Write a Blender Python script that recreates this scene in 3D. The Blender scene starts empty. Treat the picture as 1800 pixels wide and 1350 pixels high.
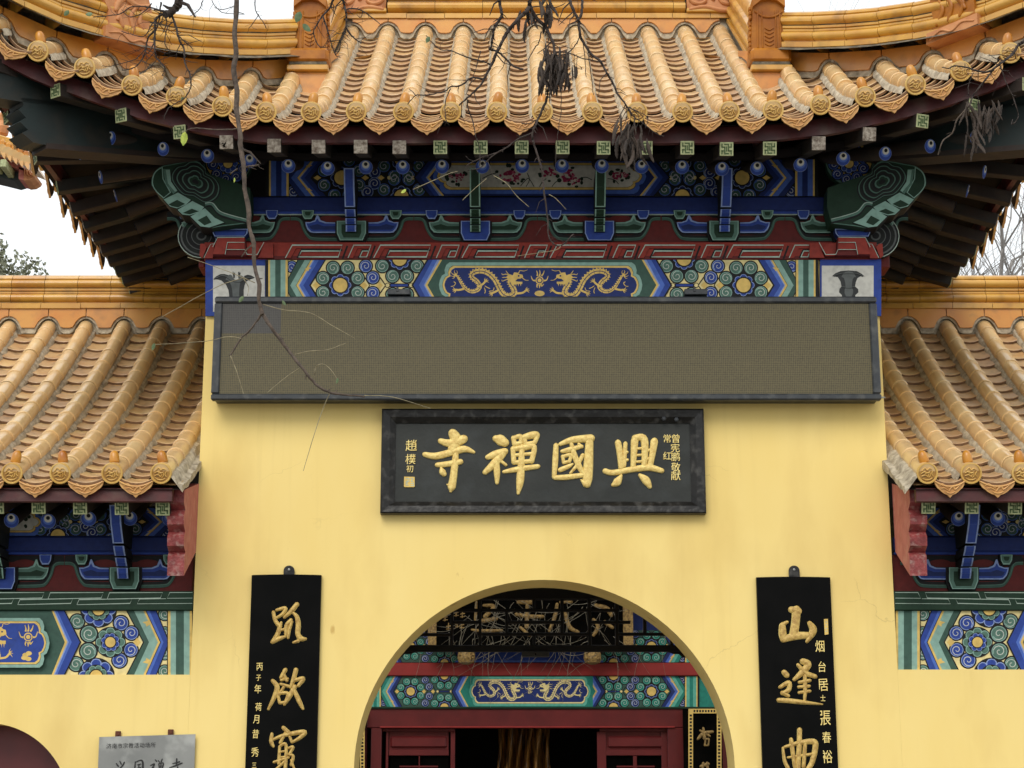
import bpy, math, random
from mathutils import Vector, Matrix, Euler
rnd = random.Random(7)
PI = math.pi
scene = bpy.context.scene
COL = scene.collection

# ---------------------------------------------------------------- camera, sky, sun, exposure
FPX = 3200.0
TH = math.atan(795 / FPX)
CY, CZ = -12.0, 1.6
cd = bpy.data.cameras.new("camera")
cd.sensor_width = 36
cd.lens = 36 * FPX / 1800
cd.clip_start = 0.1
cd.clip_end = 3000
cam = bpy.data.objects.new("camera", cd)
COL.objects.link(cam)
cam.location = (0, CY, CZ)
cam.rotation_euler = (PI / 2 + TH, 0, 0)
scene.camera = cam

SUN_EL, SUN_AZ = math.radians(44), math.radians(196)   # high, behind the camera, veiled by cloud
world = bpy.data.worlds.new("World")
scene.world = world
world.use_nodes = True
wn, wl = world.node_tree.nodes, world.node_tree.links
wn.clear()
w_out = wn.new("ShaderNodeOutputWorld")
w_bg = wn.new("ShaderNodeBackground")
w_sky = wn.new("ShaderNodeTexSky")
w_sky.sky_type = 'NISHITA'
w_sky.sun_disc = False
w_sky.sun_elevation = SUN_EL
w_sky.sun_rotation = SUN_AZ
w_mix = wn.new("ShaderNodeMixRGB")
w_mix.inputs[0].default_value = 0.93
w_tc = wn.new("ShaderNodeTexCoord")
w_ns = wn.new("ShaderNodeTexNoise")                          # the cloud deck that hides the blue
w_ns.inputs["Scale"].default_value = 3.0
w_ns.inputs["Detail"].default_value = 5.0
w_cl = wn.new("ShaderNodeMixRGB")
w_cl.inputs[1].default_value = (9.5, 9.95, 10.2, 1)
w_cl.inputs[2].default_value = (10.9, 11.2, 11.3, 1)
wl.new(w_tc.outputs["Generated"], w_ns.inputs["Vector"])
wl.new(w_ns.outputs["Fac"], w_cl.inputs[0])
wl.new(w_cl.outputs[0], w_mix.inputs[2])
w_bg.inputs[1].default_value = 0.096
wl.new(w_sky.outputs[0], w_mix.inputs[1])
wl.new(w_mix.outputs[0], w_bg.inputs[0])
wl.new(w_bg.outputs[0], w_out.inputs[0])

sd = bpy.data.lights.new("sun", 'SUN')
sd.energy = 1.5
sd.angle = math.radians(34)
sd.color = (1.0, 0.95, 0.88)
sun = bpy.data.objects.new("sun", sd)
COL.objects.link(sun)
sdir = Vector((math.sin(SUN_AZ) * math.cos(SUN_EL), math.cos(SUN_AZ) * math.cos(SUN_EL), math.sin(SUN_EL)))
sun.rotation_euler = sdir.to_track_quat('Z', 'Y').to_euler()
vs = scene.view_settings
vs.view_transform = 'Standard'
vs.look = 'None'
vs.exposure = 0.27
vs.gamma = 1.0
vs.use_curve_mapping = False

# ---------------------------------------------------------------- helpers
_c, _s = math.cos(TH), math.sin(TH)


def P(px, py, Y):
    """the point at depth Y that stands at photo position (px, py)"""
    u = 675.0 - py
    dy = FPX * _c - u * _s
    t = (Y - CY) / dy
    return Vector(((px - 900.0) * t, Y, CZ + (FPX * _s + u * _c) * t))


def mpp(py, Y):
    """metres per photo pixel there"""
    return (Y - CY) / (FPX * _c - (675.0 - py) * _s)


def Zof(py, Y):
    return P(900, py, Y).z


def Xof(px, py, Y):
    return P(px, py, Y).x


class MB:
    def __init__(s):
        s.v, s.f, s.m = [], [], []

    def add(s, vs_, fs, mi=0):
        o = len(s.v)
        s.v += [tuple(p) for p in vs_]
        s.f += [tuple(i + o for i in f) for f in fs]
        s.m += [mi] * len(fs)

    def box(s, c, d, ch=0.0, mi=0, M=None):
        x, y, z = d[0] / 2, d[1] / 2, d[2] / 2
        if ch <= 0:
            p = [(a * x, b * y, e * z) for a in (-1, 1) for b in (-1, 1) for e in (-1, 1)]
            fs = [(0, 1, 3, 2), (4, 6, 7, 5), (0, 4, 5, 1), (2, 3, 7, 6), (0, 2, 6, 4), (1, 5, 7, 3)]
        else:
            p, idx = [], {}
            for a in (-1, 1):
                for b in (-1, 1):
                    for e in (-1, 1):
                        for k in range(3):
                            q = [a * (x - ch), b * (y - ch), e * (z - ch)]
                            q[k] = (a * x, b * y, e * z)[k]
                            idx[(a, b, e, k)] = len(p)
                            p.append(tuple(q))
            fs = []
            for k in range(3):
                i, j = [q for q in range(3) if q != k]
                for sg in (-1, 1):
                    loop = []
                    for (u, w) in ((-1, -1), (1, -1), (1, 1), (-1, 1)):
                        t = [0, 0, 0]
                        t[k], t[i], t[j] = sg, u, w
                        loop.append(idx[(t[0], t[1], t[2], k)])
                    fs.append(tuple(loop))
                for u in (-1, 1):
                    for w in (-1, 1):
                        t0, t1 = [0, 0, 0], [0, 0, 0]
                        t0[i] = t1[i] = u
                        t0[j] = t1[j] = w
                        t0[k], t1[k] = -1, 1
                        fs.append((idx[(*t0, i)], idx[(*t1, i)], idx[(*t1, j)], idx[(*t0, j)]))
            for a in (-1, 1):
                for b in (-1, 1):
                    for e in (-1, 1):
                        fs.append(tuple(idx[(a, b, e, k)] for k in range(3)))
        if M is not None:
            p = [tuple(M @ Vector(q) + Vector(c)) for q in p]
        else:
            p = [(q[0] + c[0], q[1] + c[1], q[2] + c[2]) for q in p]
        s.add(p, fs, mi)

    def boxx(s, x0, x1, y0, y1, z0, z1, ch=0.0, mi=0):
        s.box(((x0 + x1) / 2, (y0 + y1) / 2, (z0 + z1) / 2), (abs(x1 - x0), abs(y1 - y0), abs(z1 - z0)), ch, mi)

    def prism(s, pts, vec, mi=0, back=True):
        """polygon (3-d points) pushed along vec"""
        n = len(pts)
        a = [Vector(p) for p in pts]
        b = [p + Vector(vec) for p in a]
        fs = [tuple(range(n))] + [(i, i + n, (i + 1) % n + n, (i + 1) % n) for i in range(n)]
        if back:
            fs.append(tuple(range(2 * n - 1, n - 1, -1)))
        s.add(a + b, fs, mi)

    def tube(s, pts, rad, n=6, mi=0, caps=True, sq=None):
        pts = [Vector(p) for p in pts]
        if not isinstance(rad, (list, tuple)):
            rad = [rad] * len(pts)
        up = Vector((0.13, 0.31, 1)).normalized()
        vs_, fs = [], []
        for i, p in enumerate(pts):
            t = (pts[min(i + 1, len(pts) - 1)] - pts[max(i - 1, 0)])
            if t.length < 1e-9:
                t = Vector((0, 0, 1))
            t.normalize()
            a = t.cross(up)
            if a.length < 1e-3:
                a = t.cross(Vector((1, 0, 0)))
            a.normalize()
            b = t.cross(a)
            for k in range(n):
                g = 2 * PI * k / n
                vs_.append(p + (a * math.cos(g) + b * math.sin(g)) * rad[i])
        for i in range(len(pts) - 1):
            for k in range(n):
                fs.append((i * n + k, i * n + (k + 1) % n, (i + 1) * n + (k + 1) % n, (i + 1) * n + k))
        if caps:
            fs.append(tuple(range(n)))
            fs.append(tuple(range(len(pts) * n - 1, len(pts) * n - n - 1, -1)))
        s.add(vs_, fs, mi)

    def lathe(s, prof, n=12, M=None, mi=0):
        """profile of (r, h) round local Z"""
        vs_, fs = [], []
        for (r, h) in prof:
            for k in range(n):
                g = 2 * PI * k / n
                q = Vector((r * math.cos(g), r * math.sin(g), h))
                vs_.append(M @ q if M is not None else q)
        for i in range(len(prof) - 1):
            for k in range(n):
                fs.append((i * n + k, i * n + (k + 1) % n, (i + 1) * n + (k + 1) % n, (i + 1) * n + k))
        fs.append(tuple(range(n - 1, -1, -1)))
        fs.append(tuple(range((len(prof) - 1) * n, len(prof) * n)))
        s.add(vs_, fs, mi)

    def grid(s, rows, mi=0):
        n = len(rows[0])
        vs_ = [p for r in rows for p in r]
        fs = [(i * n + j, i * n + j + 1, (i + 1) * n + j + 1, (i + 1) * n + j)
              for i in range(len(rows) - 1) for j in range(n - 1)]
        s.add(vs_, fs, mi)

    def mesh(s, name, mats, smooth=None):
        me = bpy.data.meshes.new(name)
        me.from_pydata(s.v, [], s.f)
        if not isinstance(mats, (list, tuple)):
            mats = [mats]
        for m in mats:
            me.materials.append(m)
        if len(mats) > 1:
            me.polygons.foreach_set("material_index", s.m)
        if smooth is not None:
            me.polygons.foreach_set("use_smooth", [True] * len(s.f))
            me.set_sharp_from_angle(angle=smooth)
        me.update()
        return me

    def build(s, name, mats, parent=None, smooth=None):
        return put(name, s.mesh(name, mats, smooth), parent)


WM = {}


def put(name, me, parent=None, M=None):
    """link a mesh object whose world matrix is M, under parent"""
    o = bpy.data.objects.new(name, me)
    COL.objects.link(o)
    M = M if M is not None else Matrix.Identity(4)
    o.matrix_basis = M
    WM[o.name] = M.copy()
    if parent is not None:
        o.parent = parent
        o.matrix_parent_inverse = WM[parent.name].inverted()
    return o


def copy_of(o, M, parent):
    """another instance of a part (mesh shared) with its sub-parts, at world matrix M"""
    c = o.copy()
    COL.objects.link(c)
    c.matrix_basis = M
    WM[c.name] = M.copy()
    c.parent = parent
    c.matrix_parent_inverse = WM[parent.name].inverted() if parent else Matrix.Identity(4)
    return c


def thing(name, label, cat, loc=(0, 0, 0), group=None):
    o = bpy.data.objects.new(name, None)
    COL.objects.link(o)
    o.empty_display_size = 0.2
    o.location = loc
    WM[o.name] = Matrix.Translation(Vector(loc))
    return tag(o, label, cat, group)


def tag(o, label, cat, group=None):
    o["label"] = label
    o["category"] = cat
    if group:
        o["group"] = group
    return o


def kind(o, k):
    o["kind"] = k
    return o


def cr(pts, n=6, closed=False):
    """Catmull-Rom through tuples of any length"""
    N = len(pts)
    out = []
    segs = N if closed else N - 1
    for i in range(segs):
        g = (lambda k: pts[k % N]) if closed else (lambda k: pts[max(0, min(N - 1, k))])
        p0, p1, p2, p3 = g(i - 1), g(i), g(i + 1), g(i + 2)
        for j in range(n):
            t = j / n
            out.append(tuple(0.5 * (2 * b + (c - a) * t + (2 * a - 5 * b + 4 * c - d) * t * t + (3 * b - a - 3 * c + d) * t ** 3)
                             for a, b, c, d in zip(p0, p1, p2, p3)))
    if not closed:
        out.append(tuple(pts[-1]))
    return out


def interp(tab, x):
    if x <= tab[0][0]:
        i = 0
    elif x >= tab[-1][0]:
        i = len(tab) - 2
    else:
        i = max(k for k in range(len(tab) - 1) if tab[k][0] <= x)
    (x0, y0), (x1, y1) = tab[i], tab[i + 1]
    return y0 + (y1 - y0) * (x - x0) / (x1 - x0)


# ---------------------------------------------------------------- materials
def lin(r, g, b, k=1.0):
    f = lambda c: (c / 255 / 12.92 if c <= 10.3 else ((c / 255 + 0.055) / 1.055) ** 2.4) * k
    return (f(r), f(g), f(b), 1)


def mat(name, col, rough=0.6, col2=None, scale=6.0, detail=4.0, lo=0.35, hi=0.7, bump=0.0, bscale=None, metal=0.0,
        rand=0.0, rand_col=None, stretch=None, spec=0.5, coat=0.0, world_co=True, grime=None, grime_amt=0.0, grime_scale=3.0, specks=None):
    m = bpy.data.materials.new(name)
    m.use_nodes = True
    nt = m.node_tree
    N, L = nt.nodes, nt.links
    b = N["Principled BSDF"]
    b.inputs["Roughness"].default_value = rough
    b.inputs["Metallic"].default_value = metal
    b.inputs["Specular IOR Level"].default_value = spec
    b.inputs["Coat Weight"].default_value = coat
    b.inputs["Coat Roughness"].default_value = 0.12
    if world_co:
        g = N.new("ShaderNodeNewGeometry")
        co = g.outputs["Position"]
    else:
        g = N.new("ShaderNodeTexCoord")
        co = g.outputs["Object"]
    if stretch:
        mp = N.new("ShaderNodeMapping")
        mp.inputs["Scale"].default_value = stretch
        L.new(co, mp.inputs[0])
        co = mp.outputs[0]

    def noise(sc, det=detail):
        t = N.new("ShaderNodeTexNoise")
        t.inputs["Scale"].default_value = sc
        t.inputs["Detail"].default_value = det
        L.new(co, t.inputs["Vector"])
        return t.outputs["Fac"]

    def ramp(fac, a, c):
        r = N.new("ShaderNodeMapRange")
        r.inputs[1].default_value, r.inputs[2].default_value = a, c
        L.new(fac, r.inputs[0])
        return r.outputs[0]

    def mix(fac, a, c):
        x = N.new("ShaderNodeMixRGB")
        if hasattr(fac, "links"):
            L.new(fac, x.inputs[0])
        else:
            x.inputs[0].default_value = fac
        for k, q in ((1, a), (2, c)):
            if hasattr(q, "links"):
                L.new(q, x.inputs[k])
            else:
                x.inputs[k].default_value = q
        return x.outputs[0]

    out = col
    if col2 is not None:
        out = mix(ramp(noise(scale), lo, hi), col, col2)
    if rand > 0:
        oi = N.new("ShaderNodeObjectInfo")
        if rand_col is not None:
            mu = N.new("ShaderNodeMath")
            mu.operation = 'MULTIPLY'
            mu.inputs[1].default_value = rand
            L.new(oi.outputs["Random"], mu.inputs[0])
            out = mix(mu.outputs[0], out, rand_col)
        else:
            hs = N.new("ShaderNodeHueSaturation")
            L.new(ramp(oi.outputs["Random"], 0, 1), hs.inputs["Value"])
            r = hs.inputs["Value"].links[0].from_node
            r.inputs[3].default_value, r.inputs[4].default_value = 1 - rand, 1 + rand
            if hasattr(out, "links"):
                L.new(out, hs.inputs["Color"])
            else:
                hs.inputs["Color"].default_value = out
            out = hs.outputs[0]
    if grime is not None:
        gf = ramp(noise(grime_scale, 8), 0.52, 0.72)
        mu = N.new("ShaderNodeMath")
        mu.operation = 'MULTIPLY'
        mu.inputs[1].default_value = grime_amt
        L.new(gf, mu.inputs[0])
        out = mix(mu.outputs[0], out, grime)
    if specks:
        out = mix(ramp(noise(26, 3), .775, .80), out, specks)
        out = mix(ramp(noise(7, 7), .70, .74), out, grime)
    if hasattr(out, "links"):
        L.new(out, b.inputs["Base Color"])
    else:
        b.inputs["Base Color"].default_value = out
    if bump > 0:
        bp = N.new("ShaderNodeBump")
        bp.inputs["Strength"].default_value = bump
        bp.inputs["Distance"].default_value = 0.01
        L.new(noise(bscale or scale * 4, 6), bp.inputs["Height"])
        L.new(bp.outputs[0], b.inputs["Normal"])
    return m


M_roll = mat("glazed_roll_tile", lin(230, 200, 148), 0.30, lin(220, 178, 116), 4.0, bump=0.06, bscale=30, rand=0.8, rand_col=lin(220, 182, 130), coat=0.5,
             grime=lin(176, 146, 108), grime_amt=0.3, grime_scale=7)
M_pan = mat("glazed_pan_tile", lin(216, 182, 126), 0.4, lin(192, 144, 88), 7.0, bump=0.1, bscale=30, rand=0.8, rand_col=lin(176, 142, 108), coat=0.1,
            grime=lin(112, 92, 70), grime_amt=0.55, grime_scale=12)
M_panedge = mat("unglazed_pan_edge", lin(142, 106, 72), 0.85, lin(98, 72, 50), 30.0, rand=.6, rand_col=lin(110, 84, 62))
M_ridge = mat("glazed_ridge_tile", lin(206, 156, 60), 0.28, lin(184, 126, 46), 5.0, bump=0.08, bscale=20, rand=0.5, rand_col=lin(208, 164, 84), coat=0.25,
              grime=lin(110, 76, 40), grime_amt=0.4, grime_scale=8)
M_fill = mat("glazed_filler_tile", lin(212, 152, 66), 0.34, lin(204, 130, 46), 5.0, bump=0.06, bscale=20, rand=0.6, rand_col=lin(200, 136, 72), coat=0.12,
             grime=lin(140, 96, 56), grime_amt=0.45, grime_scale=9)
M_cap = mat("glazed_cap_tile", lin(214, 176, 98), 0.36, lin(196, 150, 70), 14.0, bump=0.06, bscale=60, rand=0.4, rand_col=lin(220, 186, 118), coat=0.15)
M_drip = mat("glazed_drip_tile", lin(214, 166, 92), 0.38, lin(196, 144, 84), 14.0, bump=0.06, bscale=60, rand=0.5, rand_col=lin(210, 158, 104), coat=0.1)
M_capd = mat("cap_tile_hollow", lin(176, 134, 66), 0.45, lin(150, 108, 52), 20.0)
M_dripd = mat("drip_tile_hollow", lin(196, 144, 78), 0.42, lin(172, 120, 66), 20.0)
M_nail = mat("glazed_nail_cap", lin(200, 136, 40), 0.34, lin(164, 96, 26), 10.0, rand=0.4, rand_col=lin(206, 148, 54), coat=0.1)
M_orn = mat("glazed_brown_ornament", lin(176, 112, 32), 0.4, lin(140, 80, 22), 6.0, bump=0.1, bscale=24, spec=.25, grime=lin(110, 60, 26), grime_amt=0.5, grime_scale=10)
M_carve = mat("unglazed_carved_clay", lin(198, 138, 88), 0.6, lin(176, 112, 66), 10.0, bump=0.15, bscale=40)
M_mortar = mat("roof_mortar", lin(200, 188, 164), 0.9, lin(146, 134, 114), 22.0, bump=0.6, bscale=60, stretch=None, grime=lin(96, 86, 72), grime_amt=0.55, grime_scale=14)
M_mortar2 = mat("dark_ridge_mortar", lin(120, 110, 92), 0.95, lin(62, 56, 46), 18.0, bump=0.8, bscale=50)
M_maroon = mat("maroon_board_paint", lin(86, 26, 26), 0.55, lin(58, 20, 20), 9.0, bump=0.1, grime=lin(96, 78, 66), grime_amt=0.5, grime_scale=7)
M_deck = mat("roof_boarding", lin(28, 16, 14), 0.75, lin(18, 12, 10), 9.0, bump=0.2)
M_rafter = mat("rafter_paint", lin(30, 36, 32), 0.75, lin(44, 32, 25), 6.0, bump=0.2, rand=0.7, rand_col=lin(48, 32, 26), grime=lin(70, 58, 46), grime_amt=0.4, grime_scale=8)
M_beam = mat("dark_green_beam_paint", lin(20, 36, 35), 0.6, lin(20, 27, 24), 6.0, bump=0.15, grime=lin(60, 54, 44), grime_amt=0.4, grime_scale=6)
M_wood = mat("weathered_beam_end", lin(104, 88, 72), 0.85, lin(60, 48, 38), 20.0, bump=0.5)
M_wan = mat("pale_green_rafter_end", lin(178, 184, 138), 0.7, lin(150, 156, 112), 40.0, grime=lin(110, 100, 70), grime_amt=0.5, grime_scale=25)
M_wanl = mat("dark_green_fret_line", lin(60, 82, 44), 0.7, lin(88, 104, 66), 60.0)
M_peel = mat("peeling_rafter_end", lin(170, 160, 146), 0.85, lin(96, 82, 70), 45.0, bump=0.6, bscale=90)
M_yellow = mat("yellow_lime_wash", lin(240, 214, 138), 0.85, lin(236, 207, 126), 1.6, 6.0, bump=0.16, bscale=8, stretch=(1, 1, .42), specks=lin(150, 118, 64), grime=lin(206, 172, 98), grime_amt=0.42, grime_scale=1.9)
def weathered(m):
    """vertical rain streaks and a few hairline cracks in the lime wash"""
    N, L = m.node_tree.nodes, m.node_tree.links
    b = N["Principled BSDF"]
    src = b.inputs["Base Color"].links[0].from_socket
    g = N.new("ShaderNodeNewGeometry")

    def tex(kind_, sc, **kw):
        mp = N.new("ShaderNodeMapping")
        mp.inputs["Scale"].default_value = sc
        L.new(g.outputs["Position"], mp.inputs[0])
        t = N.new(kind_)
        for k, v in kw.items():
            t.inputs[k].default_value = v
        L.new(mp.outputs[0], t.inputs["Vector"])
        return t

    def rng(sock, a, c, lo=0.0, hi=1.0):
        r = N.new("ShaderNodeMapRange")
        for i, v in ((1, a), (2, c), (3, lo), (4, hi)):
            r.inputs[i].default_value = v
        L.new(sock, r.inputs[0])
        return r.outputs[0]

    def mul(p_, q_):
        x = N.new("ShaderNodeMath")
        x.operation = 'MULTIPLY'
        L.new(p_, x.inputs[0])
        L.new(q_, x.inputs[1])
        return x.outputs[0]

    def over(src_, fac, col):
        x = N.new("ShaderNodeMixRGB")
        L.new(fac, x.inputs[0])
        L.new(src_, x.inputs[1])
        x.inputs[2].default_value = col
        return x.outputs[0]
    streak = tex("ShaderNodeTexNoise", (9, 1, .35), Scale=1.6, Detail=6.0)
    patch = tex("ShaderNodeTexNoise", (1, 1, 1), Scale=.9, Detail=3.0)
    src = over(src, mul(rng(streak.outputs["Fac"], .54, .76, 0, .18), rng(patch.outputs["Fac"], .42, .62)), lin(188, 156, 90))
    wob = tex("ShaderNodeTexNoise", (1, 1, 1), Scale=3.0, Detail=5.0)
    add = N.new("ShaderNodeMixRGB")
    add.blend_type = 'ADD'
    add.inputs[0].default_value = .35
    L.new(g.outputs["Position"], add.inputs[1])
    L.new(wob.outputs["Color"], add.inputs[2])
    vo = N.new("ShaderNodeTexVoronoi")
    vo.feature = 'DISTANCE_TO_EDGE'
    vo.inputs["Scale"].default_value = .75
    L.new(add.outputs[0], vo.inputs["Vector"])
    src = over(src, mul(rng(vo.outputs["Distance"], .0006, .0020, .22, 0), rng(patch.outputs["Fac"], .56, .62)), lin(140, 112, 66))
    L.new(src, b.inputs["Base Color"])


weathered(M_yellow)
M_pink = mat("faded_red_plaster", lin(182, 110, 102), 0.8, lin(164, 92, 84), 12.0, bump=0.2, grime=lin(190, 140, 124), grime_amt=0.5, grime_scale=14)
M_redpeel = mat("peeling_dark_red_paint", lin(146, 64, 62), 0.5, lin(104, 38, 38), 16.0, bump=0.5, grime=lin(170, 140, 130), grime_amt=0.6, grime_scale=26)
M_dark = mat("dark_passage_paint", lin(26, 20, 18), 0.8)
M_black = mat("black_lacquer", lin(7, 7, 6), 0.13, lin(13, 12, 11), 5.0, coat=0.0, spec=0.05, bump=.03, bscale=9)
M_gold = mat("gold_leaf", lin(246, 226, 148), 0.45, lin(226, 192, 100), 60.0, bump=0.2, bscale=160, metal=0.12)
M_goldcore = mat("dull_gold_core", lin(206, 174, 96), 0.5, lin(160, 124, 62), 45.0, bump=0.3, bscale=120, metal=0.1)  # darker gold tone for the middle of each couplet stroke
M_goldpale = mat("pale_gold_core", lin(238, 212, 130), 0.5, lin(206, 170, 92), 45.0, bump=0.3, bscale=120, metal=0.1)
M_golddull = mat("aged_gold_leaf", lin(166, 136, 78), 0.6, lin(96, 74, 40), 40.0, bump=0.2, metal=0.2)
M_ground = mat("paving_stone", lin(128, 125, 119), 0.9, lin(104, 102, 97), 2.0)
M_twig = mat("bare_twig_bark", lin(62, 50, 44), 0.85, lin(40, 32, 28), 40.0, bump=0.4, bscale=90)
M_twig2 = mat("brown_twig_bark", lin(92, 78, 66), 0.8, lin(58, 48, 40), 40.0, bump=0.4, bscale=90)
M_shoot = mat("pale_dry_shoot", lin(152, 142, 110), 0.8, lin(112, 100, 76), 40.0)
M_pod = mat("dry_seed_pod", lin(50, 39, 31), 0.75, lin(28, 22, 18), 50.0, bump=0.4, bscale=80, rand=0.5, rand_col=lin(78, 62, 48))
M_clay = mat("shaded_clay_tile_back", lin(104, 90, 76), 0.9, lin(72, 62, 52), 12.0)  # clay back coloured dark to stand for the backlit shade of the drips
M_leaf = mat("yellow_green_leaf", lin(196, 208, 90), 0.5, lin(150, 170, 70), 60.0)
M_leaf2 = mat("grey_green_leaf", lin(110, 128, 88), 0.5, lin(80, 100, 66), 60.0)
M_farbark = mat("grey_far_bark", lin(120, 114, 108), 0.9, lin(92, 86, 80), 6.0)
M_farleaf = mat("grey_green_foliage", lin(140, 142, 120), 0.8, lin(110, 114, 92), 2.0, rand=0)
M_grey = mat("dark_anodised_frame", lin(46, 50, 54), 0.45, lin(34, 37, 40), 12.0, bump=0.05, grime=lin(92, 92, 88), grime_amt=0.5, grime_scale=16)
M_steel = mat("brushed_steel_plate", lin(148, 148, 144), 0.4, lin(128, 129, 126), 3.0, metal=0.55, grime=lin(196, 196, 190), grime_amt=0.5, grime_scale=7)
M_ink = mat("black_ink", lin(20, 19, 18), 0.5)
M_rust = mat("rusty_bracket", lin(104, 56, 36), 0.85, lin(70, 38, 26), 60.0)
M_lacq = mat("maroon_door_lacquer", lin(104, 32, 32), 0.4, lin(88, 26, 27), 5.0)
M_redbeam = mat("red_lacquer_beam", lin(150, 42, 38), 0.45, lin(128, 34, 32), 4.0)
M_hill = mat("haze_tinted_hill", lin(198, 204, 204), 1.0, lin(186, 192, 190), 0.02)  # distance haze is mixed into this pale colour

# painted-decoration colours (flat print on timber, one material each, faintly worn)
PC = {}
for nm, c in dict(black=(16, 17, 18), blue=(42, 68, 148), blue2=(76, 108, 190), blue3=(140, 160, 208), dgreen=(58, 88, 76), green=(84, 118, 104),
                  lgreen=(138, 174, 160), gold=(224, 190, 106), cream=(232, 214, 150), white=(208, 206, 196), deep=(24, 52, 34), navy=(24, 42, 96),
                  maroon=(100, 30, 26), red=(146, 50, 38), dark=(26, 30, 26), pink=(196, 92, 120), rose=(160, 44, 84), leafg=(36, 52, 40), grey=(96, 100, 98),
                  dgrey=(52, 54, 54), line=(178, 196, 182), teal=(36, 128, 112), teal2=(96, 176, 156), navy2=(26, 44, 104), chalk=(214, 200, 190)).items():
    d = lin(*c, k=0.72)
    PC[nm] = mat("paint_" + nm, lin(*c), 0.62, d, 26.0, 5.0, lo=0.42, hi=0.78, grime=lin(*[int(q * 0.7 + 24) for q in c]), grime_amt=0.35, grime_scale=9, spec=0.3)
PCL = list(PC)
PCI = {k: i for i, k in enumerate(PCL)}
PCM = [PC[k] for k in PCL]


class Paint:
    """flat painted decoration: thin layers on a surface; M maps (u, v) to the surface, outward is -Y unless nrm given"""

    def __init__(s, Mp, step=0.0007, nrm=(0, -1, 0)):
        s.M, s.mb, s.k, s.step, s.n = Mp, MB(), 0, step, Vector(nrm)

    def at(s, p, L):
        return s.M(p[0], p[1]) + s.n * (L * s.step + s.k * 4e-6)

    def poly(s, pts, col, L=1):
        s.k += 1
        s.mb.add([s.at(p, L) for p in pts], [tuple(range(len(pts)))], PCI[col])

    def slab(s, pts, col, depth, side=None, L=0):
        """raised block: painted face standing `depth` proud"""
        s.k += 1
        f = [s.at(p, L) + s.n * depth for p in pts]
        b = [s.at(p, L) for p in pts]
        n = len(pts)
        s.mb.add(f, [tuple(range(n))], PCI[col])
        s.mb.add(f + b, [(i, (i + 1) % n, (i + 1) % n + n, i + n) for i in range(n)], PCI[side or col])

    def stroke(s, pts, w, col, L=1, closed=False, depth=0):
        s.k += 1
        n = len(pts)
        vs_ = []
        for i, p in enumerate(pts):
            if closed:
                a, b = pts[i - 1], pts[(i + 1) % n]
            else:
                a, b = pts[max(0, i - 1)], pts[min(n - 1, i + 1)]
            tx, ty = b[0] - a[0], b[1] - a[1]
            l = math.hypot(tx, ty) or 1
            tx, ty = tx / l, ty / l
            ww = (w[i] if isinstance(w, (list, tuple)) else w) / 2
            # mitre
            if 0 < i < n - 1 or closed:
                ux, uy = p[0] - a[0], p[1] - a[1]
                ul = math.hypot(ux, uy) or 1
                cs = max(0.5, abs((ux * tx + uy * ty) / ul))
                ww /= cs
            vs_ += [s.at((p[0] - ty * ww, p[1] + tx * ww), L) + s.n * depth, s.at((p[0] + ty * ww, p[1] - tx * ww), L) + s.n * depth]
        m = n if closed else n - 1
        s.mb.add(vs_, [(2 * i, 2 * i + 1, (2 * i + 3) % (2 * n), (2 * i + 2) % (2 * n)) for i in range(m)], PCI[col])

    def disc(s, c, r, col, L=1, n=18, ry=None):
        s.poly([(c[0] + r * math.cos(2 * PI * k / n), c[1] + (ry or r) * math.sin(2 * PI * k / n)) for k in range(n)], col, L)

    def ring(s, c, r, w, col, L=1, n=20):
        s.stroke([(c[0] + r * math.cos(2 * PI * k / n), c[1] + r * math.sin(2 * PI * k / n)) for k in range(n)], w, col, L, True)

    def swirl(s, c, r, base, light, a0=0.0, d=1, L=2):
        """one curled petal: black outline, pale rim, body, and a pale spiral"""
        s.disc(c, r * 1.07, "black", L)
        s.disc(c, r * 0.88, light, L + 1)
        s.disc(c, r * 0.79, base, L + 2)
        pts, ws = [], []
        for i in range(15):
            t = i / 14
            rr = r * (0.74 - 0.62 * t)
            g = a0 + d * t * 1.35 * 2 * PI
            pts.append((c[0] + rr * math.cos(g), c[1] + rr * math.sin(g)))
            ws.append(r * (0.14 - 0.05 * t))
        s.stroke(pts, ws, light, L + 3)
        s.stroke(pts[1:], r * 0.07, "white", L + 4)

    def flower(s, c, r, rc, pet, light, n=8, L=4, a0=0.0):
        """ring of petals round a gold heart"""
        s.disc(c, r, "black", L, 24)
        for k in range(n):
            g = a0 + 2 * PI * k / n
            m = (c[0] + r * 0.68 * math.cos(g), c[1] + r * 0.68 * math.sin(g))
            w = r * 0.35
            pts = []
            for q in range(10):
                h = 2 * PI * q / 10
                e, f = 0.30 * r * math.cos(h), w * 0.94 * math.sin(h)
                pts.append((m[0] + e * math.cos(g) - f * math.sin(g), m[1] + e * math.sin(g) + f * math.cos(g)))
            s.poly([(m[0] * .1 + q_[0] * .9, m[1] * .1 + q_[1] * .9) for q_ in pts], light, L + 1)
            pts = [(m[0] * .06 + p[0] * .94, m[1] * .06 + p[1] * .94) for p in pts]
            s.poly([(m[0] * 0.22 + p[0] * 0.78, m[1] * 0.22 + p[1] * 0.78) for p in pts], pet, L + 2)
        s.disc(c, rc * 1.2, "black", L + 3)
        s.disc(c, rc, "gold", L + 4)

    def build(s, name, parent):
        used = sorted(set(s.mb.m))
        s.mb.m = [used.index(i) for i in s.mb.m]
        o = s.mb.build(name, [PCM[i] for i in used], parent)
        if len(used) == 1:
            pass
        return o


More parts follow.
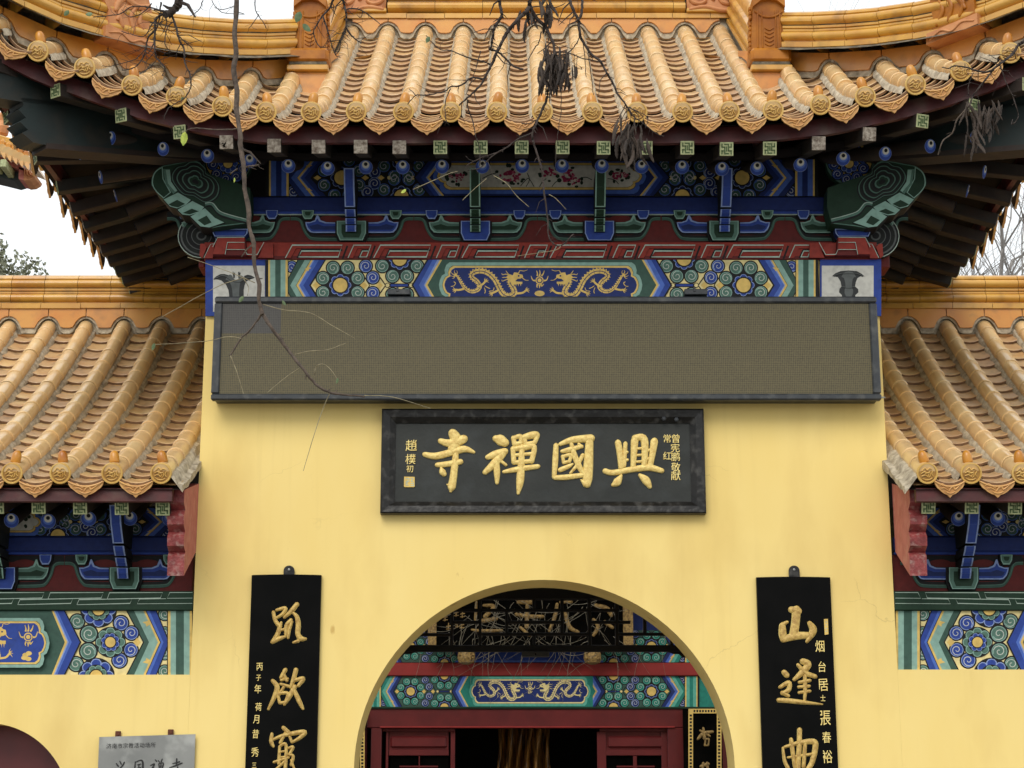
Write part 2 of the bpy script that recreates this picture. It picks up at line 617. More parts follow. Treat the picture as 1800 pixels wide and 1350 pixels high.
def text_mesh(body, size, extrude=0.0):
    cu = bpy.data.curves.new("lettering", 'FONT')
    cu.body = body
    cu.size = size
    cu.extrude = extrude
    cu.align_x = 'CENTER'
    cu.align_y = 'CENTER'
    cu.resolution_u = 3
    o = bpy.data.objects.new("lettering", cu)
    COL.objects.link(o)
    me = bpy.data.meshes.new_from_object(o.evaluated_get(bpy.context.evaluated_depsgraph_get()))
    bpy.data.objects.remove(o)
    bpy.data.curves.remove(cu)
    return me


def glyph(name, ch, pos, size, m, parent, extrude=0.002, sx=1.0):
    me = text_mesh(ch, size, extrude)
    me.materials.clear()
    me.materials.append(m)
    xs = [v.co.x for v in me.vertices]
    zs = [v.co.y for v in me.vertices]
    sh = Matrix.Identity(4)
    sh[0][1], sh[1][0] = rnd.uniform(.02, .2), rnd.uniform(.02, .14)
    off = sh @ Matrix.Translation((-(min(xs) + max(xs)) / 2, -(min(zs) + max(zs)) / 2, 0)) if xs else Matrix.Identity(4)
    M = Matrix.Translation(pos) @ Matrix.Rotation(PI / 2, 4, 'X') @ Matrix.Diagonal((sx, 1, 1, 1)) @ off
    return put(name, me, parent, M)


def brush(mb, Mp, strokes, h=0.012, nrm=Vector((0, -1, 0)), mi=0, lift=0.001, ref=None, core=None):
    """brush-written character: each stroke [(u, v, width)...] becomes a rounded, tapering ridge"""
    rf = ref or max(p[2] for st in strokes for p in st)
    for si, st in enumerate(strokes):
        pts = cr(st, 6) if len(st) > 2 else cr([st[0], tuple((a + b) / 2 for a, b in zip(*st)), st[1]], 4)
        # rounded ends
        def endcap(p, q):
            dx, dy = p[0] - q[0], p[1] - q[1]
            l = math.hypot(dx, dy) or 1
            w = p[2]
            return [(p[0] + dx / l * w * k, p[1] + dy / l * w * k, w * f) for k, f in ((0.22, 0.86), (0.40, 0.55), (0.48, 0.12))]
        pre = endcap(pts[0], pts[1])[::-1]
        post = endcap(pts[-1], pts[-2])
        pts = pre + pts + post
        rows = []
        n = len(pts)
        for i, p in enumerate(pts):
            a, b = pts[max(0, i - 1)], pts[min(n - 1, i + 1)]
            tx, ty = b[0] - a[0], b[1] - a[1]
            l = math.hypot(tx, ty) or 1
            nx, ny = -ty / l, tx / l
            w = p[2] / 2
            hh = h * min(1.0, p[2] / rf * 0.8 + 0.2)
            row = []
            for k, e in ((-1, -0.35), (-0.8, 0.55), (-0.35, 0.92), (0.0, 1.0), (0.35, 0.92), (0.8, 0.55), (1, -0.35)):
                row.append(Mp(p[0] + nx * w * k, p[1] + ny * w * k) + nrm * (hh * e + lift + si * 2e-5))
            rows.append(row)
        mb.grid(rows, mi)
        if core is not None:                                     # the duller gilding along the middle of a stroke
            for k in range(len(rows) - 1):
                for j in (1, 2, 3, 4):
                    mb.m[len(mb.m) - (len(rows) - 1 - k) * 6 + j] = core
# ================================================================ setting: ground, hill
gb = MB()
gb.grid([[(x, y, 0) for x in (-900, -60, -12, 12, 60, 900)] for y in (-900, -60, -14, 14, 60, 900)])
kind(gb.build("ground", M_ground), "structure")

XC = 0.2
gate = thing("gate_building", "tall yellow gate with upturned orange tiled roof above the central round arch", "gate building", (XC, 0, 0))
left_wing = thing("wing_building", "low yellow wing with tiled roof, behind the grey steel plate and dark red doorway", "side building", (-4.0, 0, 0), "tiled side wings of the gate")
right_wing = thing("wing_building", "low yellow wing with tiled roof and plain doorless wall under its painted beam", "side building", (4.4, 0, 0), "tiled side wings of the gate")

RR = 0.061           # roll tile radius


def relief(mb, strokes, sc, h, y, mi=0):
    brush(mb, lambda u, v: Vector((u * sc, y, v * sc)), [[(p[0], p[1], p[2]) for p in s] for s in strokes], h=h, mi=mi)


def roll_mesh(L=0.243):
    mb = MB()
    n = 12
    ang = [math.radians(-28 + 236 * k / n) for k in range(n + 1)]
    rows = []
    for (y, r) in ((0.0, RR * 0.985), (0.004, RR * 1.045), (0.02, RR * 1.03), (L * 0.5, RR * 1.0), (L - 0.008, RR * 0.985), (L - 0.002, RR * 0.955)):
        rows.append([(r * math.cos(a), y, r * math.sin(a)) for a in ang])
    mb.grid(rows)
    mb.add(rows[0], [tuple(range(n, -1, -1))])
    return mb.mesh("roll_tile", M_roll, 0.9)


def pan_mesh(hw=0.105, L=0.262, t=0.020):
    mb = MB()
    n = 6
    def arc(y, dz):
        return [(hw * u, y, 0.036 * u * u - 0.0 + dz) for u in [(-1 + 2 * k / n) for k in range(n + 1)]]
    mb.grid([arc(0.0, -t), arc(0.0, -0.004)], 1)
    mb.grid([arc(0.0, -0.004), arc(0.004, 0.0), arc(L, 0.0)])
    mb.grid([arc(L, -t), arc(0.0, -t)], 1)
    return mb.mesh("pan_tile", [M_pan, M_panedge], 0.5)


CAPREL = [[(-.50, .22, .12), (-.25, .48, .13), (-.02, .30, .12), (.18, .46, .13), (.42, .34, .08)],
          [(-.55, -.02, .1), (-.28, .14, .14), (-.02, .02, .14), (.22, .14, .1)],
          [(-.52, -.26, .1), (-.22, -.16, .13), (.02, -.30, .12), (.10, -.08, .1)],
          [(.22, .02, .1), (.26, -.22, .12), (.12, -.38, .08)],
          [(.48, .20, .1), (.40, -.06, .12), (.52, -.26, .08)],
          [(-.44, -.46, .08), (-.18, -.60, .12), (.16, -.58, .12), (.42, -.44, .08)],
          [(-.20, .00, .16), (-.12, -.03, .12)]]


def cap_mesh(r=0.069):
    mb = MB()
    R_ = Matrix.Rotation(PI / 2, 4, 'X')
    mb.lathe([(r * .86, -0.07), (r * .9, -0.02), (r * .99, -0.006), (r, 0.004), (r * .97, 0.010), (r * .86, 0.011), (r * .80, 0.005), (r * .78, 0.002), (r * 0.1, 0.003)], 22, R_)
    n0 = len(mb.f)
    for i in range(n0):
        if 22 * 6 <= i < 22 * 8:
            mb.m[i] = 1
    relief(mb, CAPREL, r, 0.010, -0.003)
    return mb.mesh("tile_cap", [M_cap, M_capd], 0.7)


def drip_mesh(w=0.100):
    mb = MB()
    half = [(0.0, -0.112), (0.008, -0.104), (0.016, -0.094), (0.034, -0.088), (0.052, -0.076), (0.066, -0.062), (0.082, -0.050), (0.094, -0.030), (0.100, -0.004)]
    top = [(0.1 - 0.2 * k / 10, -0.034 + 0.034 * ((-1 + 2 * k / 10) ** 2)) for k in range(1, 10)]
    out = [(x, z) for x, z in half] + top + [(-x, z) for x, z in half[:0:-1]]
    pts = [(x, 0, z) for x, z in out]
    mb.prism(pts, (0, 0.016, 0))
    mb.m[-1] = 2
    st = [[(x, z + 0.004 - 0.012, 0.012) for x, z in [(-.092, -.004)] + [(-a, b) for a, b in top] + [(.092, -.004)]]]
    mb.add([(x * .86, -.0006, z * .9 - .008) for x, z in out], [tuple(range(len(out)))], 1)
    st += [[(-.066, -.036, .007), (-.05, -.026, .010), (-.03, -.04, .010), (-.012, -.052, .008)],
           [(-.058, -.054, .006), (-.036, -.052, .009), (-.018, -.064, .007)],
           [(-.006, -.07, .007), (.006, -.05, .011), (.022, -.044, .011), (.03, -.060, .010), (.044, -.052, .010), (.062, -.036, .008), (.078, -.026, .006)],
           [(-.03, -.074, .005), (-.012, -.084, .008), (.010, -.084, .008), (.03, -.074, .005)]]
    brush(mb, lambda u, v: Vector((u, -0.0008, v)), st, h=0.008)
    return mb.mesh("drip_tile", [M_drip, M_dripd, M_clay], 0.6)


def nail_mesh():
    mb = MB()
    mb.lathe([(0.030, 0), (0.033, 0.01), (0.032, 0.04), (0.029, 0.058), (0.021, 0.074), (0.010, 0.081), (0.002, 0.083)], 12)
    return mb.mesh("nail_cap", M_nail, 0.8)


ROLL, PAN, CAP, DRIP, NAIL = roll_mesh(), pan_mesh(), cap_mesh(), drip_mesh(), nail_mesh()


def frame(o, ydir, zhint=Vector((0, 0, 1))):
    """matrix whose local Y runs along ydir"""
    y = Vector(ydir).normalized()
    x = y.cross(zhint).normalized()
    z = x.cross(y)
    M = Matrix.Identity(4)
    for i in range(3):
        M[i][0], M[i][1], M[i][2], M[i][3] = x[i], y[i], z[i], o[i]
    return M


def slope_steps(fn, dmax, step):
    """points along a row at equal steps of slope length: [(d, angle)]"""
    out, d, acc, nxt = [], 0.0, 0.0, 0.0
    dd = 0.01
    while d < dmax:
        s = (fn(d + dd) - fn(d)) / dd
        if acc >= nxt - 1e-9:
            out.append((d, math.atan(s)))
            nxt += step
        acc += math.hypot(dd, s * dd)
        d += dd
    return out


def tile_field(parent, rows, eave, fn0, dmax, rstep=0.24, pstep=0.176, drips=True):
    """rows: x of each roll; eave(x) -> (y, z) of the roll axis at the drip; fn(d) rise; dmax(x)"""
    for i, x in enumerate(rows):
        ye, ze = eave(x)
        fn = lambda d_, x_=x: fn0(d_, x_)
        st = slope_steps(fn, dmax(x), rstep)
        wob = rnd.uniform(-.004, .004)
        for k, (d, a) in enumerate(st):
            M = Matrix.Translation((x + wob * math.sin(k), ye + d, ze + fn(d) + rnd.uniform(-.0015, .0015))) @ Euler((a + rnd.uniform(-.008, .008), 0, rnd.uniform(-.012, .012))).to_matrix().to_4x4()
            if k == len(st) - 1:
                rem = (dmax(x) - d) / math.cos(a) / 0.243
                M = M @ Matrix.Diagonal((1, max(0.25, min(1, rem)), 1, 1))
            put("roll_tile", ROLL, parent, M)
        a0 = st[0][1]
        Mc = Matrix.Translation((x, ye, ze)) @ Euler((a0 * 0.55, rnd.uniform(-.12, .12), rnd.uniform(-.02, .02))).to_matrix().to_4x4()
        put("tile_cap", CAP, parent, Mc)
        q = Vector((x, ye + 0.055, ze + fn(0.055) + RR * 0.9))
        put("nail_cap", NAIL, parent, Matrix.Translation(q) @ Euler((a0 * 0.5 + rnd.uniform(-.08, .08), rnd.uniform(-.07, .07), rnd.uniform(0, 6))).to_matrix().to_4x4())
        # bedding mortar along both flanks of the roll
        mb = MB()
        rws, dm, n = [], dmax(x), max(3, int(dmax(x) / 0.045))
        for k in range(n + 1):
            d = 0.03 + (dm - 0.03) * k / n
            y, z = ye + d, ze + fn(d)
            j = [rnd.uniform(-.007, .007) for _ in range(6)]
            rws.append([(x - .083 + j[0] * .7, y, z - .064), (x - .074 + j[1] * .6, y, z - .034 + j[4] * .6), (x - .060, y, z - .016 + j[2] * .9), (x - .02, y, z + .0), (x + .02, y, z + .0),
                        (x + .060, y, z - .016 + j[3] * .9), (x + .074 + j[2] * .6, y, z - .034 + j[5] * .6), (x + .083 + j[3] * .7, y, z - .064)])
        mb.grid(rws)
        mb.build("mortar_bed", M_mortar, parent, 0.6)
    for i in range(len(rows) - 1):
        xa, xb = rows[i], rows[i + 1]
        xm, p = (xa + xb) / 2, xb - xa
        fn = lambda d_, x_=xm: fn0(d_, x_)
        (ya, za), (yb, zb) = eave(xa), eave(xb)
        ye, ze = (ya + yb) / 2, (za + zb) / 2
        roll = math.atan2(zb - za, p)
        yaw = math.atan2(yb - ya, p)
        dm = min(dmax(xa), dmax(xb)) if abs(dmax(xa) - dmax(xb)) < .02 else (dmax(xa) + dmax(xb)) / 2
        for k, (d, a) in enumerate(slope_steps(fn, dm, pstep)):
            if k == 0:
                d -= 0.0
            M = Matrix.Translation((xm + rnd.uniform(-.003, .003), ye + d + 0.012, ze + fn(d) - 0.056 + rnd.uniform(-.002, .002))) @ \
                Euler((a - 0.125 + rnd.uniform(-.012, .012), -roll, yaw + rnd.uniform(-.012, .012))).to_matrix().to_4x4() @ Matrix.Diagonal((p / 0.285, 1, 1, 1))
            put("pan_tile", PAN, parent, M)
        if drips:
            M = Matrix.Translation((xm, ye - 0.004, ze - 0.044)) @ Euler((0.10 + rnd.uniform(-.03, .03), -roll, yaw + rnd.uniform(-.02, .02))).to_matrix().to_4x4() @ Matrix.Diagonal((p / 0.285, 1, 1.0, 1))
            put("drip_tile", DRIP, parent, M)


def filler(parent, A, B, h=0.14, mortar=True):
    """the scalloped piece that closes the gap under a ridge between two rolls whose axes pass A and B"""
    A, B = Vector(A), Vector(B)
    u = (B - A)
    n = Vector((u.y, -u.x, 0)).normalized()
    if n.y > 0:
        n = -n
    N = 12
    def outline(gap, r, low):
        pts = []
        for k in range(N + 1):
            t = gap + (1 - 2 * gap) * k / N
            dx = min(t, 1 - t) * u.length
            e = max(0.0, 1 - (dx / 0.105) ** 2)
            z = -low + (r + low) * e ** 0.7
            pts.append(A + u * t + Vector((0, 0, z)))
        return pts
    lo = outline(0.012, 0.085, 0.015)
    hi = [p for p in (A + u * 0.988 + Vector((0, 0, h)), A + u * 0.012 + Vector((0, 0, h)))]
    mb = MB()
    mb.prism([p + n * 0.02 for p in lo + hi], -n * 0.03)
    mb.build("filler_tile", M_fill, parent)
    if mortar:
        lo2 = outline(0.0, 0.066, 0.062)
        mb = MB()
        hi2 = [A + u + Vector((0, 0, h * .9)), A + Vector((0, 0, h * .9))]
        mb.prism([p + n * (0.006 + rnd.uniform(-.003, .003)) for p in lo2] + hi2, -n * 0.05)
        dn = Vector((0, 0, -.13))
        mb.prism([A + dn - n * .03, B + dn - n * .03, B + Vector((0, 0, h)) - n * .03, A + Vector((0, 0, h)) - n * .03], -n * .04)
        mb.build("filler_mortar", M_mortar, parent)


PROF_A = [(.13, 0), (.135, .004), (.135, .040), (.13, .044), (.105, .046), (.105, .060), (.122, .068), (.134, .084), (.137, .098), (.132, .114), (.120, .126), (.104, .132), (.108, .136),
          (.108, .150), (.098, .154), (.112, .160), (.112, .176), (.102, .182), (.120, .190), (.134, .205), (.137, .219), (.132, .235), (.118, .248), (.104, .254), (.112, .262), (.104, .282),
          (.078, .300), (.04, .312), (0, .316)]
PROF_FLAT = [(.15, 0), (.154, .003), (.154, .043), (.15, .046), (0, .046)]


def ridge(parent, pts, prof, seg, name="ridge_tile", m=None, gap=0.004, jog=0.0):
    """ridge courses along a polyline, one mesh per tile length"""
    pts = [Vector(p) for p in pts]
    L = [0]
    for a, b in zip(pts, pts[1:]):
        L.append(L[-1] + (b - a).length)
    def at(s):
        s = max(0, min(L[-1], s))
        i = max(k for k in range(len(L) - 1) if L[k] <= s + 1e-9)
        return pts[i].lerp(pts[i + 1], (s - L[i]) / max(1e-9, L[i + 1] - L[i]))
    full = [(-a, z) for a, z in prof] + [(a, z) for a, z in prof[-2::-1]]
    s, first = jog, True
    if jog > 0:
        s = jog - seg
    while s < L[-1] - 0.02:
        a, b = at(max(0, s) + gap / 2), at(min(L[-1], s + seg) - gap / 2)
        t = b - a
        if t.length > 0.02:
            sd = Vector((-t.y, t.x, 0)).normalized()
            w = rnd.uniform(-.002, .002)
            fr = [a + sd * x + Vector((0, 0, z + w)) for x, z in full]
            bk = [b + sd * x + Vector((0, 0, z + w)) for x, z in full]
            mb = MB()
            mb.grid([fr, bk])
            mb.add(fr, [tuple(range(len(fr)))])
            mb.add(bk, [tuple(range(len(bk) - 1, -1, -1))])
            mb.build(name, m or M_ridge, parent, 0.55)
        s += seg
    mb = MB()                                                     # the mortar core that shows in the joints
    core = [(x * 0.9, z * 0.965) for x, z in full]
    rows = []
    for i, p in enumerate(pts):
        t = pts[min(i + 1, len(pts) - 1)] - pts[max(0, i - 1)]
        sd = Vector((-t.y, t.x, 0)).normalized()
        rows.append([p + sd * x + Vector((0, 0, z)) for x, z in core])
    mb.grid(rows)
    mb.add(rows[0], [tuple(range(len(core)))])
    mb.add(rows[-1], [tuple(range(len(core)))])
    mb.build("ridge_mortar", M_mortar2, parent)


# ================================================================ main roof
LC, RC = Vector((-3.78, -1.46, 0)), Vector((4.18, -1.46, 0))       # the two front corners in plan
YT = 1.75
KF = 0.34


def _edge(caps):
    out = []
    for px, py in caps:
        Y = -.95
        for _ in range(5):
            x = Xof(px, py, Y)
            t = max(0.0, (abs(x - XC) - 1.5) / 2.0)
            Y = -.95 - KF * t * t
        out.append((x, P(px, py, Y).z))
    return out


ZL = _edge(((-112, -14), (-18, 46), (67, 90), (149, 119), (232, 150), (310, 170), (391, 187), (468, 197), (547, 197)))
ZR = _edge(((1282, 196), (1359, 194), (1442, 184), (1521, 170), (1609, 149), (1689, 125), (1776, 93), (1862, 52), (1960, -8)))


def eave(x):
    t = max(0.0, (abs(x - XC) - 1.5) / 2.0)
    y = -0.95 - KF * t * t
    z = interp(ZL, x) if x < -1.0 else (interp(ZR, x) if x > 1.4 else 6.165)
    return y, z


def rise(d, x=XC):
    g = lambda u: .135 * ((u - .5) + math.sqrt((u - .5) ** 2 + .03))
    k = max(0.0, min(1.0, (abs(x - XC) - 1.5) / .5))
    return (0.45 * d + g(d) - g(0)) * (1 + .0 * k * k * (3 - 2 * k))


CHX = 1.68                                                           # gable ridge distance from the middle


HK = 0.86


def yhip(x):
    return LC.y + HK * (x - LC.x) if x < XC else RC.y + HK * (RC.x - x)


def dmax_main(x):
    y = YT if abs(x - XC) < CHX - 0.02 else min(YT, yhip(x))
    return max(0.06, y - eave(x)[0])


def zroof(x, y):
    ye, ze = eave(x)
    return ze + rise(max(0, y - ye), x)


rows = [x for x, z in ZL] + [-1.012, -0.705, -0.398, -0.098, 0.198, 0.522, 0.812, 1.108] + [x for x, z in ZR]
tile_field(gate, rows, eave, rise, dmax_main)
for i in range(len(rows) - 1):
    xa, xb = rows[i], rows[i + 1]
    if abs(xa - XC) < CHX - .02 and abs(xb - XC) < CHX - .02:
        filler(gate, (xa, YT - .02, zroof(xa, YT)), (xb, YT - .02, zroof(xb, YT)), 0.125)
    elif abs((xa + xb) / 2 - XC) > CHX - .1:
        ya, yb = min(yhip(xa), 0.62), min(yhip(xb), 0.62)
        filler(gate, (xa, ya, zroof(xa, ya)), (xb, yb, zroof(xb, yb)), 0.128)

# roof boarding (front, and the same field turned round the corners and to the back)
ML = Matrix(((0, 1, 0, LC.x - LC.y), (1, 0, 0, LC.y - LC.x), (0, 0, 1, 0), (0, 0, 0, 1)))
MR = Matrix(((0, -1, 0, RC.x + RC.y), (-1, 0, 0, RC.y + RC.x), (0, 0, 1, 0), (0, 0, 0, 1)))
MBK = Matrix(((1, 0, 0, 0), (0, -1, 0, 2 * YT), (0, 0, 1, 0), (0, 0, 0, 1)))


def deck(off, name, m):
    mb = MB()
    xs = [LC.x + (RC.x - LC.x) * k / 46 for k in range(47)]
    g = []
    for x in xs:
        dm = dmax_main(x) if LC.x + .06 < x < RC.x - .06 else 0.06
        ye, ze = eave(x)
        g.append([(x, ye + .03 + (dm - .03) * k / 10, zroof(x, ye + .03 + (dm - .03) * k / 10) + off) for k in range(11)])
    mb.grid(g)
    return mb.mesh(name, m)


dk, dk2 = deck(-0.10, "roof_boarding", M_deck), deck(-0.045, "roof_slope", M_pan)
put("roof_boarding", dk, gate)
put("roof_boarding", dk, gate, MBK)
put("roof_slope", dk2, gate, MBK)
hb = MB()
for off, mi in ((-0.10, 0), (-0.045, 1)):
    for side in (-1, 1):
        C_ = LC if side < 0 else RC
        g = []
        for k in range(40):
            s = 0.0 + (2 * (YT - C_.y)) * k / 39
            sm = min(s, 2 * (YT - C_.y) - s)
            xf = C_.x + (sm if side < 0 else -sm)                    # the matching place on the front eave
            ye, ze = eave(xf)
            dm = max(0.06, min(sm - (ye - C_.y), CHX - 0 + 0 if False else (abs(C_.x - XC) - CHX)))
            row = []
            for q in range(9):
                d = .03 + (dm - .03) * q / 8
                row.append((C_.x + (-1 if side > 0 else 1) * (ye - C_.y + d), C_.y + s, ze + rise(d, xf) + off))
            g.append(row)
        hb.grid(g, mi)
hb.build("roof_boarding", [M_deck, M_pan], gate)
for side in (-1, 1):                                                  # gable triangles
    x = XC + side * (CHX + .02)
    gbm = MB()
    gbm.prism([(x, YT - 1.35, 6.9), (x, YT + 1.35, 6.9), (x, YT + .7, 7.6), (x, YT, zroof(0, YT) + .1), (x, YT - .7, 7.6)], (side * .05, 0, 0))
    gbm.build("gable_board", M_maroon, gate)

# main ridge
zr = zroof(0, YT) + 0.108
ridge(gate, [(XC - CHX, YT + .10, zr), (XC + CHX, YT + .10, zr)], PROF_FLAT, 0.31)
ridge(gate, [(XC - 1.22, YT + .10, zr + .052), (XC + 1.22, YT + .10, zr + .052)],
      [(.10, 0), (.10, .012), (.13, .02), (.155, .04), (.16, .062), (.152, .085), (.13, .1), (.11, .105), (.11, .118), (.13, .126), (.155, .145), (.16, .167), (.152, .19), (.13, .205), (.11, .21), (.11, .34), (.14, .36), (.14, .39), (.08, .44), (0, .46)], 0.39)
o = MB()
for side in (-1, 1):
    xq = XC + side * 1.56
    o.boxx(xq - .1, xq + .1, YT - .01, YT + .08, zroof(0, YT) - .1, zr + .02)
o.build("filler_mortar", M_mortar, gate)
for side in (-1, 1):                                                  # carved ridge-end blocks above the gable ridges
    xb = XC + side * 1.475
    o = MB()
    o.box((xb, YT + .10, zr + .05 + .25), (0.49, 0.34, 0.5), 0.03)
    Mp = lambda u, v: Vector((xb + u * side, YT + .10 - .171, zr + .06 + v))
    for c in ((-.14, .10), (.1, .10), (-.02, .3)):
        brush(o, Mp, [[(c[0] + (.11 - .1 * t / 10) * math.cos(t * .95), c[1] + (.075 - .065 * t / 10) * math.sin(t * .95), .035) for t in range(10)]], h=.02)
    brush(o, Mp, [[(-.22, .01, .03), (-.1, .03, .04), (.05, .0, .04), (.2, .02, .03)]], h=.02)
    o.build("carved_ridge_block", M_carve, gate, 0.5)
    o = MB()
    o.boxx(xb - .25, xb + .25, YT - .08, YT + .28, zr + .048, zr + .06 + .02, .006)
    o.build("ridge_tile", M_ridge, gate)

PROF_CH = [(.125, 0), (.128, .003), (.128, .036), (.122, .040), (.108, .042), (.108, .074), (.100, .08), (.118, .09), (.130, .106), (.133, .122), (.128, .14), (.116, .154), (.100, .16), (.104, .166),
           (.104, .2), (.096, .206), (.112, .216), (.122, .232), (.124, .248), (.118, .266), (.104, .278), (.088, .284), (.09, .3), (.088, .34), (.076, .38), (.05, .41), (.02, .424), (0, .427)]
for side in (-1, 1):
    x = XC + side * CHX
    pts = [(x, y, zroof(XC + side * 1.5, y) + .085) for y in [0.42 + (YT + .0 - .42) * k / 12 for k in range(13)]]
    ridge(gate, pts, PROF_CH, 0.235)
    o = MB()
    o.grid([[(x + a, y, z - .02) for a in (-.1, .1)] + [(x + .1, y, z - .25), (x - .1, y, z - .25), (x - .1, y, z - .02)] for (_, y, z) in pts])
    o.build("ridge_mortar", M_mortar, gate)
    # stepped end of the gable ridge with its ornament
    y0 = 0.32
    zb = Zof(150, y0)
    o = MB()
    o.prism([(x + a, y0 - .06, zb + b) for a, b in ((-.16, -.0), (-.13, -.06), (-.07, -.10), (0, -.115), (.07, -.10), (.13, -.06), (.16, -.0), (.16, .075), (-.16, .075))], (0, .1, 0))
    o.build("filler_tile", M_fill, gate)
    o = MB()
    o.box((x, y0 + .03, zb + .1), (.30, .26, .042), .006)
    o.build("ridge_tile", M_ridge, gate)
    o = MB()
    o.box((x, y0 + .04, zb + .137), (.27, .24, .028))
    o.build("ridge_mortar", M_mortar2, gate)
    o = MB()
    o.box((x, y0 + .05, zb + .205), (.295, .28, .112), .022)
    o.build("ridge_tile", M_orn, gate)
    zo = zb + .268
    o = MB()
    fr = [(-.130, 0), (-.122, .20), (-.112, .30), (-.118, .345), (-.09, .40), (-.04, .425), (.04, .425), (.09, .40), (.118, .345), (.112, .30), (.122, .20), (.130, 0)]
    o.prism([(x + a, y0 - .015 - .05 * b, zo + b) for a, b in fr], (0, .30, 0))
    o.prism([(x + a, y0 - .065, zo + b) for a, b in ((-.118, .325), (-.06, .375), (0, .385), (.06, .375), (.118, .325), (.118, .40), (.07, .45), (-.07, .45), (-.118, .40))], (0, .2, 0))
    Mp = lambda u, v: Vector((x + u, y0 - .016 - .05 * v, zo + v))
    st = [[(-.03, .05 + .03 * k, .008), (0, .035 + .03 * k, .010), (.03, .05 + .03 * k, .008)] for k in range(5)]
    st += [[(-.05, .02, .012), (-.05, .3, .012)], [(.05, .02, .012), (.05, .3, .012)], [(-.085, .02, .014), (-.08, .3, .014)], [(.085, .02, .014), (.08, .3, .014)],
           [(-.10, .30, .015), (-.04, .26, .018), (.04, .26, .018), (.10, .30, .015)]]
    brush(o, Mp, st, h=.010)
    for k in range(9):                                               # scaly flank
        for f in (-1, 1):
            o.box((x + f * (.132 - .012 * k / 9), y0 + .05 + .012 * (k % 3), zo + .03 + .042 * k), (.024, .05, .034), .008)
    o.build("ridge_beast", M_orn, gate, 0.5)

for side in (-1, 1):                                                  # hip ridges
    C_ = LC if side < 0 else RC
    pts = []
    for k in range(15):
        t = 0.16 + (2.13 - .16) * (14 - k) / 14
        xx, yy = C_.x - side * t, C_.y + HK * t
        pts.append((xx, yy, zroof(xx, min(yy, YT)) + .132))
    ridge(gate, pts, PROF_A, 0.27)
    o = MB()                                                          # dark mortar under the courses
    o.grid([[Vector(p) + Vector((-side * .13, -.13, -.03 + rnd.uniform(-.006, .006))), Vector(p) + Vector((-side * .092, -.092, .002))] for p in pts])
    o.build("ridge_mortar", M_mortar2, gate)
    # seated carved beast on the hip
    t = 1.10
    q = Vector((C_.x - side * t, C_.y + HK * t, 0))
    q.z = zroof(q.x, q.y) + .19
    dr = Vector((side * 1, -1, 0)).normalized()                       # towards the corner
    nn = Vector((-side * 1, -1, 0)).normalized()                      # towards the viewer
    sl = (zroof(C_.x - side * .4, C_.y + HK * .4) - zroof(C_.x - side * 1.3, C_.y + HK * 1.3)) / (.9 * 1.32)
    upv = Vector((0, 0, 1))
    Mp = lambda u, v: q + dr * u + upv * (v + u * sl)
    o = MB()
    body = [(-.17, .0), (-.15, .10), (-.17, .22), (-.13, .34), (-.05, .46), (.05, .52), (.16, .50), (.19, .42), (.13, .38), (.17, .32), (.26, .34), (.30, .27), (.22, .20), (.17, .12), (.17, 0)]
    o.prism([Mp(u, v) + nn * .125 for u, v in body], -nn * .25)
    st = [[(-.12, .04, .03), (-.07, .12, .035), (-.09, .2, .03)], [(-.03, .04, .03), (.0, .13, .035), (-.03, .2, .03)], [(.06, .04, .03), (.09, .12, .035), (.05, .19, .03)],
          [(-.14, .26, .03), (-.05, .22, .05), (.05, .25, .05), (.1, .2, .045), (.12, .14, .03)], [(-.1, .34, .03), (0, .32, .05), (.1, .33, .04)], [(-.02, .42, .03), (.08, .44, .04)],
          [(.0, .2, .03), (.06, .16, .04), (.1, .08, .03)]]
    brush(o, lambda u, v: Mp(u, v) + nn * .126, st, h=.022, nrm=nn)
    o.build("ridge_beast", M_orn if side > 0 else M_carve, gate, 0.5)
    o = MB()
    o.prism([Mp(u, v) + nn * .15 for u, v in ((-.2, -.085), (.2, -.085), (.2, -.005), (-.2, -.005))], -nn * .3)
    brush(o, lambda u, v: Mp(u, v) + nn * .151, [[(-.17, -.06, .012), (-.08, -.025, .016), (0, -.06, .016), (.08, -.025, .016), (.17, -.05, .012)]], h=.008, nrm=nn)
    o.build("carved_ridge_block", M_carve, gate, 0.5)

# ---------------------------------------------------------------- eave boards and rafters
xs = [LC.x + .02 + (RC.x - LC.x - .04) * k / 60 for k in range(61)]
mb = MB()
g = []
for x in xs:
    y, z = eave(x)
    w = rnd.uniform(-.004, .004)
    g.append([(x, y + .12, z - .05), (x, y + .115, z - .06), (x, y + .12, z - .165 + w), (x, y + .16, z - .165 + w), (x, y + .16, z - .06)])
mb.grid(g)
EB = mb.mesh("eave_board", M_maroon)
put("eave_board", EB, gate)
put("eave_board", EB, gate, ML)
put("eave_board", EB, gate, MR)


def fly_mesh(peel):
    w = .0445
    mb = MB()
    mb.boxx(-w, w, 0.0, .80, -w, w, .004, 0)
    return mb.mesh("flying_rafter", M_rafter)


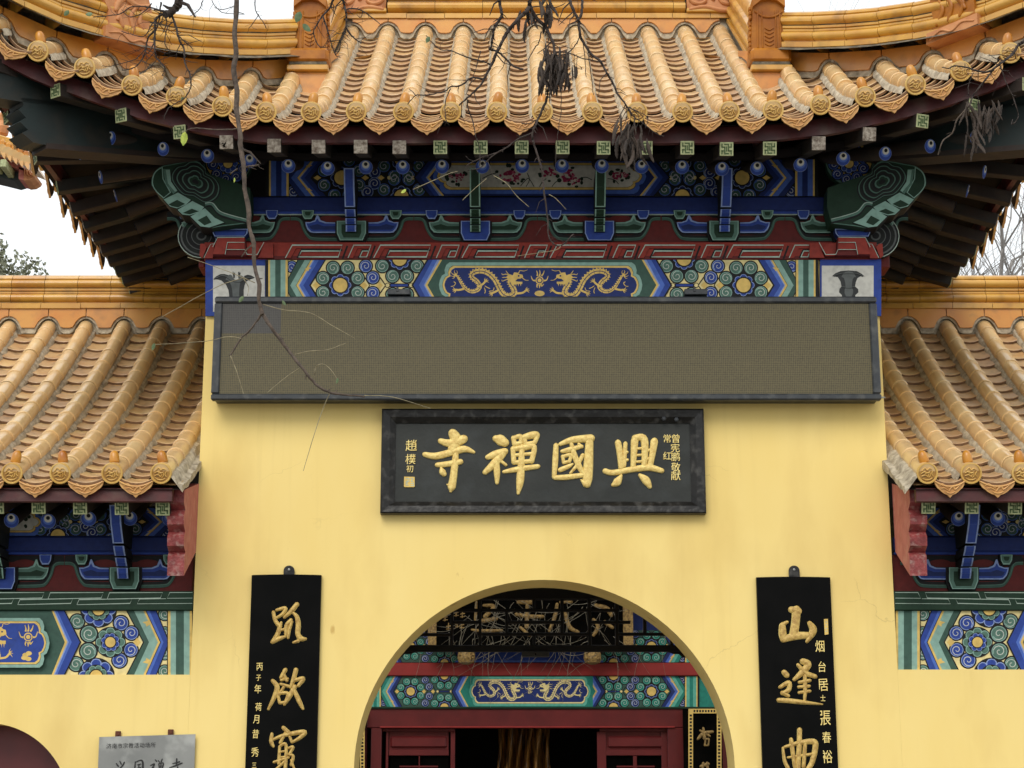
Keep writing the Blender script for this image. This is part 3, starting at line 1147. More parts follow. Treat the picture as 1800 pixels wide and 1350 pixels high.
def wan_mesh(peel):
    w = .0445
    mb = MB()
    mb.boxx(-w, w, -.006, 0, -w, w, .002, 0)
    if not peel:
        k = .0085
        def ln(x0, z0, x1, z1):
            mb.boxx(min(x0, x1) - k / 2, max(x0, x1) + k / 2, -.008, -.005, min(z0, z1) - k / 2, max(z0, z1) + k / 2, 0, 1)
        a, b = .012, .030
        for (x0, z0, x1, z1) in ((-a, -b, -a, a), (-a, a, -b, a), (-b, a, -b, b), (a, b, a, -a), (a, -a, b, -a), (b, -a, b, -b), (-b, -b, -b, -a), (-b, -a, -a - .008, -a),
                                 (b, b, b, a), (b, a, a + .008, a), (-a, b, a - .008, b), (a, -b, -a + .008, -b), (0, -a, 0, a)):
            ln(x0, z0, x1, z1)
        return mb.mesh("rafter_end", [M_wan, M_wanl])
    for k in range(7):
        mb.box((rnd.uniform(-.03, .03), -.007, rnd.uniform(-.03, .03)), (rnd.uniform(.01, .03), .004, rnd.uniform(.01, .04)), .001, 0, Matrix.Rotation(rnd.uniform(-1, 1), 3, 'Y'))
    return mb.mesh("rafter_end", [M_peel])


def round_mesh():
    mb = MB()
    R_ = Matrix.Rotation(-PI / 2, 4, 'X')
    mb.lathe([(.0455, 0), (.0475, .004), (.0475, .9)], 16, R_)
    return mb.mesh("eave_rafter", M_rafter, 0.7)


def eye_mesh():
    p = Paint(lambda u, v: Vector((u, -0.001, v)), 0.0008)
    p.disc((0, 0), .0465, "blue3", 0, 24)
    p.disc((0, 0), .0448, "blue", 1, 24)
    p.disc((0, .010), .034, "blue2", 2, 24)
    p.disc((0, .015), .0265, "blue3", 3, 22)
    p.disc((0, .018), .0235, "white", 4, 22)
    p.disc((0, .021), .0125, "black", 5, 18)
    used = sorted(set(p.mb.m))
    p.mb.m = [used.index(i) for i in p.mb.m]
    return p.mb.mesh("rafter_end", [PCM[i] for i in used])


FLY, WAN, WANP, RND, EYE = fly_mesh(0), wan_mesh(False), wan_mesh(True), round_mesh(), eye_mesh()
Mloc = lambda M, dx: M @ Matrix.Translation(dx)


def fan_dir(E, side, slope):
    """rafters run straight back in the middle and fan from a hinge near the corner post"""
    H = Vector((XC + side * 1.92, 0.72, 0))
    if abs(E.x - XC) < 1.85:
        d = Vector((0, 1, 0))
    else:
        d = (H - Vector((E.x, E.y, 0))).normalized()
        k = min(1, (abs(E.x - XC) - 1.85) / 0.35)
        d = Vector((0, 1, 0)).lerp(d, k).normalized()
    ze = (eave(E.x + d.x * .6)[1] - eave(E.x)[1]) / .6 if abs(d.x) > .02 else 0.0
    return Vector((d.x, d.y, slope * max(.25, d.y) + ze * .8))


def rafters(parent, fly, rnd_, peel=(), turn=()):
    for px, py in fly:
        Y = -.83
        for _ in range(4):
            x = Xof(px, py, Y)
            t = max(0, (abs(x - XC) - 1.5) / 2.0)
            Y = -.83 - KF * t * t
        E = P(px, py, Y)
        side = -1 if E.x < XC else 1
        M = frame(E, fan_dir(E, side, .30))
        me = WANP if px in peel else WAN
        for T in (None,) + tuple(m_ for m_, s_ in turn if s_ == side and abs(E.x - (LC.x if side < 0 else RC.x)) > .45):
            Mt = M if T is None else T @ M
            o = put("flying_rafter", FLY, parent, Mt)
            e = put("rafter_end", me, o, Mt)
            if px in peel and T is None:
                e["label"] = "weathered rafter end with peeling bare wood"
    for px, py in rnd_:
        Y = -.46
        for _ in range(4):
            x = Xof(px, py, Y)
            t = max(0, (abs(x - XC) - 1.5) / 2.0)
            Y = -.46 - KF * t * t
        E = P(px, py, Y)
        side = -1 if E.x < XC else 1
        M = frame(E, fan_dir(E, side, .42))
        for T in (None,) + tuple(m_ for m_, s_ in turn if s_ == side and abs(E.x - (LC.x if side < 0 else RC.x)) > .8):
            Mt = M if T is None else T @ M
            o = put("eave_rafter", RND, parent, Mt)
            put("rafter_end", EYE, o, Mt)


rafters(gate,
        [(-140, 60), (-22, 112), (98, 160), (213, 203), (316, 232), (398, 250), (482, 256), (560, 258), (634, 258), (702, 259), (774, 259), (845, 259), (917, 259), (989, 259), (1061, 260), (1135, 260), (1208, 260), (1277, 262),
         (1353, 261), (1439, 252), (1528, 236), (1621, 213), (1712, 186), (1805, 150), (1900, 105), (2010, 52)],
        [(97, 222), (195, 243), (287, 262), (365, 274), (439, 283), (507, 292), (576, 296), (643, 294), (708, 294), (777, 293), (848, 293), (918, 292), (988, 292), (1058, 292), (1128, 293), (1199, 294), (1269, 297),
         (1331, 296), (1407, 290), (1482, 279), (1556, 270), (1635, 257), (1713, 243), (1806, 222)],
        peel=(398, 482, 560, 634, 702, 1439, 1528), turn=((ML, -1), (MR, 1)))
# drip tiles and caps along the side eaves (their teeth show against the sky)
for i in range(len(rows)):
    x = rows[i]
    T = ML if x < XC else MR
    if abs(x - XC) < .6 or abs(x - (LC.x if x < XC else RC.x)) < .3:
        continue
    ye, ze = eave(x)
    put("tile_cap", CAP, gate, T @ Matrix.Translation((x, ye, ze)))
    if i + 1 < len(rows):
        xm, p = (rows[i] + rows[i + 1]) / 2, rows[i + 1] - rows[i]
        (ya, za), (yb, zb) = eave(rows[i]), eave(rows[i + 1])
        put("drip_tile", DRIP, gate, T @ Matrix.Translation((xm, (ya + yb) / 2, (za + zb) / 2 - .044)) @ Euler((.1, -math.atan2(zb - za, p), 0)).to_matrix().to_4x4() @ Matrix.Diagonal((p / .285, 1, 1.5, 1)))
mb = MB()                                                             # inner board over the round rafters
g = []
for k in range(49):
    x = XC - 2.75 + 5.5 * k / 48
    t = max(0, (abs(x - XC) - 1.5) / 2.0)
    y = -.44 - KF * t * t
    z = Zof(292, -.46) + .052 + (eave(x)[1] - 6.165) * .9
    g.append([(x, y, z), (x, y, z + .05), (x, y + .03, z + .05), (x, y + .03, z)])
mb.grid(g)
IB = mb.mesh("inner_eave_board", M_deck)
put("inner_eave_board", IB, gate)

# corner beams
for side in (-1, 1):
    C_ = LC if side < 0 else RC
    def on(t, z):
        return Vector((C_.x - side * t, C_.y + HK * t, z))
    w = Vector((side, 1, 0)).normalized() * .085
    mb = MB()
    prof = [(t_ + .17, z_) for t_, z_ in [(0.46, 5.945), (0.40, 5.99), (0.43, 6.02), (0.385, 6.06), (0.415, 6.10), (0.375, 6.14), (0.40, 6.18), (0.38, 6.225), (2.0, 6.58), (2.0, 6.30), (0.5, 5.945)]]
    mb.prism([on(t, z) - w for t, z in prof], w * 2)
    mb.build("corner_beam", M_beam, gate)
    mb = MB()
    mb.prism([on(t, z) - w * 1.06 for t, z in ((.70, 5.925), (2.15, 6.262), (2.15, 6.30), (.70, 5.962))], w * 2.12)
    mb.build("corner_beam_edge", M_rafter, gate)
    mb = MB()
    zb_ = lambda t: zroof(C_.x - side * t, yhip(C_.x - side * t)) - .26
    prof = [(.06, zb_(.1)), (.03, 6.40), (.16, 6.25), (0.36, 6.17), (.60, 6.205), (1.2, 6.35), (1.9, 6.52), (1.9, zb_(1.9)), (1.2, zb_(1.2)), (.6, zb_(.6)), (0.3, zb_(.3))]
    mb.prism([on(t, z) - w for t, z in prof], w * 2)
    mb.build("corner_beam", M_beam, gate)

# ================================================================ wing roofs
WYE, WZE, WYT = -0.65, Zof(832, -0.65), 2.35


def wrise(d, x=0):
    return 0.42 * d + 0.061 * d * d


for wing, pxs, side in ((left_wing, (-410, -325, -240, -150, -65, 21, 106, 197, 283), -1), (right_wing, (1630, 1707, 1797, 1884, 1970, 2056, 2142, 2228), 1)):
    wr = [Xof(px, 834, WYE) for px in pxs]
    we = lambda x: (WYE, WZE)
    tile_field(wing, wr, we, wrise, lambda x: WYT - WYE)
    zt = WZE + wrise(WYT - WYE)
    fx = wr + [wr[-1] + .29] if side < 0 else [wr[0] - .29] + wr
    for a, b in zip(fx, fx[1:]):
        filler(wing, (a, WYT - .02, zt), (b, WYT - .02, zt), .15)
    xa, xb = (wr[0] - .2, -2.11) if side < 0 else (2.53, wr[-1] + .2)
    zr = zt + .145
    ridge(wing, [(xa, WYT + .1, zr), (xb, WYT + .1, zr)], PROF_FLAT, .325, jog=.1)
    ridge(wing, [(xa, WYT + .1, zr + .05), (xb, WYT + .1, zr + .05)], [(a, z - .046) for a, z in PROF_A if z >= .046], .272)
    mb = MB()                                                          # boarding, front and back
    for off, mi in ((-.10, 0), (-.07, 1)):
        for f in (1, -1):
            mb.grid([[(x, (WYE + .03 + d) if f > 0 else 2 * WYT - (WYE + .03 + d), WZE + wrise(d) + off) for d in [k * (WYT - WYE) / 8 for k in range(9)]] for x in (xa, (xa + xb) / 2, xb)], mi)
    mb.build("roof_boarding", [M_deck, M_pan], wing)
    mb = MB()
    x0, x1 = (xa, wr[-1] + .07) if side < 0 else (wr[0] - .07, xb)
    mb.boxx(x0, x1, WYE + .045, WYE + .085, WZE - .175, WZE - .085, .004)
    mb.build("eave_board", M_maroon, wing)
    # mortar verge where the eave meets the gate wall
    xv = wr[-1] if side < 0 else wr[0]
    xw = -2.10 if side < 0 else 2.50
    mb = MB()
    g = []
    for k in range(16):
        d = -.0 + k / 15 * .95
        j = lambda: rnd.uniform(-.012, .012)
        e = abs(xw - xv)
        sg = 1 if side < 0 else -1
        g.append([(xv + sg * .045, WYE + d, WZE + wrise(d) + .0), (xv + sg * (.06 + e * .2) + j() * .5, WYE + d, WZE + wrise(d) - .03 + j()), (xw - sg * .025 + j() * .3, WYE + d, WZE + wrise(d) - .07 + j()),
                  (xw + sg * .012, WYE + d, WZE + wrise(d) - .085 + j()), (xw + sg * .014, WYE + d, WZE + wrise(d) - .125 + j())])
    mb.grid(g)
    mb.add(g[0], [(0, 1, 2, 3, 4)])
    mb.build("mortar_verge", M_mortar, wing, 0.6)
    fl = [(68, 891), (141, 892), (214, 893), (286, 894)] + [(68 - 73 * k, 891) for k in range(1, 6)] if side < 0 else [(1632, 891), (1708, 891), (1784, 892)] + [(1784 + 74 * k, 892) for k in range(1, 6)]
    rl = [(20, 915), (85, 916), (156, 912), (228, 911), (298, 912)] + [(20 - 70 * k, 915) for k in range(1, 5)] if side < 0 else [(1685, 912), (1754, 912), (1826, 912)] + [(1826 + 71 * k, 913) for k in range(1, 5)]
    for px, py in fl:
        M = frame(P(px, py, WYE + .13), (0, 1, .34))
        o = put("flying_rafter", FLY, wing, M)
        put("rafter_end", WAN, o, M)
    for px, py in rl:
        M = frame(P(px, py, WYE + .42), (0, 1, .42)) @ Matrix.Diagonal((1.05, 1, 1.05, 1))
        o = put("eave_rafter", RND, wing, M)
        put("rafter_end", EYE, o, M)
# ================================================================ clipping for painted panels
def _clip(poly, v0, v1):
    for lim, sg in ((v0, 1), (v1, -1)):
        out = []
        for i, b in enumerate(poly):
            a = poly[i - 1]
            ia, ib = sg * (a[1] - lim) >= 0, sg * (b[1] - lim) >= 0
            if ia != ib:
                t = (lim - a[1]) / (b[1] - a[1])
                out.append((a[0] + (b[0] - a[0]) * t, lim))
            if ib:
                out.append(b)
        poly = out
        if len(poly) < 3:
            return []
    return poly


class CPaint(Paint):
    """Paint kept between two levels v0 < v1"""

    def __init__(s, Mp, v0, v1, step=0.0005, nrm=(0, -1, 0)):
        super().__init__(Mp, step, nrm)
        s.v0, s.v1 = v0, v1

    def poly(s, pts, col, L=1):
        q = _clip(list(pts), s.v0, s.v1)
        if q:
            super().poly(q, col, L)

    def stroke(s, pts, w, col, L=1, closed=False, depth=0):
        n = len(pts)
        ed = []
        for i, p in enumerate(pts):
            a, b = (pts[i - 1], pts[(i + 1) % n]) if closed else (pts[max(0, i - 1)], pts[min(n - 1, i + 1)])
            tx, ty = b[0] - a[0], b[1] - a[1]
            l = math.hypot(tx, ty) or 1
            ww = (w[i] if isinstance(w, (list, tuple)) else w) / 2
            ed.append(((p[0] - ty / l * ww, p[1] + tx / l * ww), (p[0] + ty / l * ww, p[1] - tx / l * ww)))
        s.k += 1
        for i in range(n if closed else n - 1):
            (a, b), (c, d) = ed[i], ed[(i + 1) % n]
            q = _clip([a, b, d, c], s.v0, s.v1)
            if q:
                s.mb.add([s.at(p, L) + s.n * depth for p in q], [tuple(range(len(q)))], PCI[col])


def rosette(p, c, R, tip=22.5, L=9, outer="green", olight="lgreen", inner="blue", ilight="blue3", rp=0.62, rc=0.38, n=8, T=1):
    p.disc(c, R * 1.0, "black", L - .5, 28)
    for k in range(n):
        g = math.radians(tip + 360 / n * k)
        p.swirl((c[0] + R * math.cos(g), c[1] + R * math.sin(g)), R * 0.372, outer, olight, g + PI, 1 if math.cos(g) > 0 else -1, L)
    p.flower(c, R * rp, R * rc, inner, ilight, 8, L + 6)


def beam_half(p, T, pal, centre=True):
    """half of the painted beam: end stripes, chevrons, curled-flower field, chevrons (T maps the drawing to the beam)"""
    A, B, Cc = 70, 320, 570
    S = lambda x0, x1, col, L: p.poly([T(x0, A), T(x1, A), T(x1, Cc), T(x0, Cc)], pal.get(col, col), L)
    S(55, 1900, "cream", 0)
    for cy in (A - 10, Cc + 10):
        p.swirl(T(300, cy + (75 if cy < 300 else -75)), 60 * abs(T(1, 0)[0] - T(0, 0)[0]), pal.get("blue", "blue"), "blue3", 1, 1, 1)
    def E(xt, xp, col, L):
        p.poly([T(xt, A), T(xp, B), T(xt, Cc), T(1900, Cc), T(1900, A)], pal.get(col, col), L)
    E(352, 222, "black", 6); E(362, 232, "dgreen", 6.5); E(425, 282, "lgreen", 7)
    for k, (a, b, col) in enumerate(((482, 338, "black"), (487, 342, "gold"), (507, 364, "blue3"), (520, 375, "blue2"), (566, 412, "blue"), (622, 470, "black"), (636, 484, "cream"))):
        E(a, b, col, 7.5 + k * .5)
    for sy in (-1, 1):                                              # the nick in the gold line
        y = B + sy * 160
        p.poly([T(425, y), T(462, y - 20 * sy), T(470, y), T(492, y + 14 * sy), T(455, y + 22 * sy)], "gold", 11)
    rosette(p, T(778, B), T(778 + 186, B)[0] - T(778, B)[0] if T(1, 0)[0] > T(0, 0)[0] else T(778, B)[0] - T(778 + 186, B)[0], 22.5, 12, pal.get("green", "green"), pal.get("lgreen", "lgreen"), pal.get("blue", "blue"), pal.get("blue3", "blue3"))
    sx = abs(T(1, 0)[0] - T(0, 0)[0])
    for x in (540, 1010):
        p.poly([T(x - 38, B), T(x, B - 36), T(x + 38, B), T(x, B + 36)], "gold", 12)
        p.stroke([T(x, B - 90), T(x + (58 if x > 700 else -58), B), T(x, B + 90)], 10 * sx, "black", 12)
    for (x, y) in ((1030, 130), (1100, 243), (1100, 397), (1030, 510)):
        p.swirl(T(x, y), 68 * sx, pal.get("blue", "blue"), pal.get("blue3", "blue3"), 2.2, 1, 12)
    p.poly([T(1130, B), T(1165, B - 36), T(1200, B), T(1165, B + 36)], "gold", 12)
    p.stroke([T(1170, B - 80), T(1226, B), T(1170, B + 80)], 12 * sx, "black", 13)
    for cy in (A - 12, Cc + 12):
        rosette(p, T(1365, cy), 186 * sx, 22.5, 12, pal.get("green", "green"), pal.get("lgreen", "lgreen"), pal.get("blue", "blue"), pal.get("blue3", "blue3"))
    p.poly([T(1265, B - 18), T(1455, B - 18), T(1455, B + 18), T(1265, B + 18)], "black", 12)
    p.poly([T(1275, B - 10), T(1445, B - 10), T(1445, B + 10), T(1275, B + 10)], pal.get("blue", "blue"), 13)
    for x in (1245, 1478):
        p.disc(T(x, B), 26 * sx, "black", 13)
        p.disc(T(x, B), 19 * sx, "cream", 14)
    for k, (a, b, col) in enumerate(((1632, 1482, "black"), (1648, 1500, "blue"), (1690, 1556, "blue2"), (1738, 1604, "blue3"), (1764, 1616, "gold"), (1784, 1640, "dgreen"))):
        p.poly([T(a, A), T(b, B), T(a, Cc), T(1900, Cc), T(1900, A)], pal.get(col, col), 24 + k * .6)
    for x0, x1, col in ((38, 66, "black"), (66, 84, "gold"), (84, 135, "lgreen"), (135, 188, "dgreen"), (188, 236, "lgreen"), (236, 258, "gold"), (258, 264, "black")):
        S(x0, x1, col, 14)


def dragon(p, T, L=36, col="gold"):
    """sinuous gilded dragon facing the pearl"""
    w = abs(T(1, 0)[0] - T(0, 0)[0])
    path = [(150, 185), (172, 215), (195, 255), (225, 300), (280, 335), (335, 325), (360, 290), (335, 245), (295, 215), (290, 185), (330, 162), (390, 162), (445, 190), (490, 240), (520, 300), (555, 355), (610, 375), (655, 350), (650, 310), (622, 270), (615, 235), (640, 208)]
    pts = cr(path, 5)
    n = len(pts)
    ws = [(14 + 26 * min(1, i / n * 2.2) - 8 * max(0, i / n - .8) * 4) * w for i in range(n)]
    p.stroke([T(*q) for q in pts], [x * 1.0 for x in ws], col, L)
    p.stroke([T(*q) for q in pts[8:-2]], [x * .16 for x in ws[8:-2]], "navy", L + 1)
    for i in range(4, n - 4, 2):                                     # spines
        (x0, y0), (x1, y1) = pts[i - 1], pts[i + 1]
        l = math.hypot(x1 - x0, y1 - y0)
        nx, ny = (y1 - y0) / l, -(x1 - x0) / l
        a = ws[i] / w * .5
        c = pts[i]
        p.poly([T(c[0] + nx * a * .8 - (x1 - x0) * .5, c[1] + ny * a * .8 - (y1 - y0) * .5), T(c[0] + nx * (a + 13), c[1] + ny * (a + 13)), T(c[0] + nx * a * .8 + (x1 - x0) * .4, c[1] + ny * a * .8 + (y1 - y0) * .4)], col, L)
        if i % 4 == 0:
            p.stroke([T(c[0] - nx * a, c[1] - ny * a), T(c[0] + nx * a, c[1] + ny * a)], 3 * w, "navy", L + 1)
    # tail tuft, head, jaw, horns, whiskers
    for q in ([(150, 190), (128, 205), (108, 195)], [(150, 190), (122, 182), (112, 162)], [(152, 186), (140, 165), (146, 150)], [(155, 190), (165, 172), (160, 152)], [(150, 195), (135, 218), (118, 222)]):
        p.stroke([T(*z) for z in cr(q, 4)], [9 * w * (1 - .1 * k) for k in range(9)], col, L)
    p.poly([T(*z) for z in ((600, 235), (585, 205), (610, 185), (640, 195), (650, 170), (675, 172), (700, 185), (722, 190), (728, 212), (705, 222), (680, 225), (660, 245), (690, 250), (722, 250), (720, 270), (690, 268), (650, 275), (625, 262))], col, L + 2)
    p.disc(T(690, 200), 8 * w, "navy", L + 3, 8)
    for x in (665, 685, 705):
        p.poly([T(x - 5, 262), T(x + 7, 262), T(x + 2, 290)], col, L + 2)
    for q in ([(660, 185), (690, 172), (700, 155), (735, 158), (765, 148)], [(720, 215), (745, 235), (775, 238)], [(615, 195), (580, 185), (552, 190), (545, 178)], [(605, 190), (590, 170), (580, 155)], [(605, 225), (575, 235), (550, 245), (545, 232)], [(600, 215), (570, 212), (548, 215)]):
        c = cr(q, 4)
        p.stroke([T(*z) for z in c], [(8 - 5 * k / len(c)) * w for k in range(len(c))], col, L + 1)
    for leg in ([(350, 290), (385, 268), (402, 250)], [(225, 310), (180, 320), (155, 318)], [(520, 320), (490, 335), (465, 345)], [(660, 350), (720, 345), (750, 325)]):
        p.stroke([T(*z) for z in cr(leg, 4)], 17 * w, col, L)
        ex, ey = leg[-1]
        dx, dy = ex - leg[0][0], ey - leg[0][1]
        b = math.atan2(dy, dx)
        for g in (-1.1, -.5, 0, .6):
            p.stroke([T(ex, ey), T(ex + 20 * math.cos(b + g), ey + 20 * math.sin(b + g)), T(ex + 34 * math.cos(b + g + .25), ey + 34 * math.sin(b + g + .25))], [9 * w, 7 * w, 2 * w], col, L)
    for q in ([(110, 290), (135, 285), (150, 262), (135, 250)], [(395, 300), (405, 330), (398, 350)], [(400, 285), (425, 300), (445, 308)], [(440, 330), (470, 325), (480, 300)]):
        p.stroke([T(*z) for z in cr(q, 4)], 6 * w, col, L)


def pearl(p, T, L=36, col="gold"):
    w = abs(T(1, 0)[0] - T(0, 0)[0])
    p.ring(T(868, 238), 30 * w, 9 * w, col, L)
    p.disc(T(868, 238), 17 * w, col, L)
    for q in ([(848, 200), (850, 180), (842, 155)], [(866, 200), (872, 178), (868, 150)], [(885, 200), (900, 180), (908, 155)], [(832, 240), (810, 235), (795, 200)], [(905, 240), (928, 235), (942, 200)], [(850, 270), (845, 290), (850, 300)], [(880, 270), (886, 288), (905, 268)], [(866, 275), (868, 292), (866, 305)]):
        p.stroke([T(*z) for z in cr(q, 4)], [15 * w - 11 * w * k / 8 for k in range(9)], col, L)


def ogee_panel(p, T, x0, x1, cy, hh, colf, L=30, rim="lgreen", line="gold"):
    """long medallion with bracket-shaped ends"""
    def outline(e):
        h, r = hh - e, 1.0
        a, b = x0 + e, x1 - e
        right = [(b - 90, -h), (b - 62, -h * .88), (b - 48, -h * .66), (b - 52, -h * .5), (b - 26, -h * .42), (b - 8, -h * .22), (b, 0)]
        pts = right + [(x, -y) for x, y in right[-2::-1]]
        left = [(x0 + x1 - x, y) for x, y in pts[::-1]]
        return [T(x, cy + y) for x, y in pts + left]
    p.poly(outline(-34), rim, L)
    p.poly(outline(-6), "black", L + 1)
    p.poly(outline(-3), line, L + 2)
    p.poly(outline(13), "blue" if colf != "white" else "black", L + 3)
    p.poly(outline(15), colf, L + 4)


def bracket_unit(p, T, kindc, left=True, right=True):
    """dou block with its bracket arms, seen on the painted board (T: local dx, dy)"""
    dou, arm = (("green", "lgreen", "deep"), ("blue", "blue3", "navy")) if kindc == "g" else (("blue", "blue3", "blue"), ("green", "lgreen", "deep"))
    sides = ([-1] if left else []) + ([1] if right else [])
    for sg in sides:
        X = lambda pts: [T(sg * x, y) for x, y in pts]
        # green contour band and black channel
        band = [(170, 1012), (430, 1006), (505, 975), (560, 890), (592, 800), (640, 772), (712, 770)]
        p.stroke(X(cr([(170, 985), (430, 975), (485, 940), (540, 870), (565, 790), (615, 735), (712, 735)], 4)), 46 * .15, "black", 2, depth=.004)
        p.stroke(X(cr(band, 4)), 34 * .15, "dgreen", 3, depth=.006)
        p.stroke(X(cr([(x + (6 if x < 600 else 0), y - 15) for x, y in band], 4)), 8 * .15, "green", 4, depth=.007)
        armp = [(150, 820), (300, 815), (362, 792), (392, 727), (408, 730), (428, 792), (486, 815), (540, 815), (532, 860), (515, 900), (480, 935), (440, 940), (150, 940)]
        p.slab(X([(x * 1.0 + (14 if x > 380 else 0), y + (10 if y > 900 else -10)) for x, y in armp]), "black", .006, L=1)
        p.slab(X(armp), arm[1], .02, "black", 2)
        inn = [(150, 832), (310, 830), (380, 806), (400, 770), (424, 808), (490, 828), (526, 828), (515, 862), (500, 890), (470, 922), (440, 926), (150, 926)]
        p.poly([tuple(q) for q in X(inn)], arm[0], 2)
        for q in (0,):
            n0 = len(p.mb.v)
        # raise the inner face with the arm
        in2 = [(160, 862), (330, 862), (400, 838), (470, 856), (495, 860), (480, 888), (455, 905), (160, 905)]
        p.slab(X(inn), arm[0], .0212, "black", 2)
        p.slab(X(in2), arm[2], .0222, "black", 2)
        # dark red opening
        ov = [(sg * (250 + 130 * math.cos(2 * PI * k / 16)), 765 + 40 * math.sin(2 * PI * k / 16)) for k in range(16)]
        p.poly([T(*q) for q in ov], "maroon", 3)
        # small bearing block
        sb = [(438, 682), (578, 682), (572, 742), (545, 785), (470, 785), (444, 742)]
        p.slab(X([(508 + (x - 508) * 1.18, 730 + (y - 730) * 1.14) for x, y in sb]), "black", .016, L=2)
        p.slab(X(sb), dou[1], .032, "dark", 2)
        p.slab(X([(508 + (x - 508) * .84, 726 + (y - 730) * .8) for x, y in sb]), dou[0], .0328, dou[0], 2)
        p.slab(X([(508 + (x - 508) * .5, 722 + (y - 730) * .42) for x, y in sb]), dou[2], .0336, dou[0], 2)
    d = [(-168, 822), (168, 822), (168, 965), (132, 1048), (-132, 1048), (-168, 965)]
    sc = lambda k, dy=0: [T(x * k, 935 + (y - 935) * (k if y > 935 else 1 - (1 - k) * 1.0) + dy) for x, y in d]
    p.slab([T(x * 1.14, 935 + (y - 935) * 1.1) for x, y in d], "black", .03, L=2)
    p.slab(sc(1.0), dou[1], .06, "dark", 2)
    p.slab(sc(.93), dou[0], .061, dou[0], 2)
    p.slab(sc(.68, 6), dou[2], .062, dou[0], 2)


def bracket_zone(parent, Yb, units, px0, px1, py_of, arm_pts, T_of, name="bracket_board"):
    v0, v1 = py_of(676), py_of(1062)
    mb = MB()
    a, b = P(px0, v1, Yb), P(px1, v0, Yb)
    mb.boxx(a.x, b.x, Yb, Yb + .1, a.z, b.z)
    bd = mb.build(name, PC["maroon"], parent)
    for uc, kd in units:
        p = Paint(lambda u, v: P(u, v, Yb), .0005)
        T = T_of(uc)
        p.poly([T(-712, 682), T(712, 682), T(712, 752), T(-712, 752)], "black", 1)
        bracket_unit(p, T, kd)
        o = p.build("bracket_set", parent)
        # projecting carved arm
        if arm_pts and 450 < uc < 1450 or (arm_pts and px0 < 0) or (arm_pts and px1 > 1900):
            base, light = (("blue", "blue3") if kd == "g" else ("deep", "lgreen"))
            x = P(uc, py_of(900), Yb).x
            prev = None
            for i, (y0, y1, s0, s1) in enumerate(arm_pts):
                za, zb_ = Zof(py_of(y0), Yb - s0), Zof(py_of(y1), Yb - s1)
                mb = MB()
                hw = .036
                prof = [(Yb - s0, za), (Yb - (s0 + s1) / 2 - (.02 if i == 0 else .004), (za + zb_) / 2), (Yb - s1, zb_ + .004), (Yb + .02, zb_ + .004), (Yb + .02, za)]
                mb.prism([(x - hw, yy, zz) for yy, zz in prof], (2 * hw, 0, 0), 0)
                fr = prof[:3]
                for k in (0, 1):
                    (ya, z0), (yb, z1) = fr[k], fr[k + 1]
                    for (e, dd, mi) in ((hw * .99, .0015, 1), (hw * .72, .003, 2)):
                        t0 = .06 if (k == 0 and mi == 2) else 0
                        t1 = .06 if (k == 1 and mi == 2) else 0
                        A = Vector((0, ya + (yb - ya) * t0, z0 + (z1 - z0) * t0))
                        B = Vector((0, yb - (yb - ya) * t1, z1 - (z1 - z0) * t1))
                        nn = Vector((0, -(z0 - z1), -(yb - ya))).normalized() * dd
                        nn = Vector((0, -abs(nn.y), nn.z))
                        mb.add([A + nn + Vector((x - e, 0, 0)), A + nn + Vector((x + e, 0, 0)), B + nn + Vector((x + e, 0, 0)), B + nn + Vector((x - e, 0, 0))], [(0, 1, 2, 3)], mi)
                mb.build("bracket_arm", [PC["dark"], PC[light], PC[base]], parent)
    return bd


# ================================================================ yellow walls
GX0, GX1 = -2.10, 2.52


def arch_wall(name, x0, x1, ztop, cx, cz, r, thick, m, parent, n=48, pad=0.0):
    mb = MB()
    A = [(cx + r * math.cos(PI * (1 - k / n)), cz + r * math.sin(PI * (1 - k / n))) for k in range(n + 1)]
    A = [(cx - r, 0.0)] + A + [(cx + r, 0.0)]
    for y in (0, thick):
        mb.grid([[(x0, y, 0), (x0, y, ztop)], [(cx - r, y, 0), (cx - r, y, ztop)]])
        mb.grid([[(cx + r, y, 0), (cx + r, y, ztop)], [(x1, y, 0), (x1, y, ztop)]])
        mb.grid([[(a, y, b) for a, b in A[1:-1]], [(a, y, ztop) for a, b in A[1:-1]]])
    mb.grid([[(a, 0, b) for a, b in A], [(a, thick, b) for a, b in A]])
    mb.add([(x0, 0, ztop), (x1, 0, ztop), (x1, thick, ztop), (x0, thick, ztop)], [(0, 1, 2, 3)])
    for x in (x0, x1):
        mb.add([(x, 0, 0), (x, thick, 0), (x, thick, ztop), (x, 0, ztop)], [(0, 1, 2, 3)])
    return mb.build(name, m, parent)


AC = P(957, 1353, 0)
AR = (P(1292, 1353, 0).x - P(622, 1353, 0).x) / 2
arch_wall("wall", GX0, GX1, Zof(456, 0), AC.x, AC.z, AR, .40, M_yellow, gate)
mb = MB()                                                             # flank and rear walls of the gate house, its dark ceiling
for x0, x1 in ((GX0, GX0 + .3), (GX1 - .3, GX1)):
    mb.boxx(x0, x1, .41, 3.75, 0, Zof(456, 0))
mb.build("side_wall", M_yellow, gate)
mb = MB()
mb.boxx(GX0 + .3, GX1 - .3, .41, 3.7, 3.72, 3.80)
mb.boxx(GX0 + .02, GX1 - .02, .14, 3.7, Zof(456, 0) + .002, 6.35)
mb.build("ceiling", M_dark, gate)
mb = MB()
for x in (GX0 + .32, GX1 - .52):
    mb.boxx(x, x + .2, 3.45, 3.65, 0, 3.7, .02)
mb.build("rear_post", M_lacq, gate)

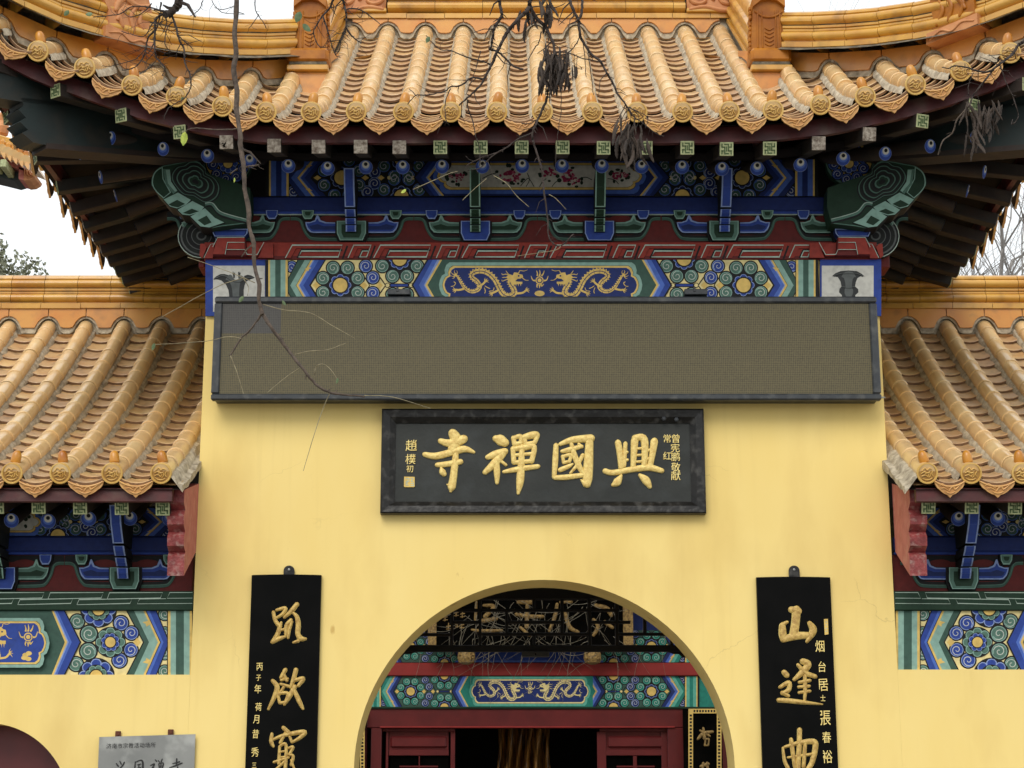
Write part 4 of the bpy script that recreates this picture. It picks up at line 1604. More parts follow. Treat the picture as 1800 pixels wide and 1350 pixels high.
lw_c = P(-36, 1431, 0)
lw_r = 158 * mpp(1431, 0)
lw_z = Zof(1186, 0)
arch_wall("wall", -6.2, GX0 - .0005, lw_z, lw_c.x, lw_c.z, lw_r, .4, M_yellow, left_wing)
mb = MB()
mb.boxx(GX1 + .0005, 6.8, 0, .4, 0, Zof(1177, 0))
mb.build("wall", M_yellow, right_wing)
mb = MB()
mb.boxx(lw_c.x - lw_r - .1, lw_c.x + lw_r + .1, .30, .36, 0, lw_c.z + lw_r + .1)
dr_ = mb.build("door", M_lacq, left_wing)
mb = MB()
for k in range(3):
    mb.boxx(lw_c.x - .55 + k * .5, lw_c.x - .12 + k * .5, .285, .302, .3, lw_c.z + lw_r - .3, .006)
mb.build("door_panel", M_lacq, dr_)

# ================================================================ eaves woodwork of the gate
def strip(name, parent, px0, px1, py0, py1, Y, depth, m, ch=.004, behind=True):
    a, b = P(px0, py1, Y), P(px1, py0, Y)
    mb = MB()
    mb.boxx(a.x, b.x, Y, Y + depth, a.z, b.z, ch)
    return mb.build(name, m, parent)


# painted board above the purlin
YB1 = 0.02
strip("timber_board", gate, 468, 1436, 279, 346, YB1 + .003, .1, PC["dark"])
p = CPaint(lambda u, v: P(u, v, YB1), 281, 345, .0004)
palT = dict(lgreen="blue2", dgreen="blue", blue="deep", blue2="dgreen", blue3="green", green="green", cream="cream")
palT = dict(lgreen="blue2", dgreen="navy2", green="dgreen", blue="navy2", blue2="blue", blue3="blue3", cream="dark")
for mir in (False, True):
    T = (lambda X, Y: (473 + (X - 65) * .179, 281 + (Y - 70) * .128)) if not mir else (lambda X, Y: (1905 - (473 + (X - 65) * .179), 281 + (Y - 70) * .128))
    beam_half(p, T, palT)
T = lambda X, Y: (700 + X / 4.186, 270 + Y / 4.186)
p.poly([(792, 281), (1113, 281), (1113, 345), (792, 345)], "navy2", 28)
ogee_panel(p, T, 290, 1790, 172, 95, "white", 30, "blue2", "gold")
for (cx_, cy_, s) in ((450, 185, 1.0), (800, 160, 1.35), (860, 175, 1.1), (1110, 150, 1.15), (1250, 170, 1.3), (1300, 205, .9), (1610, 170, .9), (1665, 160, .6), (385, 178, .5)):
    for k in range(24):
        g, r = rnd.uniform(0, 6.3), rnd.uniform(2, 42) * s
        p.disc(T(cx_ + r * math.cos(g), cy_ + r * .8 * math.sin(g)), rnd.uniform(1.6, 3.2) * s, rnd.choice(["pink", "rose", "rose", "rose", "chalk"]), 37 + k * .1, 8, rnd.uniform(1.2, 2.4) * s)
    for k in range(6):
        g = rnd.uniform(0, 6.3)
        p.disc(T(cx_ + 58 * s * math.cos(g), cy_ + 50 * s * math.sin(g)), rnd.uniform(2.2, 4.6), "leafg", 36, 8, rnd.uniform(2, 4))
for st in ([(900, 245), (930, 210), (960, 190), (1000, 250)], [(1040, 250), (1060, 215), (1090, 190)], [(1130, 250), (1160, 215), (1200, 200)], [(1330, 190), (1380, 180), (1425, 200)], [(1540, 190), (1590, 200), (1620, 230)], [(950, 150), (965, 200), (940, 250)], [(620, 190), (680, 160), (720, 150)]):
    p.stroke([T(*q) for q in cr(st, 5)], 1.3, "leafg", 36)
p.build("painted_board", gate)

strip("purlin", gate, 440, 1452, 345, 371, .0, .1, PC["navy2"], .012)  # shade on the purlin's upper face painted as darker blue, lighter strip below
strip("purlin_edge", gate, 444, 1450, 371.3, 376, .008, .09, PC["blue"], .003)
strip("purlin_edge", gate, 444, 1450, 376.2, 377.4, .01, .09, PC["line"], .0)

ARM = [(170, 632, .34, .20), (650, 742, .19, .145), (756, 832, .14, .105), (840, 920, .10, .085)]
py_main = lambda y: 270 + y / 6.667
bracket_zone(gate, 0.03, ((402, "b"), (619, "g"), (836, "b"), (1053, "b"), (1271, "g"), (1488, "b")), 366, 1530, py_main, ARM, lambda uc: (lambda dx, y: (uc + dx / 6.6, py_main(y))))

# red fret band
YF = -.04
strip("fret_band", gate, 358, 1541, 425.5, 456, YF + .012, .14, PC["red"])
p = Paint(lambda u, v: P(u, v, YF + .012), .0006)
p.poly([(358, 450), (1541, 450), (1541, 456), (358, 456)], "maroon", 1)
Tz = lambda X, Y: (300 + X / 3, 250 + Y / 3)
x = 610 - 465 * 2
while x < 3700:
    q = lambda pts: [Tz(x + a - 610, b) for a, b in pts]
    A_ = [(603, 612), (640, 543), (905, 543), (918, 556), (893, 606), (672, 606), (668, 594), (684, 568), (868, 568), (862, 580), (694, 580), (690, 590), (880, 590), (898, 556), (650, 556), (628, 612)]
    A_ = [(603, 614), (642, 542), (908, 542), (922, 560), (900, 604), (675, 604), (692, 572), (878, 572), (872, 584), (706, 584), (706, 590), (884, 590), (896, 562), (660, 562), (632, 614)]
    body = [(603, 614), (642, 542), (908, 542), (922, 560), (898, 606), (672, 606), (688, 572), (872, 572), (878, 562), (664, 562), (634, 614)]
    if Tz(x - 20, 0)[0] > 432 and Tz(x + 330, 0)[0] < 1470:
        for st in ([(668, 612), (690, 569), (906, 569)], [(932, 546), (906, 616)], [(990, 612), (1011, 569), (1046, 569)], [(1078, 546), (1052, 616)]):
            p.stroke(q(st), 3.2, "black", 1)  # black strokes paint the shadows under and beside the raised strips
        p.slab(q([(607, 612), (643, 544), (907, 544), (898, 562), (662, 562), (634, 612)]), "red", .008, "black")
        p.slab(q([(938, 612), (967, 544), (1057, 544), (1048, 562), (986, 562), (962, 612)]), "red", .008, "black")
        p.stroke(q([(606, 612), (642, 545), (906, 545), (884, 607), (675, 607), (691, 576), (892, 576)]), 1.6, "line", 2, depth=.0085)
        p.stroke(q([(936, 612), (966, 545), (1057, 545), (1034, 607), (998, 607), (1012, 576), (1042, 576)]), 1.6, "line", 2, depth=.0085)
    x += 465
for mir in (0, 1):
    f = (lambda X, Y: (260 + X / 6.427, 290 + Y / 6.427)) if not mir else (lambda X, Y: (1903 - (260 + X / 6.427), 290 + Y / 6.427))
    q = lambda pts: [f(*z) for z in pts]
    p.slab(q([(600, 905), (640, 905), (672, 945), (625, 1066), (590, 1040)]), "red", .03, "maroon")
    p.slab(q([(640, 1066), (715, 910), (760, 905), (740, 1066)]), "red", .028, "maroon")
    p.stroke(q([(640, 1064), (716, 909), (758, 906)]), .9, "line", 2, depth=.0285)
    p.slab(q([(745, 1045), (800, 850), (1110, 848), (1125, 1045)]), "maroon", .05, "maroon")
    p.slab(q([(748, 1040), (802, 853), (1105, 850), (1105, 905), (915, 905), (880, 1040)]), "red", .062, "maroon")
    p.slab(q([(905, 985), (925, 908), (1105, 908), (1105, 985)]), "red", .058, "maroon")
    p.stroke(q([(748, 960), (802, 853), (1105, 850)]), .9, "line", 2, depth=.0625)
    p.stroke(q([(888, 1044), (915, 907), (1108, 907)]), .9, "line", 2, depth=.0632)
    p.stroke(q([(905, 988), (1110, 988), (1135, 1042), (1250, 1045), (1325, 905)]), .9, "line", 2, depth=.0637)
    p.slab(q([(1120, 900), (1220, 905), (1270, 960), (1240, 1045), (1130, 1040)]), "red", .03, "maroon")
    p.slab(q([(1250, 1060), (1330, 905), (1420, 900), (1420, 1060)]), "red", .024, "maroon")
    # blue cap above
    p.slab(q([(745, 762), (1148, 757), (1138, 810), (1110, 843), (770, 843), (752, 810)]), "blue3", .07, "navy")
    p.slab(q([(757, 772), (1136, 768), (1126, 812), (1104, 836), (778, 836), (764, 812)]), "navy2", .0712, "navy")
    p.slab(q([(775, 790), (1118, 788), (1108, 820), (1095, 830), (788, 830)]), "blue", .072, "navy")
p.build("fret_pattern", gate)

# painted beam with dragons
YM = -.03
strip("timber_beam", gate, 467, 1438, 456.5, 549, YM + .002, .03, PC["black"])
p = CPaint(lambda u, v: P(u, v, YM), 457.2, 547.5, .00035)
for mir in (False, True):
    T = (lambda X, Y: (460 + X / 5.625, 445 + Y / 5.625)) if not mir else (lambda X, Y: (1905 - (460 + X / 5.625), 445 + Y / 5.625))
    beam_half(p, T, {})
T = lambda X, Y: (770 + X / 4.865, 445 + Y / 4.865)
p.poly([(779, 457), (1126, 457), (1126, 548), (779, 548)], "dgreen", 28)
for s in (-1, 1):
    m_ = lambda a: 952.5 + s * (a - 952.5)
ogee_panel(p, T, 42, 1712, 277, 160, "navy2", 30)
dragon(p, T)
dragon(p, lambda X, Y: T(1736 - X, Y))
pearl(p, T)
p.disc(T(868, 350), 9, "gold", 36, 12, 5)
p.build("beam_painting", gate)

# white corner panels with painted bronze vessels
for mir in (0, 1):
    f = (lambda X: X) if not mir else (lambda X: 1910 - X)
    p = Paint(lambda u, v: P(u, v, -.012), .0006)
    p.slab([(f(361.5), 456.5), (f(469), 456.5), (f(469), 556), (f(361.5), 556)], "blue", .012, "blue")
    p.slab([(f(375), 468), (f(466), 468), (f(466), 549), (f(375), 549)], "white", .0135, "white")
    if not mir:
        V = lambda X, Y: (355 + X / 11.25, 440 + Y / 11.25)
        jue = [(230, 585), (290, 525), (370, 485), (450, 480), (520, 500), (580, 555), (650, 590), (730, 598), (800, 570), (850, 515), (910, 495), (980, 510), (1055, 548), (1000, 575), (930, 600), (880, 630), (850, 700), (830, 800), (835, 1050), (870, 1180), (540, 1180), (545, 900), (530, 800), (480, 690), (390, 610), (320, 590)]
        lines = [[(250, 575), (380, 520), (480, 530), (570, 590), (680, 630), (790, 620), (880, 560), (1030, 548)], [(300, 560), (400, 510), (500, 520)], [(620, 430), (640, 555)], [(740, 430), (740, 570)]]
        posts = [((610, 455), (660, 455), (655, 560), (628, 560)), ((718, 440), (772, 455), (750, 575), (728, 575))]
    else:
        V = lambda X, Y: (1420 + X / 8.44, 400 + Y / 8.44)
        jue = [(355, 730), (400, 690), (480, 655), (600, 645), (720, 655), (800, 700), (835, 735), (780, 730), (730, 760), (705, 820), (695, 885), (740, 920), (745, 970), (700, 1010), (690, 1100), (720, 1200), (480, 1200), (510, 1100), (500, 1010), (458, 970), (465, 915), (495, 885), (480, 810), (440, 745)]
        lines = [[(380, 722), (480, 690), (600, 680), (720, 690), (810, 725)], [(490, 885), (600, 895), (700, 885)]]
        posts = []
    p.slab([V(*q) for q in jue], "dgrey", .0145, "dgrey")
    cxm = sum(q[0] for q in jue) / len(jue)
    for k, (w_, c_) in enumerate(((.45, "grey"),)):
        p.slab([V(cxm + (x_ - cxm) * w_, y_ + 12) for x_, y_ in jue], c_, .0152 + k * .0004, c_)
    for l in lines:
        p.stroke([V(*q) for q in cr(l, 5)], .8, "grey", 0, depth=.0162)
        p.stroke([V(a, b + 16) for a, b in cr(l, 5)], .8, "black", 0, depth=.0160)
    for l in posts:
        p.slab([V(*q) for q in l], "dgrey", .0146, "dgrey")
    p.build("vessel_panel", gate)

# cloud-headed corner brackets, painted purlin ends
for mir in (0, 1):
    f = (lambda X, Y: (260 + X / 6.427, 290 + Y / 6.427)) if not mir else (lambda X, Y: (1893 - (260 + X / 6.427), 290 + Y / 6.427))
    q = lambda pts: [f(*z) for z in pts]
    p = Paint(lambda u, v: P(u, v, -.02), .0006)
    body = [(95, 290), (120, 190), (200, 112), (320, 90), (470, 60), (560, 45), (650, 85), (720, 180), (880, 240), (1060, 300), (1190, 350), (1195, 560), (1150, 745), (760, 797), (640, 784), (530, 675), (385, 598), (235, 487), (150, 400)]
    p.slab(q(cr(body[:9], 3) + body[9:]), "deep", .16, "deep")
    D = .161
    blob = [(325, 190), (380, 120), (460, 100), (520, 60), (610, 65), (690, 130), (700, 190), (790, 240), (845, 330), (830, 430), (770, 490), (690, 512), (610, 470), (560, 440), (450, 420), (370, 340), (322, 260)]
    bc = cr(blob, 4, True)
    for k, (s_, c_) in enumerate(((1.06, "black"), (1.0, "green"), (.955, "dark"), (.87, "black"), (.80, "green"), (.75, "dark"), (.66, "black"), (.57, "green"), (.515, "dark"), (.42, "black"), (.32, "green"), (.25, "deep"), (.14, "black"))):
        p.slab(q([(585 + (a - 585) * s_, 288 + (b - 288) * s_) for a, b in bc]), c_, D + .0012 * k, "black")
    p.slab(q(cr([(96, 290), (106, 220), (140, 160), (215, 115)], 4) + [(225, 250), (310, 400)] + cr([(225, 468), (150, 400), (108, 340), (96, 290)], 4)), "lgreen", D + .001, "black")
    p.slab(q(cr([(107, 290), (116, 224), (148, 168), (206, 128)], 4) + [(214, 250), (296, 400)] + cr([(228, 455), (160, 396), (118, 336), (107, 290)], 4)), "deep", D + .002, "black")
    p.slab(q([(218, 140), (296, 140), (310, 280), (382, 382), (335, 418), (250, 310)]), "green", D + .0015, "black")
    p.slab(q([(250, 150), (296, 150), (310, 280), (376, 380), (355, 395), (275, 300)]), "lgreen", D + .0025, "black")
    for o_, i_ in (([(230, 485), (390, 408), (532, 490), (482, 542), (380, 585), (300, 562)], [(285, 540), (380, 490), (470, 535), (390, 575), (320, 560)]),
                   ([(385, 600), (550, 503), (682, 570), (640, 622), (520, 662), (440, 652)], [(440, 637), (545, 588), (622, 618), (520, 652)]),
                   ([(530, 675), (690, 583), (800, 690), (905, 742), (740, 797), (640, 784)], [(610, 716), (710, 665), (765, 742), (685, 775)])):
        cxx, cyy = sum(a for a, b in o_) / len(o_), sum(b for a, b in o_) / len(o_)
        p.slab(q([(cxx + (a - cxx) * 1.08, cyy + (b - cyy) * 1.08) for a, b in o_]), "black", D + .002, "black")
        p.slab(q(o_), "lgreen", D + .012, "deep")
        p.slab(q(i_), "deep", D + .013, "deep")
    p.stroke(q(cr([(700, 545), (770, 545), (850, 640), (990, 690), (1150, 728)], 5)), 7, "black", 0, depth=D + .001)
    p.stroke(q(cr([(690, 530), (770, 530), (850, 622), (990, 672), (1150, 712)], 5)), 5.5, "green", 0, depth=D + .002)
    p.stroke(q(cr([(690, 522), (772, 520), (855, 610), (995, 660), (1150, 700)], 5)), 1.2, "line", 0, depth=D + .003)
    p.stroke(q(cr([(100, 330), (96, 285), (106, 222), (140, 162), (210, 112), (330, 88), (470, 60), (560, 46), (640, 78)], 4)), 1.6, "green", 0, depth=D + .0005)
    p.stroke(q([(1140, 742), (880, 772), (760, 795)]), 1.6, "green", 0, depth=D + .0005)
    p.build("cloud_bracket", gate)
    p = Paint(lambda u, v: P(u, v, .06), .0008)
    for k, (r, c_) in enumerate(((42, "line"), (40.5, "black"), (37, "grey"), (34, "dark"), (27, "grey"), (25.5, "black"), (18, "grey"), (16.5, "dark"), (9, "grey"), (6, "black"))):
        p.slab([(f(620, 0)[0] + r * math.cos(2 * PI * j / 26), 419 + r * .92 * math.sin(2 * PI * j / 26)) for j in range(26)], c_, .05 + .001 * k, "black")
    p.build("cloud_bracket", gate)
    c = (401, 288) if not mir else (1492, 288)
    p = Paint(lambda u, v: P(u, v, -.02), .0006)
    circ = lambda r: [(c[0] + r * math.cos(2 * PI * j / 30), c[1] + r * math.sin(2 * PI * j / 30)) for j in range(30)]
    p.slab(circ(43), "green", .06, "deep")
    p.slab(circ(39), "deep", .062, "deep")
    p.slab(circ(37), "gold", .063, "deep")
    p.n = Vector((0, -1, 0))
    base = p.M
    p.M = lambda u, v: P(u, v, -.085)
    for k in range(9):
        g = 2 * PI * k / 9 + .3
        p.swirl((c[0] + 27 * math.cos(g), c[1] + 27 * math.sin(g)), 10, "navy2", "blue2", g, 1, 1)
    p.flower(c, 18, 8, "blue", "blue3", 8, 7)
    p.build("purlin_end", gate)

# red frame of the corner pillars seen behind the lit panels
strip("corner_post", gate, 349, 362, 405, 470, .06, .2, PC["maroon"])
strip("corner_post", gate, 1549, 1561, 405, 470, .06, .2, PC["maroon"])

# ================================================================ wing woodwork
for wing, mir in ((left_wing, 0), (right_wing, 1)):
    mx = (lambda X: X) if not mir else (lambda X: 1912 - X)
    def wstrip(name, a, b, py0, py1, Y, depth, m, ch=.004):
        lo, hi = sorted((mx(a), mx(b)))
        return strip(name, wing, lo, hi, py0, py1, Y, depth, m, ch)
    wstrip("timber_board", -560, 340, 890, 944, .083, .1, PC["dark"])
    wstrip("purlin", -560, 340, 942, 970, .06, .1, PC["navy2"], .012)  # darker blue carries the shade here, as on the gate purlin
    wstrip("purlin_edge", -560, 340, 970.3, 974.5, .075, .09, PC["blue"], .003)
    wstrip("fret_band", -560, 340, 1039, 1072.5, -.0, .2, PC["deep"])
    wstrip("timber_beam", -560, 341, 1073, 1187.5, .033, .2, PC["black"])
    p = Paint(lambda u, v: P(mx(u), v, .0), .0006)
    Tz = lambda X, Y: (X / 5.143, 1040 + Y / 5.143)
    p.stroke([Tz(a, b) for a, b in ((1740, 58), (1510, 60), (1535, 8), (1740, 8))], .8, "line", 1)
    p.stroke([Tz(a, b) for a, b in ((1740, 106), (1240, 110), (1262, 66), (1500, 64))], .8, "line", 1)
    for k in range(-5, 1):
        o = 535 * k
        p.stroke([Tz(o + a, b) for a, b in ((970, 64), (990, 10), (1470, 8), (1450, 58), (970, 66), (975, 60))], .8, "line", 1)
        p.stroke([Tz(o + a, b) for a, b in ((695, 118), (715, 72), (1195, 64), (1175, 106), (695, 118), (698, 112))], .8, "line", 1)
    p.build("fret_pattern", wing)
    # bracket sets
    pyw = lambda y: 976 + (y - 680) * .167
    units = ((222, "g"), (5, "b"), (-212, "b"), (-430, "g"))
    units = [(mx(a), b) for a, b in units]
    lo, hi = sorted((mx(-560), mx(340)))
    bracket_zone(wing, .10, units, lo, hi, pyw, [(150, 560, .46, .30), (580, 690, .285, .22), (705, 800, .21, .15), (812, 930, .14, .10)], lambda uc: (lambda dx, y: (uc + dx / 6.6, pyw(y))))
    # lower painted beam
    p = CPaint(lambda u, v: P(mx(u), v, .031), 1074, 1186.5, .00035)
    A, B, Cc = 172, 458, 755
    T = lambda X, Y: (X / 5.143, 1040 + Y / 5.143)
    sx = 1 / 5.143
    p.poly([T(-2800, A), T(1745, A), T(1745, Cc), T(-2800, Cc)], "cream", 0)
    for yy in (205, 375, 560, 720):
        p.swirl(T(1490, yy), 60 * sx, "green", "lgreen", .5, 1, 1)
    def E(xt, xp, col, L):
        p.poly([T(xt, A), T(xp, B), T(xt, Cc), T(-2800, Cc), T(-2800, A)], col, L)
    for k, (a, b, c_) in enumerate(((1418, 1535, "black"), (1408, 1524, "blue"), (1352, 1478, "blue2"), (1322, 1456, "black"), (1316, 1448, "gold"), (1296, 1428, "lgreen"), (1212, 1348, "dgreen"), (1152, 1304, "black"), (1140, 1292, "cream"))):
        E(a, b, c_, 6 + k * .5)
    for sy in (-1, 1):
        y = B + sy * 165
        p.poly([T(1365, y), T(1325, y - 24 * sy), T(1318, y), T(1290, y + 16 * sy), T(1340, y + 30 * sy)], "gold", 11)
    for (x_, y_, r_, c_, l_) in ((1190, 375, 62, "blue", "blue3"), (1185, 527, 62, "blue", "blue3"), (1095, 285, 66, "blue", "blue3"), (1082, 622, 66, "blue", "blue3"), (805, 382, 74, "green", "lgreen"), (800, 540, 74, "green", "lgreen"), (700, 270, 64, "green", "lgreen"), (688, 655, 64, "green", "lgreen")):
        p.swirl(T(x_, y_), r_ * 1.1 * sx, c_, l_, 2.4 if x_ > 1000 else .4, 1 if y_ < B else -1, 12)
    p.poly([T(1205, B), T(1240, B - 40), T(1275, B), T(1240, B + 40)], "gold", 12)
    for c_, rr, cols in (((1000, 458), 140, (("green", "lgreen"), ("blue", "blue3"))), ((893, 160), 168, (("blue", "blue3"), ("green", "lgreen"))), ((872, 765), 168, (("blue", "blue3"), ("green", "lgreen")))):
        p.flower(T(*c_), rr * sx, rr * .5 * sx, cols[0][0], cols[0][1], 8, 17)
        p.flower(T(*c_), rr * .63 * sx, rr * .33 * sx, cols[1][0], cols[1][1], 8, 22, .3)
    for k, (a, b, c_) in enumerate(((592, 738, "black"), (580, 724, "blue"), (520, 652, "blue2"), (500, 625, "blue3"), (488, 612, "gold"), (470, 590, "dgreen"))):
        E(a, b, c_, 28 + k * .5)
    for x0, x1, c_ in ((1512, 1520, "black"), (1520, 1543, "gold"), (1543, 1592, "lgreen"), (1592, 1664, "dgreen"), (1664, 1716, "lgreen"), (1716, 1738, "gold"), (1738, 1746, "black")):
        p.poly([T(x0, A), T(x1, A), T(x1, Cc), T(x0, Cc)], c_, 16)
    p.M = lambda u, v: P(mx(u), v, .0)
    ogee_panel(p, T, -1600, 418, 464, 190, "blue", 32)
    q0 = lambda X, Y: T(-650 + (X - 105) * 1.16, 464 + (Y - 265) * 1.55)
    dragon(p, lambda X, Y: T(-590 + (X - 105) * 1.05, 464 + (Y - 262) * 1.6), 38)
    pearl(p, lambda X, Y: T(260 + (X - 868) * 1.15, 412 + (Y - 238) * 1.3), 38)
    for c_ in ((235, 575), (265, 560), (225, 600), (262, 610)):
        p.disc(T(*c_), 5.5, "gold", 38, 10, 4)
    p.build("beam_painting", wing)
    # upper painted board
    p = CPaint(lambda u, v: P(mx(u), v, .08), 893, 942, .00035)
    Tb = lambda X, Y: (335 - (X - 65) * .179, 893 + (Y - 70) * .098)
    beam_half(p, Tb, palT)
    p.poly([(-560, 893), (25, 893), (25, 942), (-560, 942)], "navy2", 28)
    ogee_panel(p, lambda X, Y: (X / 5.143, 893 + Y / 5.143), -2600, 370, 130, 90, "white", 30, "blue2", "gold")
    for k in range(26):
        p.disc((rnd.uniform(-300, 66), rnd.uniform(905, 935)), rnd.uniform(2, 4), rnd.choice(["leafg", "leafg", "pink"]), 38, 8)
    p.build("painted_board", wing)
    # stepped brick corbel under the eave end
    xa, xb = ((-2.205, -2.098) if not mir else (2.545, 2.655))
    prof = [(-.52, Zof(862, -.5)), (-.52, Zof(884, -.5)), (-.46, Zof(896, -.46)), (-.50, Zof(908, -.48)), (-.49, Zof(922, -.48)), (-.43, Zof(934, -.44)), (-.465, Zof(944, -.45)), (-.455, Zof(960, -.44)), (-.39, Zof(970, -.4)),
            (-.42, Zof(978, -.42)), (-.41, Zof(1012, -.41)), (-.0, Zof(970, 0)), (-.0, Zof(850, 0))]
    mb = MB()
    n = len(prof)
    A_ = [(xa, y_, z_) for y_, z_ in prof]
    B_ = [(xb, y_, z_) for y_, z_ in prof]
    mb.add(A_, [tuple(range(n))], 0)
    mb.add(B_, [tuple(range(n))], 0)
    mb.add(A_ + B_, [(i, (i + 1) % n, (i + 1) % n + n, i + n) for i in range(n)], 1)
    mb.build("corbel", [M_pink, M_redpeel], wing)
# ================================================================ display screen
def zP(ox, oy, sc, Y):
    """maps positions read off an enlarged view (origin ox, oy, scale sc) to the plane at depth Y"""
    return lambda u, v: P(ox + u / sc, oy + v / sc, Y)


M_led = bpy.data.materials.new("led_dot_matrix")
M_led2 = bpy.data.materials.new("led_dot_matrix_replaced")
for m_, c1, c2 in ((M_led, lin(96, 87, 56), lin(46, 41, 27)), (M_led2, lin(76, 73, 68), lin(46, 45, 44))):
    m_.use_nodes = True
    nt = m_.node_tree
    N, L = nt.nodes, nt.links
    b = N["Principled BSDF"]
    b.inputs["Roughness"].default_value = 0.6
    g = N.new("ShaderNodeNewGeometry")
    sep = N.new("ShaderNodeSeparateXYZ")
    L.new(g.outputs["Position"], sep.inputs[0])
    outs = []
    for ax in (0, 2):
        mu = N.new("ShaderNodeMath"); mu.operation = 'MULTIPLY'; mu.inputs[1].default_value = 2 * PI / 0.0124
        L.new(sep.outputs[ax], mu.inputs[0])
        sn = N.new("ShaderNodeMath"); sn.operation = 'SINE'
        L.new(mu.outputs[0], sn.inputs[0])
        outs.append(sn.outputs[0])
    ad = N.new("ShaderNodeMath"); ad.operation = 'ADD'
    L.new(outs[0], ad.inputs[0]); L.new(outs[1], ad.inputs[1])
    mr = N.new("ShaderNodeMapRange"); mr.inputs[1].default_value = -1.4; mr.inputs[2].default_value = 1.4
    L.new(ad.outputs[0], mr.inputs[0])
    ns = N.new("ShaderNodeTexNoise"); ns.inputs["Scale"].default_value = 90; ns.inputs["Detail"].default_value = 2
    L.new(g.outputs["Position"], ns.inputs["Vector"])
    a2 = N.new("ShaderNodeMath"); a2.operation = 'ADD'
    L.new(mr.outputs[0], a2.inputs[0]); L.new(ns.outputs["Fac"], a2.inputs[1])
    m2 = N.new("ShaderNodeMapRange"); m2.inputs[1].default_value = .3; m2.inputs[2].default_value = 1.3
    L.new(a2.outputs[0], m2.inputs[0])
    mx_ = N.new("ShaderNodeMixRGB"); mx_.inputs[1].default_value = c2; mx_.inputs[2].default_value = c1
    L.new(m2.outputs[0], mx_.inputs[0])
    oi = N.new("ShaderNodeObjectInfo")
    hs = N.new("ShaderNodeHueSaturation")
    r_ = N.new("ShaderNodeMapRange"); r_.inputs[3].default_value = .98; r_.inputs[4].default_value = 1.02
    L.new(oi.outputs["Random"], r_.inputs[0]); L.new(r_.outputs[0], hs.inputs["Value"])
    L.new(mx_.outputs[0], hs.inputs["Color"])
    L.new(hs.outputs[0], b.inputs["Base Color"])

YS = -.17
A0, B0 = P(370, 703, YS), P(1541, 520.5, YS)
led = thing("display_screen", "long dark switched-off dot display in a grey metal frame above the black name plaque", "display screen", ((A0.x + B0.x) / 2, 0, A0.z))
mb = MB()
mb.boxx(A0.x + .01, B0.x - .01, YS + .03, -.002, A0.z + .012, B0.z - .012, .01)
mb.build("housing", M_grey, led)
fw = 14 * mpp(610, YS)
mb = MB()
mb.boxx(A0.x, B0.x, YS, YS + .05, B0.z - fw * .85, B0.z, .010)
mb.build("frame_bar", M_grey, led, .6)
mb = MB()
mb.boxx(A0.x, B0.x, YS, YS + .05, A0.z, A0.z + fw * .85, .010)
mb.build("frame_bar", M_grey, led, .6)
for x0, x1 in ((A0.x, A0.x + fw), (B0.x - fw, B0.x)):
    mb = MB()
    mb.boxx(x0, x1, YS + .001, YS + .05, A0.z + fw * .86, B0.z - fw * .86, .008)
    mb.build("frame_bar", M_grey, led, .6)
sx0, sx1, sz0, sz1 = A0.x + fw, B0.x - fw, A0.z + fw * .85, B0.z - fw * .85
nx, nz = 11, 3
mb = MB()
mw, mh = (sx1 - sx0) / nx, (sz1 - sz0) / nz
mb.boxx(-mw / 2 + .0001, mw / 2 - .0001, 0, .01, -mh / 2 + .0001, mh / 2 - .0001)
ME1, ME2 = mb.mesh("display_module", M_led), mb.mesh("display_module", M_led2)
for i in range(nx):
    for j in range(nz):
        o = put("display_module", ME2 if (i == 0 and j == nz - 1) else ME1, led, Matrix.Translation((sx0 + mw * (i + .5), YS + .018, sz0 + mh * (j + .5))))
        if i == 0 and j == nz - 1:
            o["label"] = "bluish grey replaced module in the display's corner"
for px in (702, 1222):
    mb = MB()
    a, b = P(px - 20, 522, -.10), P(px + 20, 512, -.10)
    mb.boxx(a.x, b.x, -.16, -.06, a.z, b.z, .004)
    mb.boxx(a.x + .06, a.x + .075, -.165, -.158, a.z + .02, b.z + .01, .002)
    mb.build("mounting_lug", M_grey, led)

mb = MB()
mb.tube([P(1536, 697, -.12), P(1546, 698, -.13), P(1556, 699, -.13)], .006, 8)
mb.build("fixing_rod", M_steel, led)

